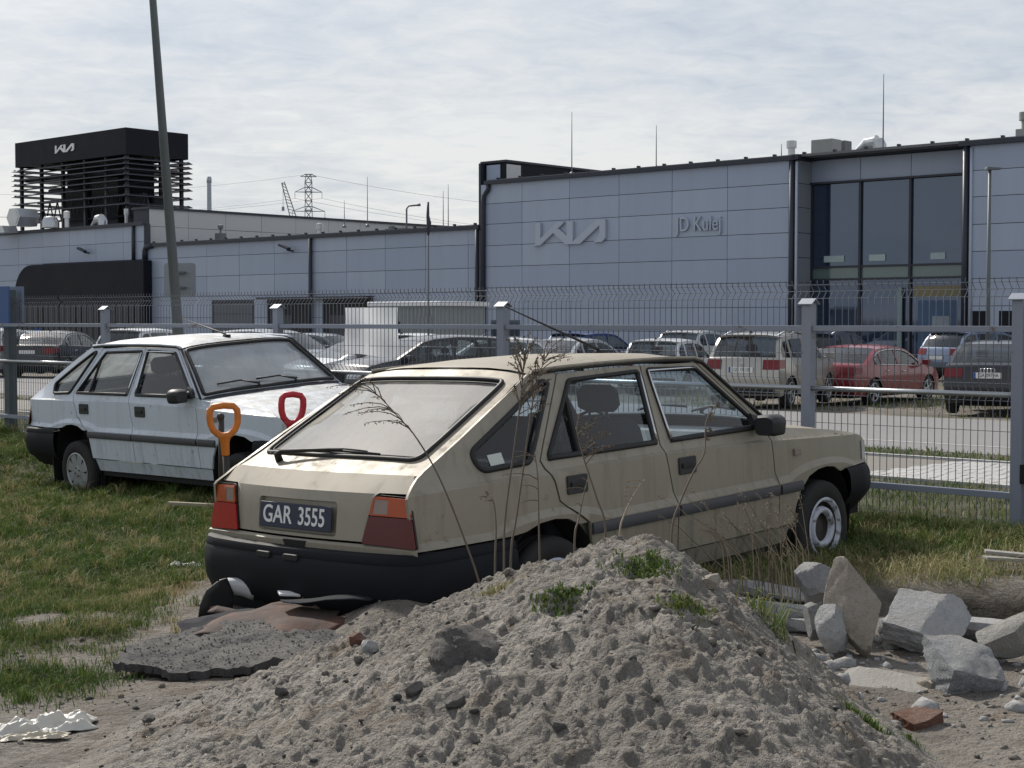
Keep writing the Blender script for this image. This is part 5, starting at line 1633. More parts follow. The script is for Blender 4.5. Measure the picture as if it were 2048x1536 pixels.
# slim mast with a furled top
b = W3(857, 648, 44); b.z = -.3
lm_ = empty('flag_mast', b, (0, 0, 0), 'thin white mast with dark furled tip in front of the workshop', 'mast')
h = W3(855, 405, 44).z + .3
m = MB(); m.tube([(0, 0, 0), (0, 0, h)], [.035, .022], 8); m.build('pole', M_pole, lm_, smooth=True)
m = MB(); m.tube([(0, 0, h - .95), (.02, 0, h - .6), (-.01, 0, h - .4), (0, 0, h)], [.03, .07, .045, .03], 8); m.build('furled_flag', M_trim, lm_, smooth=True)
# lot lamp with flat head at right
b = W3(1975, 650, 46); b.z = -.3
ll = empty('lot_lamp', b, (0, 0, 0), 'slim lot lamp with flat head in front of the right wall', 'street lamp')
h = W3(1980, 340, 46).z + .3
m = MB(); m.tube([(0, 0, 0), (0, 0, h)], [.075, .045], 10); m.build('pole', M_pole, ll, smooth=True)
m = MB(); m.prism(round_poly([(-.12, -.03), (.34, -.01), (.34, .03), (-.12, .06)], .02), -.14, .14, lambda u, v, d: (u, d, h + v)); m.build('lamp_head', M_pole, ll)
# street lamp behind the workshop roof
b = W3(814, 640, 105); b.z = -.3
sl = empty('street_lamp', b, (0, 0, 0), 'far street lamp with curved arm above the workshop roof', 'street lamp')
h = W3(814, 413, 105).z + .3
m = MB(); m.tube([(0, 0, 0), (0, 0, h - .2), (.15, 0, h), (.7, 0, h + .05)], .06, 8); m.build('pole', M_pole, sl, smooth=True)
m = MB(); m.tube([(.6, 0, h + .05), (.95, 0, h + .08)], [.06, .1], 8); m.build('lamp_head', M_pole, sl, smooth=True)
# lightning rods: each a thin tapered rod on the roofs
for i, (px, py0, py1, d, lab) in enumerate(((1143, 345, 227, 74, 'lightning rod left of the raised sign on the showroom roof'), (1311, 332, 253, 76, 'lightning rod above the dealer name on the showroom roof'), (1762, 300, 152, 62, 'tallest lightning rod above the window bay'), (736, 447, 355, 92, 'lightning rod on the hall roof right of the pylon'), (887, 458, 383, 84, 'left rod of the close pair near the showroom corner'), (897, 458, 370, 84, 'right rod of the close pair near the showroom corner'), (1560, 322, 290, 72, 'short rod beside the round roof vent'), (690, 448, 402, 100, 'short thin rod between the pylon and the tall hall rod'))):
    a = W3(px, py0 + 8, d); e = W3(px, py1, d)
    m = MB(); m.tube([a, a + (e - a) * .6, e], [.032, .022, .012], 6)
    m.lathe([(.14, a.z), (.12, a.z + .12), (.03, a.z + .2)], 10, 'z', (a.x, a.y, 0))
    thing_mesh(m, 'lightning_rod', M_pole, lab, 'rod', 'lightning rods on the roofs', a)
# roof plant
M_alu = plain('aluminium_duct', (.48, .50, .52), .35, metal=.75, var=.15, scale=3)
M_galv = plain('dull_plant_casing', (.28, .285, .28), .55, metal=.3, var=.2, scale=2)
def roof_thing(name, lab, cat, px, py, d, fn, mat, **kw):
    o = W3(px, py, d); m = MB(); fn(m); return tag(m.build(name, mat, None, loc=o, rot=(0, 0, ROT_UV), **kw), lab, cat, 'roof plant')
def vent(m, r=.22, h=.55): m.lathe([(r * .7, -.3), (r * .7, h * .45), (r, h * .45), (r, h), (r * .2, h * 1.06), (.001, h * 1.06)], 14, 'z')
roof_thing('roof_vent', 'round capped vent left of the window bay roof', 'vent', 1580, 310, 66, vent, M_alu, smooth=True, sharp=40)
roof_thing('roof_unit', 'boxy air handling unit on the bay roof', 'roof unit', 1651, 308, 65, lambda m: m.box(-.55, .45, -.4, .4, -.3, .55), M_galv, bevel=.03)
roof_thing('roof_unit', 'small dark box beside the air handling unit', 'roof unit', 1684, 307, 66, lambda m: m.box(-.22, .22, -.3, .3, -.3, .48), M_rooftop, bevel=.03)
def duct(m):
    m.tube([(-.75, 0, -.2), (-.4, 0, .05), (-.1, 0, .22), (.35, 0, .25)], [.12, .16, .28, .30], 12); m.tube([(.35, 0, .25), (.45, 0, .1), (.45, 0, -.3)], [.3, .3, .28], 12)
roof_thing('roof_duct', 'crumpled foil roof duct beside the tallest rod', 'duct', 1735, 300, 64, duct, M_alu, smooth=True, sharp=30)
roof_thing('roof_vent', 'tall vent at the right edge of the roof', 'vent', 2045, 268, 57, lambda m: (m.box(-.25, .3, -.3, .3, -.3, .12), m.lathe([(.15, .1), (.15, .45), (.24, .45), (.24, .75), (.001, .78)], 12, 'z')), M_galv, sharp=40)
roof_thing('roof_vent', 'round vent on the workshop roof right of the tower', 'vent', 640, 468, 86, vent, M_alu, smooth=True, sharp=40)
roof_thing('chimney_stub', 'dark box with small cowl on the workshop roof', 'chimney', 443, 480, 92, lambda m: (m.box(-.24, .24, -.24, .24, -.3, .38), m.lathe([(.06, .38), (.06, .62), (.17, .66), (.17, .86), (.001, .9)], 10, 'z')), M_rooftop, sharp=40)
roof_thing('roof_cable_tray', 'low dark tray on the workshop roof near the showroom', 'tray', 790, 462, 79, lambda m: (m.box(-.5, .9, -.2, .2, -.3, .1), m.box(-.35, -.1, -.1, .1, .1, .24)), M_rooftop)
def hexduct(m):
    m.prism([(-.8, .0), (-.45, -.55), (.45, -.55), (.8, 0), (.45, .55), (-.45, .55)], -.5, .9, lambda u, v, d: (u, d, v + .35)); m.prism([(-.62, .0), (-.34, -.42), (.34, -.42), (.62, 0), (.34, .42), (-.34, .42)], -.52, -.44, lambda u, v, d: (u, d, v + .35))
roof_thing('roof_duct', 'six-sided silver duct mouth on the left wing roof', 'duct', 44, 447, 98, hexduct, M_alu)
roof_thing('roof_duct', 'rounded silver cowl behind the six-sided duct', 'duct', 104, 447, 97, lambda m: m.lathe([(.55, -.3), (.55, .05), (.40, .35), (.001, .45)], 14, 'z'), M_alu, smooth=True, sharp=40)
roof_thing('roof_vent', 'white capped vent pipe on the left wing roof', 'vent', 137, 448, 97, lambda m: vent(m, .2, .75), M_white, smooth=True, sharp=40)
roof_thing('roof_duct', 'bent silver duct right of the white vent pipe', 'duct', 200, 447, 95, duct, M_alu, smooth=True, sharp=30)
roof_thing('roof_vent', 'thin vent pipe near the tower corner', 'vent', 255, 440, 94, lambda m: vent(m, .13, .65), M_alu, smooth=True, sharp=40)
roof_thing('roof_duct', 'flat pale roof hood at the far left of the wing', 'duct', 12, 458, 100, lambda m: m.prism([(-.9, -.3), (-.6, .15), (.6, .15), (.9, -.3)], -.5, .5, lambda u, v, d: (u, d, v)), M_alu)
# portable site cabin
cabx = W3(828, 690, 56)
cb = empty('site_cabin', (cabx.x, cabx.y, -.3), (0, 0, ROT_UV), 'grey-green site cabin with white roof edge behind the banner', 'cabin')
M_cabin = plain('cabin_wall', (.26, .29, .30), .6, var=.1)
m = MB(); m.box(-2.2, 1.3, 0, 2.4, .1, 2.45); m.build('wall', M_cabin, cb)
for k in range(17):
    m = MB(); m.box(-2.19 + k * .206, -2.06 + k * .206, -.025, -.002, .12, 2.4); m.build('wall_rib', M_cabin, cb)
m = MB(); m.box(-2.35, 1.45, -.15, 2.5, 2.45, 2.62); m.build('roof', M_white, cb, bevel=.03)
m = MB(); m.box(.1, .95, -.05, -.027, .15, 2.1); m.build('door', plain('cabin_door', (.20, .22, .24), .5), cb)
m = MB(); m.box(-1.6, -.7, -.05, -.027, 1.1, 1.9); m.build('window', M_fglass, cb)
# far skyline: pylon, crane, chimney, cables
M_lat = plain('lattice_steel', (.26, .28, .31), .6, var=.1)
PY = W3(618.7, 640, 420); PY.z = -2
py = empty('power_pylon', PY, (0, 0, R(8)), 'lattice power pylon on the skyline between tower and showroom', 'pylon')
def lattice(pts_w, r):
    m = MB()
    for (z0, w0), (z1, w1) in zip(pts_w, pts_w[1:]):
        c0 = [(sx * w0 / 2, sy * w0 / 2, z0) for sx, sy in ((-1, -1), (1, -1), (1, 1), (-1, 1))]; c1 = [(sx * w1 / 2, sy * w1 / 2, z1) for sx, sy in ((-1, -1), (1, -1), (1, 1), (-1, 1))]
        for k in range(4):
            k2 = (k + 1) % 4
            m.tube([c0[k], c1[k]], r, 4); m.tube([c0[k], c1[k2]], r * .7, 4); m.tube([c0[k2], c1[k]], r * .7, 4); m.tube([c1[k], c1[k2]], r * .7, 4)
    return m
lattice([(0, 6), (6, 5), (11, 4.2), (16, 3.5), (20, 2.9), (24, 2.5), (28, 2.2), (31, 2.0), (33.5, 1.9), (36, 1.8), (38.5, 1.8), (41, 1.9), (43.2, 1.2)], .10).build('lattice_mast', M_lat, py)
for z, w in ((33.2, 8.8), (38.4, 7.3), (42.6, 4.4)):
    m = MB()
    for sy in (-.7, .7):
        m.tube([(-w / 2, 0, z), (-.9, sy, z + 1.3 if z < 42 else z + .6), (.9, sy, z + 1.3 if z < 42 else z + .6), (w / 2, 0, z)], .08, 4); m.tube([(-w / 2, 0, z), (-.9, sy, z), (.9, sy, z), (w / 2, 0, z)], .08, 4)
    if z < 42:
        for x in (-w / 2, w / 2): m.tube([(x, 0, z), (x, 0, z - 1.7)], .07, 5)
    m.build('cross_arm', M_lat, py)
for i, (z, dx) in enumerate(((31.5, -4.4), (31.5, 4.4), (36.7, -3.6), (36.7, 3.6), (43.2, 0))):
    m = MB(); p0 = PY + Vector((dx, 0, z))
    for tgt, sag in ((Vector((-230, 470, z + 3)), 6), (Vector((70, 395, z - 14)), 4)):
        pts = [p0.lerp(tgt, k / 14) - Vector((0, 0, sag * 4 * (k / 14) * (1 - k / 14))) for k in range(15)]
        m.tube(pts, .035, 4)
    thing_mesh(m, 'power_cable', M_lat, ('lowest cable on the left arm of the pylon', 'lowest cable on the right arm of the pylon', 'middle cable on the left arm of the pylon', 'middle cable on the right arm of the pylon', 'earth cable from the top of the pylon')[i], 'cable', 'cables of the pylon', p0)
cr = W3(594, 440, 380)
ce = empty('crane', (cr.x, cr.y, cr.z - 12), (0, 0, 0), 'slanted lattice crane jib left of the pylon', 'crane')
a = Vector((0, 0, 10)); e = W3(568, 366, 380) - Vector((cr.x, cr.y, cr.z - 12))
m = MB(); d_ = (e - a).normalized(); s_ = Vector((.8, 0, .3)); N = 14
for k in range(N):
    p = a.lerp(e, k / N); q = a.lerp(e, (k + 1) / N); w0 = 1 - .6 * k / N; w1 = 1 - .6 * (k + 1) / N
    m.tube([p + s_ * w0, q + s_ * w1], .13, 4); m.tube([p - s_ * w0, q - s_ * w1], .13, 4); m.tube([p + s_ * w0, q - s_ * w1], .08, 4)
m.build('jib', M_lat, ce)
m = MB(); m.box(-2, 2, -2, 2, -14, 10); m.build('crane_base', M_lat, ce)
m = MB(); m.tube([e, e - Vector((0, 0, 6))], .06, 4); m.box(e.x - .3, e.x + .3, e.y - .3, e.y + .3, e.z - 7, e.z - 6); m.build('hook', M_lat, ce)
ch = W3(421, 420, 260)
m = MB(); zt = W3(421, 355, 260).z; m.tube([(ch.x, ch.y, -2), (ch.x, ch.y, zt - .6), (ch.x, ch.y, zt)], [.48, .36, .36], 14); m.tube([(ch.x, ch.y, zt - 1.0), (ch.x, ch.y, zt - .2)], .42, 14)
thing_mesh(m, 'chimney', plain('pale_chimney', (.36, .41, .48), .6), 'slim pale chimney on the skyline right of the tower', 'chimney', None, (ch.x, ch.y, -2), smooth=True)
# wooded ridge and roofs behind the camera, mirrored in the showroom glazing
rx = np.linspace(-260, 260, 60); ry = np.linspace(-330, -110, 24)
RX, RY = np.meshgrid(rx, ry, indexing='ij')
RZ = np.maximum(0, 1 - ((RY + 220) / 115) ** 2) * (11 + 14 * fbm(RX, RY, .012, 3, 91) + 5 * fbm(RX, RY, .08, 3, 92)) - 1.5
ni, nj = RX.shape
I, J = np.meshgrid(np.arange(ni - 1), np.arange(nj - 1), indexing='ij')
F4 = np.stack([I * nj + J, (I + 1) * nj + J, (I + 1) * nj + J + 1, I * nj + J + 1], -1).reshape(-1, 4)
t = NT('wooded_ridge'); t.set(col=t.mix(t.noise(.15, 6, .7), (.014, .019, .014), (.045, .048, .034)), rough=1, spec=.1); t.bump(t.noise(.3, 5), 1, 2)
tag(link_mesh('hill', np_mesh('hill', np.stack([RX, RY, RZ], -1).reshape(-1, 3), F4, t.m, True)), kind='structure')
# blue marker post and signs by the left edge
b = uv(-16.32, 9.42, .2)
bp_ = empty('marker_post', b, (0, 0, ROT_UV), 'dark post carrying a blue board at the left edge behind the fence', 'post')
m = MB(); m.box(-.055, .055, -.05, .05, 0, 1.80); m.build('post', plain('dark_green_post', (.055, .075, .085), .6), bp_)
m = MB(); m.box(-.10, .10, -.075, -.052, 1.36, 1.84); m.build('board', plain('blue_board', (.03, .09, .26), .5), bp_)
m = MB(); m.box(-.4, .1, .10, .13, 1.42, 1.84); m.build('side_plate', plain('blue_grey_plate', (.13, .17, .26), .5), bp_)
s = W3(77, 664, 58)
lb = empty('parking_sign', (s.x, s.y, -.3), (0, 0, 0), 'small blue and white sign plate above the dark grey saloon', 'sign')
m = MB(); m.tube([(0, 0, 0), (0, 0, s.z + .3)], .03, 6); m.build('pole', M_pole, lb)
m = MB(); m.box(-.16, .16, -.05, -.02, s.z + .1, s.z + .42); m.build('plate', M_eu_blue, lb)
m = MB(); m.box(-.13, .13, -.056, -.051, s.z + .22, s.z + .36); m.build('plate_field', M_white, lb)
# ------------------------------------------------------------------ spades, stones, rubble, litter
M_orange = plain('orange_plastic', (.56, .17, .022), .48, var=.30, scale=22, bump=.1)
M_redpl = plain('red_plastic', (.46, .022, .038), .45, var=.28, scale=22, bump=.1)
M_shaft = plain('dark_spade_shaft', (.030, .024, .022), .55, var=.35, scale=10)
M_blade = plain('spade_blade', (.07, .065, .06), .5, metal=.7, var=.3, scale=6)
def spade(name, label, mat, x, y, ztop, width, rz, tilt):
    zb = gz(x, y)
    s = empty(name, (x, y, zb), (R(tilt[0]), R(tilt[1]), R(rz)), label, 'spade', 'garden spades between the two old cars')
    h = ztop - zb; w = width / 2
    g = MB()
    def dpt(a):
        # rounded D: straight grip on top, sides closing to the socket
        return a
    path = [(-w * .80, h - .006), (0, h), (w * .80, h - .006), (w * .98, h - .028), (w, h - .060), (w * .96, h - .100), (w * .76, h - .136), (w * .40, h - .160), (0, h - .168), (-w * .40, h - .160), (-w * .76, h - .136), (-w * .96, h - .100), (-w, h - .060), (-w * .98, h - .028)]
    sm = []
    n = len(path)
    for i in range(n):
        a = Vector(path[i - 1]); b = Vector(path[i]); c_ = Vector(path[(i + 1) % n])
        sm.append((a + b * 6 + c_) / 8)
    g.tube([(p.x, 0, p.y) for p in sm], .0185, 10, closed=True)
    grip = g.build('grip', mat, s, smooth=True)
    k = MB(); k.tube([(0, 0, h - .150), (0, 0, h - .175), (0, 0, h - .20), (0, 0, h - .265), (0, 0, h - .27)], [.050, .032, .0235, .0215, .019], 12); k.build('socket', mat, grip, smooth=True)
    r = MB(); r.tube([(0, 0, h - .266), (0, 0, .22)], .0185, 10); r.build('shaft', M_shaft, s, smooth=True)
    b = MB(); b.grid(lambda u, v: (u, .018 * (1 - (u / .09) ** 2) - .005, .24 - v), np.linspace(-.09, .09, 7), [0, .03, .12, .26, .30]); b.tube([(0, 0, .30), (0, .008, .20), (0, .012, .10)], [.02, .022, .012], 8); bo = b.build('blade', M_blade, s, smooth=True)
    bo.modifiers.new('thick', 'SOLIDIFY').thickness = .003
    return s
spade('garden_spade', 'spade with orange D-shaped grip behind the left tail light', M_orange, -1.503, 8.22, 1.197, .150, 12, (1, -2.5))
spade('garden_spade', 'spade with red D-shaped grip behind the beige tailgate', M_redpl, -1.282, 8.62, 1.236, .126, 20, (0, 3))
m = MB(); m.tube([(0, 0, 0), (.004, 0, .70), (.002, 0, .90)], [.016, .017, .018], 8); m.lathe([(.019, .90), (.022, .915), (.02, .93), (.001, .935)], 10, 'z')
tag(m.build('wooden_stake', M_shaft, None, smooth=True, loc=(-1.604, 8.45, gz(-1.6, 8.45)), rot=(0, 0, 0)), 'dark stake whose tip shows through the orange grip', 'stake')

def rock(name, label, dims, loc, rot, seed, mat, block=.55, cuts=7, rough=.03, cat='stone', group=None, sub=4, planes=()):
    r = random.Random(seed)
    # cube faces gridded, then drawn towards a ball by `block` (0 = sharp box, 1 = ball)
    g = np.linspace(-1, 1, 17); A, B = np.meshgrid(g, g, indexing='ij'); O = np.ones_like(A)
    V = []; F = []
    for ax, sg in ((0, 1), (0, -1), (1, 1), (1, -1), (2, 1), (2, -1)):
        c3 = [None] * 3; c3[ax] = O * sg; c3[(ax + 1) % 3] = A; c3[(ax + 2) % 3] = B * sg
        b0_ = len(V) * 289
        V.append(np.stack(c3, -1).reshape(-1, 3))
        i_, j_ = np.meshgrid(np.arange(16), np.arange(16), indexing='ij')
        F.append(np.stack([i_ * 17 + j_, (i_ + 1) * 17 + j_, (i_ + 1) * 17 + j_ + 1, i_ * 17 + j_ + 1], -1).reshape(-1, 4) + b0_)
    V = np.concatenate(V); F = np.concatenate(F)
    key = np.round(V, 5); _, first, inv = np.unique(key, axis=0, return_index=True, return_inverse=True)
    V = V[first]; F = inv.reshape(-1)[F]
    V = V * (1 - block) + V / np.linalg.norm(V, axis=1)[:, None] * (block * 1.05)
    for _ in range(cuts):
        d = np.array([r.gauss(0, 1), r.gauss(0, 1), r.gauss(0, 1)]); d /= np.linalg.norm(d)
        lim = r.uniform(.62, .98)
        s = V @ d
        V = V - np.maximum(0, s - lim)[:, None] * d[None]
    for d, lim in planes:
        d = np.array(d); d = d / np.linalg.norm(d)
        V = V - np.maximum(0, V @ d - lim)[:, None] * d[None]
    V = V * (1 + rough * 2 * fbm(V[:, 0] * 2 + seed, V[:, 1] * 2 + V[:, 2] * 1.7, 2.2, 4, seed) + rough * .9 * fbm(V[:, 0] * 3 - V[:, 2], V[:, 1] * 3 + V[:, 2] * 2.7, 6, 3, seed + 9))[:, None]
    V = V * np.array(dims)[None] / 2
    me = np_mesh(name, V, F, mat, True)
    me.set_sharp_from_angle(angle=R(19))
    o = link_mesh(name, me, None, loc, tuple(R(a) for a in rot))
    return tag(o, label, cat, group)
def stone_mat(name, a, b, dusty=(.38, .36, .33), speck=True):
    t = NT(name)
    n1 = t.noise(9, 7, .7); n2 = t.noise(60, 5, .75); n3 = t.noise(190, 3, .7)
    c = t.mix(t.ramp(n1, [(.3, 0), (.7, 1)]), a, b)
    c = t.mix(t.ramp(n3, [(.45, 0), (.8, .5)]), c, tuple(x * 1.45 for x in b))
    c = t.mix(t.ramp(n2, [(.5, 0), (.75, .55)]), c, tuple(x * .45 for x in a))
    geo = t.n('ShaderNodeNewGeometry'); sp = t.n('ShaderNodeSeparateXYZ'); t.link(geo.outputs['Normal'], sp.inputs[0])
    dm = t.math('MULTIPLY', t.ramp(sp.outputs[2], [(.45, 0), (.9, .7)]), t.ramp(t.noise(5, 4), [(.35, 0), (.6, 1)]))
    t.set(col=t.mix(dm, c, dusty), rough=.92, spec=.2)
    t.bump(t.math('ADD', n1, t.math('ADD', t.math('MULTIPLY', n2, .7), t.math('MULTIPLY', n3, .35))), .95, .02)
    return t.m
S_tan = stone_mat('tan_sandstone', (.29, .255, .21), (.40, .36, .305))
S_grey = stone_mat('grey_rough_stone', (.20, .205, .215), (.34, .345, .35))
S_conc = stone_mat('broken_concrete', (.33, .335, .34), (.48, .485, .49))
S_conc_d = stone_mat('grey_concrete_block', (.20, .21, .22), (.33, .345, .36))
S_flat = stone_mat('sandy_concrete_slab', (.27, .265, .25), (.36, .35, .33))
S_brick = stone_mat('old_brick', (.13, .065, .046), (.20, .105, .078), (.26, .22, .185))
S_sandy = stone_mat('sand_caked_stone', (.085, .082, .08), (.16, .152, .145), (.24, .22, .195))
def on(px, py, z=None, d=None):
    """ground position seen at that picture direction"""
    z = .22 if z is None else z
    d = d or (CAM_H - z) * 3076 / (py - 640)
    return ((px - 1024) / 3076 * d, d)
RUB = 'rubble dumped at the right'
def put(name, label, px, py, d, dims, rot, seed, mat, **kw):
    c = W3(px, py, d) - Vector((0, 0, .018))
    return rock(name, label, dims, c, rot, seed, mat, group=RUB, **kw)
put('sandstone_chunk', 'upright tan stone slab, tallest of the rubble', 1712, 1208, 6.55, (.30, .12, .44), (-26, -8, -4), 11, S_tan, cuts=3, block=.45, rough=.05, planes=(((.80, 0, .60), .58), ((-.92, 0, .40), .80), ((-.75, 0, -.66), .62), ((.85, 0, -.5), .66), ((0, -1, .2), .75)))
put('grey_stone', 'rough grey stone leaning behind the tan slab', 1640, 1162, 6.9, (.25, .20, .19), (10, -16, 20), 12, S_grey, cuts=10)
put('grey_stone', 'small grey stone at the left foot of the tan slab', 1638, 1238, 6.65, (.12, .12, .17), (0, -20, 10), 13, S_grey, cuts=9)
put('grey_stone', 'sandy broken stone wedged under the tan slab', 1668, 1252, 6.5, (.14, .12, .21), (0, 12, 40), 14, S_conc, cuts=9)
put('concrete_slab', 'pale tilted concrete slab right of the tan stone', 1862, 1236, 6.65, (.33, .34, .115), (26, 12, -24), 15, S_conc, block=.15, cuts=4, rough=.055, planes=(((.7, .7, 0), 1.15), ((-.6, .7, .3), 1.25)))
put('concrete_block', 'smooth grey concrete block nearest the right edge', 1932, 1338, 5.95, (.26, .27, .17), (20, 5, 14), 16, S_conc_d, block=.15, cuts=4, rough=.06, planes=(((.7, -.7, 0), 1.2), ((.5, .6, .6), 1.3)))
put('concrete_slab', 'flat sandy slab half buried in front of the rubble', 1735, 1400, 5.85, (.40, .66, .07), (4, 3, -34), 17, S_flat, block=.15, cuts=2, rough=.05, planes=(((.7, -.7, 0), 1.1),))
put('brick', 'broken reddish brick lying in the sand at lower right', 1850, 1450, 5.36, (.165, .12, .10), (8, -6, 24), 18, S_brick, block=.15, cuts=3, rough=.06, planes=(((.8, .5, .3), 1.05),))
put('concrete_slab', 'long pale slab lying behind at the right edge', 1985, 1258, 6.85, (.34, .16, .10), (0, 4, -10), 19, S_conc, block=.25, cuts=3, rough=.015)
put('concrete_slab', 'pale slab leaning up at the right edge behind the block', 2040, 1275, 6.35, (.30, .10, .18), (30, -26, -14), 20, S_flat, block=.25, cuts=3, rough=.015)
put('grey_stone', 'flat chipped stone left of the sandy slab', 1640, 1335, 6.3, (.14, .09, .05), (0, 10, 15), 21, S_flat, cuts=9)
put('grey_stone', 'rounded sandy lump beside the grey block', 1868, 1365, 5.95, (.08, .09, .07), (0, 0, 30), 22, S_tan)
put('grey_stone', 'dark block in the shade behind the pale slab', 1800, 1262, 6.75, (.16, .14, .14), (0, 0, 10), 23, S_conc_d, cuts=9)
put('grey_stone', 'pale pebble lying on the sandy slab', 1803, 1434, 5.6, (.045, .04, .028), (0, 0, 10), 24, S_conc)
# broken kerb pieces behind the heap
for i, (px, py, L, rz, lab) in enumerate(((1545, 1205, .55, -38, 'pale broken kerb lying behind the sand heap'), (1560, 1240, .42, -36, 'second kerb piece in front of the broken kerb'), (1620, 1272, .30, -30, 'short kerb end beside the small grey stone'))):
    x, y = on(px, py, .24)
    o = rock('kerb_piece', lab, (L, .09, .08), (x, y, gz(x, y) + .03), (4, 3, rz), 40 + i, S_conc, block=.22, cuts=3, rough=.01, cat='kerb', group=RUB)
# stones caught in the heap
def onmound(px, py):
    """first hit of the picture direction with heap or ground"""
    d = np.arange(3.0, 9.5, .01)
    x = (px - 1024) / 3076 * d; z = CAM_H + (640 - py) / 3076 * d
    hit = np.nonzero(z <= ground_z(x, d) + np.maximum(0, mound_h(x, d)))[0]
    i = int(hit[0]) if len(hit) else len(d) - 1
    return float(x[i]), float(d[i])
x, y = onmound(945, 1330)
rock('sand_caked_stone', 'large dark stone stuck in the left flank of the sand heap', (.27, .20, .17), (x, y + .07, surf_z(x, y) - .03), (35, 18, 40), 34, S_sandy, cuts=6, block=.4, rough=.09)
for i, (px, py, s, mt, lab) in enumerate(((1118, 1468, .035, S_sandy, 'small dark chip low on the heap'), (830, 1395, .05, S_sandy, 'small flat dark stone low on the left of the heap'), (712, 1290, .055, S_brick, 'round terracotta shard half buried behind the heap'), (742, 1308, .06, S_conc, 'whitish stone beside the terracotta shard'), (905, 1420, .05, S_sandy, 'dark sliver below the large stone'), (1425, 1175, .06, S_tan, 'pale stone near the top of the heap'), (1120, 1085, .055, S_tan, 'pale pebble on the left shoulder of the heap'), (560, 1400, .04, S_sandy, 'dark stone on the flat sand at left'), (290, 1455, .04, S_sandy, 'dark chip on the sand near the white bag'))):
    x, y = onmound(px, py)
    rock('stone', lab, (s * 1.3, s, s * .8), (x, y, surf_z(x, y) + s * .2), (random.uniform(-20, 20), random.uniform(-20, 20), random.uniform(0, 90)), 50 + i, mt, cat='stone', group='loose stones in the sand', cuts=8)
# pebbles: uncountable
def scatter_stones(name, N, mat, smin, smax, region, seed):
    r = np.random.default_rng(seed)
    ico = [(-1, 1.618, 0), (1, 1.618, 0), (-1, -1.618, 0), (1, -1.618, 0), (0, -1, 1.618), (0, 1, 1.618), (0, -1, -1.618), (0, 1, -1.618), (1.618, 0, -1), (1.618, 0, 1), (-1.618, 0, -1), (-1.618, 0, 1)]
    fc = np.array([(0, 11, 5), (0, 5, 1), (0, 1, 7), (0, 7, 10), (0, 10, 11), (1, 5, 9), (5, 11, 4), (11, 10, 2), (10, 7, 6), (7, 1, 8), (3, 9, 4), (3, 4, 2), (3, 2, 6), (3, 6, 8), (3, 8, 9), (4, 9, 5), (2, 4, 11), (6, 2, 10), (8, 6, 7), (9, 8, 1)])
    ico = np.array(ico) / 1.9
    x = r.uniform(region[0], region[1], N); y = r.uniform(region[2], region[3], N)
    keep = (np.abs(x) < .36 * y + .1) & (grass_mask(x, y) < .35)
    keep &= r.random(N) < np.clip(.35 + 3.2 * fbm(x, y, 2.4, 3, seed + 300), .06, 1)
    x = x[keep]; y = y[keep]; n = len(x)
    z = ground_z(x, y) + np.maximum(0, mound_h(x, y))
    s = smin + (smax - smin) * r.random(n) ** 5
    jit = 1 + r.uniform(-.35, .35, (n, 12, 3))
    sc = s[:, None] * r.uniform(.6, 1.3, (n, 3)); sc[:, 2] *= .75
    a = r.uniform(0, 6.28, n); ca, sa = np.cos(a), np.sin(a)
    P = ico[None] * jit * sc[:, None, :]
    X = P[..., 0] * ca[:, None] - P[..., 1] * sa[:, None]; Y = P[..., 0] * sa[:, None] + P[..., 1] * ca[:, None]
    V = np.stack([X + x[:, None], Y + y[:, None], P[..., 2] + (z + s * .12)[:, None]], -1).reshape(-1, 3)
    F = (fc[None] + (np.arange(n) * 12)[:, None, None]).reshape(-1, 3)
    return tag(link_mesh(name, np_mesh(name, V, F, mat)), kind='stuff')
scatter_stones('gravel', 3400, stone_mat('dark_gravel', (.045, .044, .046), (.12, .115, .11)), .002, .015, (-2.3, 2.6, 3.9, 7.2), 1)
scatter_stones('pebbles', 900, stone_mat('pale_pebble', (.30, .28, .25), (.46, .43, .39)), .003, .017, (-2.3, 2.6, 3.9, 7.2), 2)
scatter_stones('sand_clods', 4200, M_mound, .004, .020, (-2.3, 2.2, 3.8, 6.9), 3)
scatter_stones('rubble_crumbs', 700, S_conc, .008, .06, (.95, 2.5, 5.3, 7.3), 4)
# slab of old tarred surface behind the bumper
def ragged(cx, cy, rx, ry, n, seed, jag=.12):
    r = random.Random(seed); out = []
    for k in range(n):
        a = 2 * math.pi * k / n; q = 1 + r.uniform(-jag, jag)
        ca, sa = math.cos(a), math.sin(a)
        out.append((cx + rx * q * math.copysign(abs(ca) ** .7, ca), cy + ry * q * math.copysign(abs(sa) ** .7, sa)))
    return out
S_tar = stone_mat('tarred_gravel', (.050, .050, .053), (.115, .112, .11), (.19, .182, .17))
tx, ty = on(448, 1318, .24)
pl = ragged(0, 0, .45, .34, 30, 5, .10)
tm = MB()
a = patch(pl, lambda u, v: (u, v, .018 + .02 * math.sin(u * 6 + v * 4) + float(fbm(np.array([u]), np.array([v]), 26, 3, 15)[0]) * .035), grid=.018, fl=lambda p: (random.uniform(-.012, .012), random.uniform(-.012, .012), -.032))
tar = a.build('tarred_slab', S_tar, None, smooth=True, sharp=50, loc=(tx, ty, gz(tx, ty) + .045), rot=(R(3), R(-2), R(-12)))
r_ = random.Random(8); gm_ = MB()
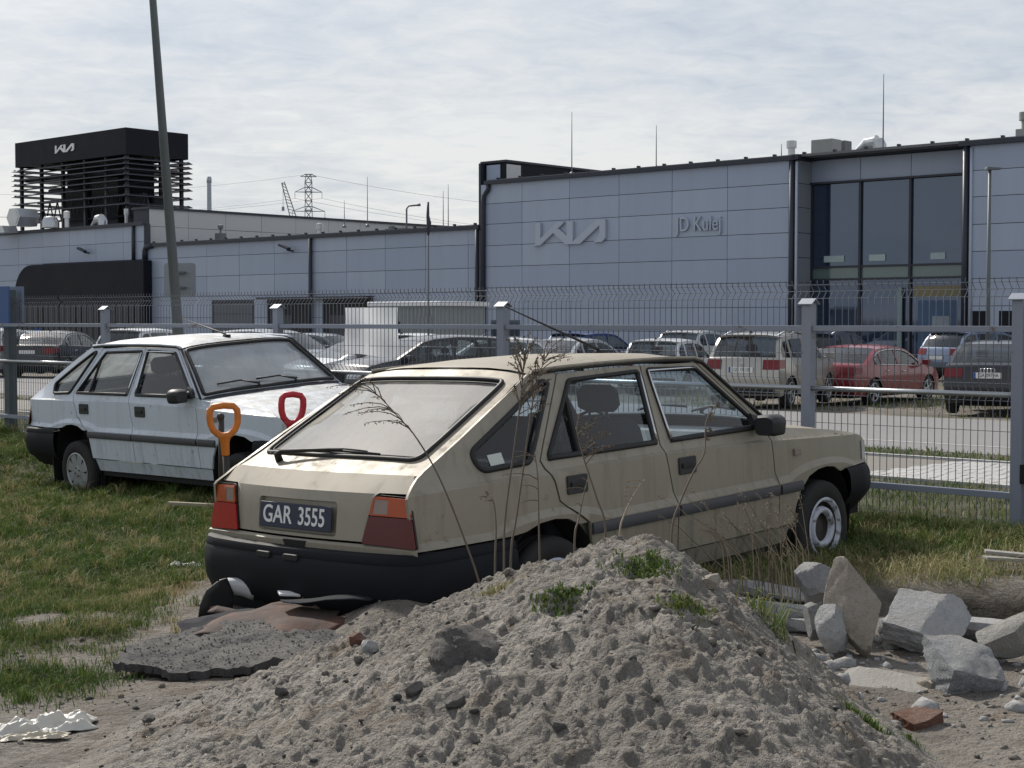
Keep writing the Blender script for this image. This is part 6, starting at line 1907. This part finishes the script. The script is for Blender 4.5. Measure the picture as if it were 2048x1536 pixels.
for k in range(2600):
    u_, v_ = r_.uniform(-.44, .44), r_.uniform(-.33, .33)
    if not pip(np.array([u_]), np.array([v_]), offset_poly(pl, .03))[0]: continue
    zt_ = .018 + .02 * math.sin(u_ * 6 + v_ * 4) + float(fbm(np.array([u_]), np.array([v_]), 26, 3, 15)[0]) * .035; s_ = .0015 + .006 * r_.random() ** 3
    a_ = r_.uniform(0, 6.3)
    gm_.add([(u_ + s_ * math.cos(a_ + q), v_ + s_ * math.sin(a_ + q) * .8, zt_) for q in (0, 1.6, 3.1, 4.7)] + [(u_ + s_ * .3 * math.cos(a_), v_ + s_ * .3 * math.sin(a_), zt_ + s_ * .8)], [(0, 1, 4), (1, 2, 4), (2, 3, 4), (3, 0, 4)])
tag(gm_.build('tar_grit', stone_mat('tar_grit_stone', (.075, .074, .075), (.15, .147, .142)), tar), kind='stuff')
tag(tar, 'ragged dark slab of old tarred gravel in front of the rear bumper', 'slab')
# bent rusty sheets
t = NT('rusty_sheet'); rn = t.noise(6, 6, .65); c_ = t.mix(t.ramp(rn, [(.35, 0), (.65, 1)]), (.030, .024, .022), (.085, .040, .027))
t.set(col=t.mix(t.ramp(t.noise(20, 4), [(.55, 0), (.75, .6)]), c_, (.12, .055, .03)), rough=.85, metal=.1); t.bump(t.noise(40, 4), .4, .006); M_rust = t.m
def sheet_thing(name, label, mat, poly, fn, loc, rz, thick=.004, cat='metal sheet', group=None, grid=.04):
    o = patch(poly, fn, grid=grid).build(name, mat, None, smooth=True, sharp=60, loc=loc, rot=(0, 0, R(rz)))
    o.modifiers.new('thick', 'SOLIDIFY').thickness = thick
    return tag(o, label, cat, group)
x, y = on(540, 1275, .27)
sheet_thing('rusty_sheet', 'brown rusty sheet with a curled front edge on the tarred slab', M_rust, ragged(0, 0, .33, .17, 22, 8, .14), lambda u, v: (u, v, .035 + .03 * math.sin(u * 5 + 1) + (v + .17) * .22 + .02 * math.sin(u * 17) * (v < 0)), (x, y, gz(x, y)), -14, group='scrap sheets behind the beige car')
x, y = on(520, 1232, .30)
sheet_thing('rusty_sheet', 'narrow folded rusty strip lying on top of the scrap', M_rust, ragged(0, 0, .26, .075, 20, 9, .2), lambda u, v: (u, v, .10 + .02 * math.sin(u * 9) - abs(v) * .35 + .012 * math.sin(u * 23)), (x, y, gz(x, y) + .02), -10, group='scrap sheets behind the beige car')
M_dsheet = plain('dark_bitumen_felt', (.022, .024, .030), .9, var=.3, scale=8, spec=.15)
x, y = on(440, 1262, .27)
sheet_thing('felt_sheet', 'dark blue-grey felt corner poking out left of the rust', M_dsheet, ragged(0, 0, .20, .11, 14, 10, .15), lambda u, v: (u, v, .05 + .25 * max(0, v + .05) + .02 * math.sin(u * 12)), (x, y, gz(x, y) + .02), 14, group='scrap sheets behind the beige car')
x, y = on(655, 1252, .30)
sheet_thing('felt_sheet', 'thin dark felt strip reaching right to the sand', M_dsheet, ragged(0, 0, .20, .06, 14, 12, .18), lambda u, v: (u, v, .10 - .12 * max(0, u) + .02 * math.sin(u * 10)), (x, y, gz(x, y) + .02), -8, group='scrap sheets behind the beige car')
# torn mud flap, lamp shell, white scraps under the bumper
x, y = on(418, 1228, .25)
sheet_thing('mud_flap', 'torn black plastic flap standing under the left bumper corner', M_black_plastic, [(-.07, 0), (.09, 0), (.10, .10), (.07, .185), (.02, .17), (-.03, .13), (-.06, .06)], lambda u, v: (u, .04 * math.sin(u * 9) - v * .3, v), (x, y + .05, gz(x, y)), 10, .006, 'flap')
x, y = on(462, 1200, .32)
m = MB(); m.grid(lambda u, v: (.085 * u, -.03 + .05 * v * v, .045 * v + .02 * (1 - u * u)), np.linspace(-1, 1, 9), np.linspace(-1, 1, 7))
o = m.build('lamp_shell', plain('white_shell', (.55, .56, .58), .35), None, smooth=True, loc=(x, y + .10, gz(x, y) + .12), rot=(R(-30), R(8), R(14))); o.modifiers.new('thick', 'SOLIDIFY').thickness = .004
tag(o, 'pale curved plastic shell in the shade under the bumper', 'plastic shell')
x, y = on(575, 1205, .34)
m = MB(); m.box(-.05, .05, -.03, .03, 0, .012); tag(m.build('plastic_scrap', M_white, None, loc=(x, y, gz(x, y) + .13), rot=(R(6), R(6), R(20)), bevel=.003), 'small white plastic tile on top of the rust', 'plastic scrap')
rock('foam_lump', 'yellow-brown foam lump beside the white plastic tile', (.10, .07, .05), (x + .09, y + .02, gz(x, y) + .13), (0, 0, 20), 77, stone_mat('old_foam', (.14, .10, .04), (.24, .18, .09)), cat='foam')
# litter on the grass
def crumple(name, label, mat, cx, cy, L, Wd, Hh, rz, seed, cat='bag', n=34):
    r = np.random.default_rng(seed)
    U, Vv = np.meshgrid(np.linspace(-1, 1, n), np.linspace(-1, 1, n), indexing='ij')
    Z = (np.abs(fbm(U, Vv, 1.7, 4, seed)) * 2.2 + .5 * fbm(U, Vv, 4.5, 3, seed + 3)) * Hh * (1.15 - np.maximum(np.abs(U), np.abs(Vv)) ** 4)
    X = U * L / 2 * (1 + .35 * fbm(U, Vv, 1.3, 3, seed + 5)); Y = Vv * Wd / 2 * (1 + .5 * fbm(U, Vv, 1.6, 3, seed + 7))
    F = [(i * n + j, (i + 1) * n + j, (i + 1) * n + j + 1, i * n + j + 1) for i in range(n - 1) for j in range(n - 1)]
    o = link_mesh(name, np_mesh(name, np.stack([X, Y, np.maximum(Z, -.003) + .008], -1).reshape(-1, 3), F, mat, True), None, (cx, cy, surf_z(cx, cy)), (0, 0, R(rz)))
    o.modifiers.new('thick', 'SOLIDIFY').thickness = .002
    return tag(o, label, cat)
M_bag = plain('dirty_white_film', (.52, .51, .47), .45, var=.3, scale=9)
x, y = on(85, 1468, .21); crumple('plastic_bag', 'crumpled dirty white bag lying at the lower left', M_bag, x, y, .34, .16, .075, 18, 3)
x, y = on(60, 1492, .21); crumple('torn_film', 'torn cream film strip in front of the dirty bag', plain('cream_film', (.46, .42, .33), .5, var=.2, scale=9), x, y, .22, .06, .03, 14, 5, 'film')
x, y = on(375, 1130, .16); crumple('plastic_strip', 'thin white plastic strip on the grass left of the bumper', M_bag, x, y, .26, .03, .05, -6, 9, 'plastic strip', 20)
x, y = on(383, 1026, .13)
m = MB(); m.box(-.20, .20, -.02, .02, .02, .045); tag(m.build('wooden_lath', plain('weathered_lath', (.30, .27, .20), .85, var=.25, scale=20), None, loc=(x, y, gz(x, y) + .03), rot=(0, R(2), R(-6)), bevel=.003), 'weathered lath in the shadow between the cars', 'lath')
x, y = on(2060, 1150, .24)
for i, (dx, rz, lab) in enumerate(((0, 8, 'grey plank end at the right edge above the dark soil'), (.03, -12, 'second plank crossing the grey plank at the right edge'))):
    m = MB(); m.box(-.25, .25, -.035, .035, 0, .018); tag(m.build('plank', plain('grey_plank', (.27, .26, .24), .85, var=.2, scale=20), None, loc=(x + dx, y + .02 * i, gz(x, y) + .05 + .02 * i), rot=(0, R(4), R(rz)), bevel=.003), lab, 'plank')
# roof aerials of the two old cars
for car_, tip in ((beige, (1.57, 0, 1.69)), (white, (1.70, 0, 1.57))):
    m = MB(); m.tube([(2.36, 0, 1.402), (2.34, 0, 1.425), tip], [.016, .009, .003], 6); m.box(2.33, 2.40, -.018, .018, 1.395, 1.418); m.build('roof_aerial', M_rubber, car_, smooth=True)
# the rear window wiper, the heater lines' sticker in the quarter window
m = MB(); a = hp = None
def hsurf(t, s, off):
    f4, L4, T4 = profile_fn(_HATCH); x, z = f4(s); p = along(x, z, t); return (p[0] - off * .45, p[1], p[2] + off * .9)
m = MB(); m.tube([hsurf(.50, .065, .0), hsurf(.50, .070, .035), hsurf(.46, .085, .045), hsurf(.0, .150, .030), hsurf(-.12, .158, .022)], [.020, .020, .012, .008, .006], 8); m.build('wiper_arm', M_rubber, beige, smooth=True)
m = MB(); m.tube([hsurf(.20, .158, .014), hsurf(-.12, .160, .018), hsurf(-.50, .150, .014)], .007, 6); m.tube([hsurf(.10, .172, .016), hsurf(-.12, .170, .024), hsurf(-.36, .166, .016)], .005, 6); m.build('wiper_blade', M_rubber, beige, smooth=True)
m = MB(); m.prism([(.665, .945), (.755, .950), (.755, 1.000), (.665, .995)], -.010, -.008, lambda u, v, d: (u, -(YH(u, v) + d), v)); st_ = m.build('window_sticker', plain('pale_sticker', (.55, .60, .55), .5), beige)
m = MB(); m.prism([(.667, .966), (.753, .971), (.753, .983), (.667, .978)], -.0078, -.0070, lambda u, v, d: (u, -(YH(u, v) + d), v)); m.build('sticker_band', plain('green_band', (.04, .18, .11), .5), st_)
# ------------------------------------------------------------------ grass and weeds
def blade_material(name, stops, trans=.25):
    t = NT(name)
    at = t.n('ShaderNodeAttribute'); at.attribute_name = 'tone'
    col = t.ramp(at.outputs['Fac'], stops)
    t.set(col=col, rough=.65, spec=.25)
    tl = t.n('ShaderNodeBsdfTranslucent'); t.link(col, tl.inputs[0])
    mx = t.n('ShaderNodeMixShader'); mx.inputs[0].default_value = trans
    t.link(t.b.outputs[0], mx.inputs[1]); t.link(tl.outputs[0], mx.inputs[2]); t.link(mx.outputs[0], t.out.inputs[0])
    return t.m
M_grass = blade_material('grass_blades', [(0.0, (.050, .090, .018)), (.35, (.098, .150, .034)), (.62, (.19, .20, .07)), (.82, (.32, .265, .14)), (1.0, (.42, .345, .21))])
def blades(name, x, y, h, w, tone, lean, mat=M_grass, seed=0, zoff=None):
    r = np.random.default_rng(seed)
    n = len(x)
    z = (ground_z(x, y) + np.maximum(0, mound_h(x, y))) if zoff is None else zoff
    a = r.uniform(0, 2 * np.pi, n); b = r.uniform(0, 2 * np.pi, n)
    ln = lean * r.uniform(.3, 1.3, n) * h
    px, py = np.cos(a) * w / 2, np.sin(a) * w / 2
    lx, ly = np.cos(b) * ln, np.sin(b) * ln
    V = np.empty((n, 5, 3))
    V[:, 0] = np.stack([x - px, y - py, z - .01], -1); V[:, 1] = np.stack([x + px, y + py, z - .01], -1)
    mx, my, mz = x + lx * .35, y + ly * .35, z + h * .6
    V[:, 2] = np.stack([mx - px * .75, my - py * .75, mz], -1); V[:, 3] = np.stack([mx + px * .75, my + py * .75, mz], -1)
    V[:, 4] = np.stack([x + lx, y + ly, z + h * np.clip(1 - .35 * lean * lean, .35, 1)], -1)
    F = np.array([(0, 1, 3), (0, 3, 2), (2, 3, 4)])[None] + (np.arange(n) * 5)[:, None, None]
    me = np_mesh(name, V.reshape(-1, 3), F.reshape(-1, 3), mat)
    at = me.attributes.new('tone', 'FLOAT', 'POINT')
    at.data.foreach_set('value', np.repeat(np.clip(tone, 0, 1), 5).astype(np.float32))
    return link_mesh(name, me)
def sample(N, x0, x1, y0, y1, seed):
    r = np.random.default_rng(seed)
    return r.uniform(x0, x1, N), r.uniform(y0, y1, N), r
parts = []
def lawn(N, x0, x1, y0, y1, seed, hmin, hmax, w, dens=1.0, cond=None, dry=0.0):
    x, y, r = sample(N, x0, x1, y0, y1, seed)
    g = grass_mask(x, y)
    clump = .45 + 1.1 * (fbm(x, y, 5, 3, 77) + .35)
    k = (r.random(len(x)) < g * dens * np.clip(clump, .15, 1)) & (np.abs(x) < .36 * y + .25)
    v = x * Vx + y * Vy
    if cond is not None: k &= cond(x, y, v)
    x = x[k]; y = y[k]; n = len(x)
    tone = .23 + .9 * fbm(x, y, 1.3, 4, 33) - .25 * np.clip((6.9 - y) / .8, 0, 1) + .5 * fbm(x, y, 7, 2, 35) + r.normal(0, .14, n) + dry
    tone = np.where(r.random(n) < .10, tone + .45, tone)
    # dry straw patch beside the bumper
    tone = tone + .55 * np.exp(-(((x + 1.75) / .5) ** 2 + ((y - 8.0) / .8) ** 2))
    h = (hmin + (hmax - hmin) * r.random(n) ** 1.4) * (.75 + .8 * np.clip(fbm(x, y, 2.2, 3, 44) + .3, 0, 1))
    parts.append((x, y, h, np.full(n, w) * r.uniform(.7, 1.3, n), tone))
lawn(90000, -3.2, -1.0, 5.3, 9.0, 101, .018, .055, .0042)
lawn(110000, -4.8, .8, 8.4, 13.2, 102, .025, .075, .006, cond=lambda x, y, v: v < 9.3)
lawn(80000, -7.0, -1.0, 12.5, 18.6, 103, .03, .09, .008, cond=lambda x, y, v: v < 9.35)
lawn(60000, 1.2, 4.2, 8.2, 11.4, 104, .03, .10, .006, cond=lambda x, y, v: v < 9.35, dry=.08)
lawn(60000, -7.5, 5.2, 9.5, 22, 105, .03, .08, .008, cond=lambda x, y, v: (v > 9.4) & (v < 13.0) & (np.abs(x - .0) < .36 * y))
lawn(70000, -10.0, 7.0, 13, 30, 106, .04, .10, .012, cond=lambda x, y, v: (v > 15.45) & (v < 17.3))
lawn(16000, 4, 16, 26, 44, 107, .05, .22, .02, cond=lambda x, y, v: (v > 27) & (v < 40), dry=.2)
# coarser clumps standing above the lawn
def clumps(N, x0, x1, y0, y1, seed, hmin, hmax, w, cond=None):
    cx, cy, r = sample(N, x0, x1, y0, y1, seed)
    k = (r.random(N) < grass_mask(cx, cy) + .04) & (np.abs(cx) < .36 * cy + .1) & (mound_h(cx, cy, False) < 0)
    if cond is not None: k &= cond(cx, cy, cx * Vx + cy * Vy)
    cx = cx[k]; cy = cy[k]; nb = 26
    x = (cx[:, None] + r.normal(0, .022, (len(cx), nb))).ravel(); y = (cy[:, None] + r.normal(0, .022, (len(cx), nb))).ravel()
    n = len(x); ct = np.repeat(r.uniform(.1, .85, len(cx)), nb)
    parts.append((x, y, np.repeat(r.uniform(hmin, hmax, len(cx)), nb) * r.uniform(.5, 1.15, n), np.full(n, w), ct + r.normal(0, .12, n)))
clumps(650, -3.2, -1.0, 5.2, 9.0, 301, .04, .10, .0042)
clumps(900, -4.8, .6, 8.5, 13, 302, .05, .13, .006, lambda x, y, v: v < 9.3)
clumps(700, -7, -1, 12.5, 18.4, 303, .06, .16, .008, lambda x, y, v: v < 9.35)
clumps(420, 1.3, 4, 8.4, 11.2, 304, .06, .16, .005, lambda x, y, v: v < 9.35)
clumps(260, -6.2, -4.0, 15.8, 18.2, 305, .10, .2, .009, lambda x, y, v: (v > 9.2) & (v < 9.7))
X = [np.concatenate(c) for c in zip(*parts)]
tag(blades('grass', *X, .85, seed=5), 'short patchy green and straw grass round the two old cars', 'grass', kind='stuff')
# tall dry grass band by the front wheel and the trench
x, y, r = sample(15000, .95, 3.4, 7.75, 9.7, 201)
k = (np.abs(x) < .36 * y) & (r.random(len(x)) < np.clip(.35 + 1.6 * fbm(x, y, 2.6, 3, 202) + .25 * (y < 8.9), 0, 1)) & (x * Vx + y * Vy < 9.2)
x = x[k]; y = y[k]; n = len(x)
# keep clear of the sill of the beige car
lx_ = (x + 1.035) * math.cos(R(47.35)) + (y - 7.19) * math.sin(R(47.35)); ly_ = -(x + 1.035) * math.sin(R(47.35)) + (y - 7.19) * math.cos(R(47.35))
k = ~((ly_ > -.78) & (lx_ < 4.1)) & ~((x > 1.75) & (y < 7.98 + .25 * fbm(x, y, 2, 2, 9))); x = x[k]; y = y[k]; n = len(x)
tone = .72 + .5 * fbm(x, y, 3, 3, 205) + r.normal(0, .15, n) - .35 * np.clip((y - 8.8) / .6, 0, 1)
tag(blades('dry_grass', x, y, .05 + .13 * r.random(n) ** 1.5, np.full(n, .0038), tone, 1.3, seed=6), 'matted straw-brown grass by the front wheel and the trench', 'grass', kind='stuff')
# little green tufts on the heap
def tuft(label, px, py, n, h, w, spread, tone, lean=.9, seed=0, name='grass_tuft'):
    r = np.random.default_rng(seed)
    cx, cy = onmound(px, py)
    x = cx + r.normal(0, spread, n); y = cy + r.normal(0, spread * .8, n)
    o = blades(name, x, y, h * r.uniform(.5, 1.2, n), np.full(n, w) * r.uniform(.7, 1.3, n), np.clip(tone + r.normal(0, .13, n), 0, 1), lean, seed=seed)
    return tag(o, label, 'tuft', 'grass tufts on the sand heap', kind='stuff')
tuft('green tuft just right of the heap summit', 1290, 1142, 420, .028, .006, .055, .28, seed=11)
tuft('green tuft on the left flank of the heap below its shoulder', 1122, 1197, 320, .024, .006, .040, .30, seed=12)
tuft('dark mossy tuft on the right face of the heap', 1372, 1212, 260, .028, .005, .034, .45, seed=13)
tuft('long-leaved fresh grass on the right edge of the heap', 1548, 1262, 40, .15, .006, .045, .42, 1.2, seed=14)
tuft('long fresh blades above the right edge of the heap', 1530, 1225, 20, .13, .006, .05, .5, 1.1, seed=19)
tuft('small green tuft low on the right edge of the heap', 1738, 1452, 200, .035, .005, .034, .30, seed=15)
tuft('brownish tuft at the left crest of the heap', 985, 1190, 110, .03, .004, .03, .7, seed=16)
tuft('pair of tall pale blades on the right crest of the heap', 1418, 1120, 9, .14, .008, .02, .45, .4, seed=17)
tuft('sprig of green in the sand beside the brick', 1830, 1490, 50, .03, .004, .025, .3, seed=18)
# dead weeds in front of the beige car
t = NT('dead_stem'); t.set(col=t.mix(t.noise(9, 3), (.075, .058, .045), (.15, .12, .09)), rough=.85); M_stem = t.m
t = NT('dead_seed'); t.set(col=t.mix(t.noise(30, 3), (.12, .098, .075), (.26, .21, .155)), rough=.9); M_seed = t.m
t = NT('straw_stem'); t.set(col=t.mix(t.noise(9, 3), (.22, .175, .12), (.34, .28, .20)), rough=.85); M_straw = t.m
def weed(label, pts, d, plume=None, r0=.0052, seed=0, branches=10, blen=.12, tipdir=(-1, 0, 0), seeds=26, mat=None, droop=.5):
    """pts: picture directions from base to tip, standing about d metres away"""
    r = random.Random(seed)
    P = [W3(px, py, d + .05 * i) for i, (px, py) in enumerate(pts)]
    x0, y0 = P[0].x, P[0].y
    base = Vector((x0, y0, surf_z(x0, y0) - .02))
    if P[0].z < base.z: P = [p for p in P if p.z > base.z + .02]
    P = [base] + P
    # smooth
    Q = []
    for i in range(len(P) - 1):
        for k in range(4):
            t_ = k / 4
            p0 = P[max(i - 1, 0)]; p1 = P[i]; p2 = P[i + 1]; p3 = P[min(i + 2, len(P) - 1)]
            Q.append(.5 * ((2 * p1) + (p2 - p0) * t_ + (2 * p0 - 5 * p1 + 4 * p2 - p3) * t_ ** 2 + (3 * p1 - p0 - 3 * p2 + p3) * t_ ** 3))
    Q.append(P[-1])
    e = empty('dead_weed', base, (0, 0, 0), label, 'weed', 'dead weed stalks in front of the beige car')
    L = len(Q)
    m = MB(); m.tube([q - base for q in Q], [r0 * (1 - .7 * i / L) for i in range(L)], 5); m.build('stalk', mat or M_stem, e, smooth=True)
    if branches:
        br = MB(); sd = MB()
        for k in range(branches):
            u = .62 + .38 * (k + r.random()) / branches
            q = Q[min(L - 1, int(u * (L - 1)))] - base
            dr = Vector((tipdir[0] + r.uniform(-.8, .8), r.uniform(-.6, .6), .75 + r.uniform(-.2, .5))).normalized()
            bl = blen * r.uniform(.5, 1.2)
            pts2 = [q + dr * bl * s - Vector((0, 0, droop * bl * s * s)) + Vector((tipdir[0] * .4 * bl * s * s, 0, 0)) for s in (0, .3, .6, .85, 1)]
            br.tube(pts2, [r0 * .45, r0 * .4, r0 * .3, r0 * .25, r0 * .2], 4)
            for _ in range(seeds // 4):
                s = r.uniform(.35, 1); i0 = min(3, int(s * 4)); c = pts2[i0].lerp(pts2[i0 + 1], r.random()) + Vector((r.uniform(-.006, .006), r.uniform(-.006, .006), r.uniform(-.008, .004)))
                w = r.uniform(.0022, .0045); l = r.uniform(.005, .012)
                dd = Vector((r.uniform(-1, 1), r.uniform(-1, 1), r.uniform(-1, .4))).normalized()
                a_ = dd.orthogonal().normalized() * w
                sd.add([c - a_, c + dd * l * .5 + dd.cross(a_), c + a_, c + dd * l], [(0, 1, 3), (1, 2, 3), (0, 2, 1)])
        tag(br.build('side_shoots', mat or M_stem, e), kind='stuff'); so_ = sd.build('seed_heads', M_seed, e); tag(so_, kind='stuff')
    return e
weed('long dead stalk bending left across the rear window', [(962, 1190), (930, 1085), (880, 960), (835, 880), (800, 838), (765, 800), (742, 778)], 6.15, seed=1, branches=13, blen=.17, tipdir=(-.9, 0, 0), seeds=40)
weed('dead stalk with bushy brown top at the rear pillar', [(1008, 1130), (1010, 1040), (1028, 900), (1040, 810), (1046, 750), (1050, 705)], 5.95, seed=2, branches=26, blen=.15, tipdir=(.1, 0, 0), seeds=60, droop=.25)
weed('twin dead stalk leaning right beside the bushy one', [(1022, 1110), (1034, 1030), (1052, 900), (1066, 800), (1082, 740), (1092, 712)], 6.0, seed=3, branches=20, blen=.13, tipdir=(.35, 0, 0), seeds=50, droop=.3)
weed('bare thin stalk in front of the rear wheel arch', [(1080, 1135), (1078, 1050), (1076, 960), (1070, 905)], 5.85, seed=4, branches=5, blen=.10, seeds=10)
weed('forked dead stalk with pale seeds before the rear door', [(1212, 1060), (1195, 1000), (1172, 930), (1160, 890), (1152, 855)], 5.9, seed=5, branches=14, blen=.12, tipdir=(.4, 0, 0), seeds=44, droop=.2)
weed('dead stalk with hooked tip before the front door window', [(1345, 1070), (1362, 1005), (1388, 945), (1410, 905), (1412, 850), (1425, 818), (1440, 812)], 6.0, seed=6, branches=9, blen=.03, tipdir=(.4, 0, 0), seeds=60)
weed('short curled stalk left of the bushy one', [(990, 1130), (992, 1060), (988, 1010), (978, 988), (972, 998)], 6.1, seed=7, branches=4, blen=.03, seeds=16)
weed('thin stalk crossing the rear door handle', [(1150, 1080), (1158, 1040), (1168, 990), (1176, 960)], 5.9, seed=8, branches=3, blen=.06, seeds=8)
weed('thin stalk low before the front door', [(1240, 1080), (1250, 1030), (1272, 985), (1290, 960)], 6.0, seed=9, branches=4, blen=.06, seeds=8, mat=M_straw)
r = random.Random(4)
cb_ = W3(1555, 1150, 7.45)
clump = empty('dry_grass_clump', (cb_.x, cb_.y, surf_z(cb_.x, cb_.y)), (0, 0, 0), 'loose clump of pale dry grass stalks before the front wheel', 'grass clump')
sdm = MB()
for k in range(44):
    bx_ = r.uniform(1450, 1640); by = r.uniform(1130, 1175); lx2 = r.uniform(-130, 10) + (bx_ - 1560) * .25; hh = r.uniform(60, 165); d = r.uniform(7.2, 7.7)
    b_ = W3(bx_, by, d); b_.z = surf_z(b_.x, b_.y) - .01
    pts = [b_] + [W3(bx_ + lx2 * q, by - hh * w_, d) for q, w_ in ((.12, .22), (.35, .48), (.7, .82), (1, 1))]
    pts = [p for i_, p in enumerate(pts) if i_ == 0 or p.z > b_.z + .03]
    m = MB(); m.tube([p - clump.location for p in pts], [.0026 * (1 - .15 * i_) for i_ in range(len(pts))], 4); m.build('stalk', M_straw if k % 3 else M_stem, clump)
    for _ in range(16 if k % 2 else 34):
        q = pts[-1].lerp(pts[-2], r.random() ** 1.5 * .9) + Vector((r.gauss(0, .008), r.gauss(0, .008), r.gauss(0, .008))) - clump.location
        dd = Vector((r.uniform(-1, 1), r.uniform(-1, 1), r.uniform(-.6, 1))).normalized(); a_ = dd.orthogonal() * .002
        sdm.add([q - a_, q + a_, q + dd * r.uniform(.005, .014)], [(0, 1, 2)])
tag(sdm.build('seed_heads', M_seed, clump), kind='stuff')
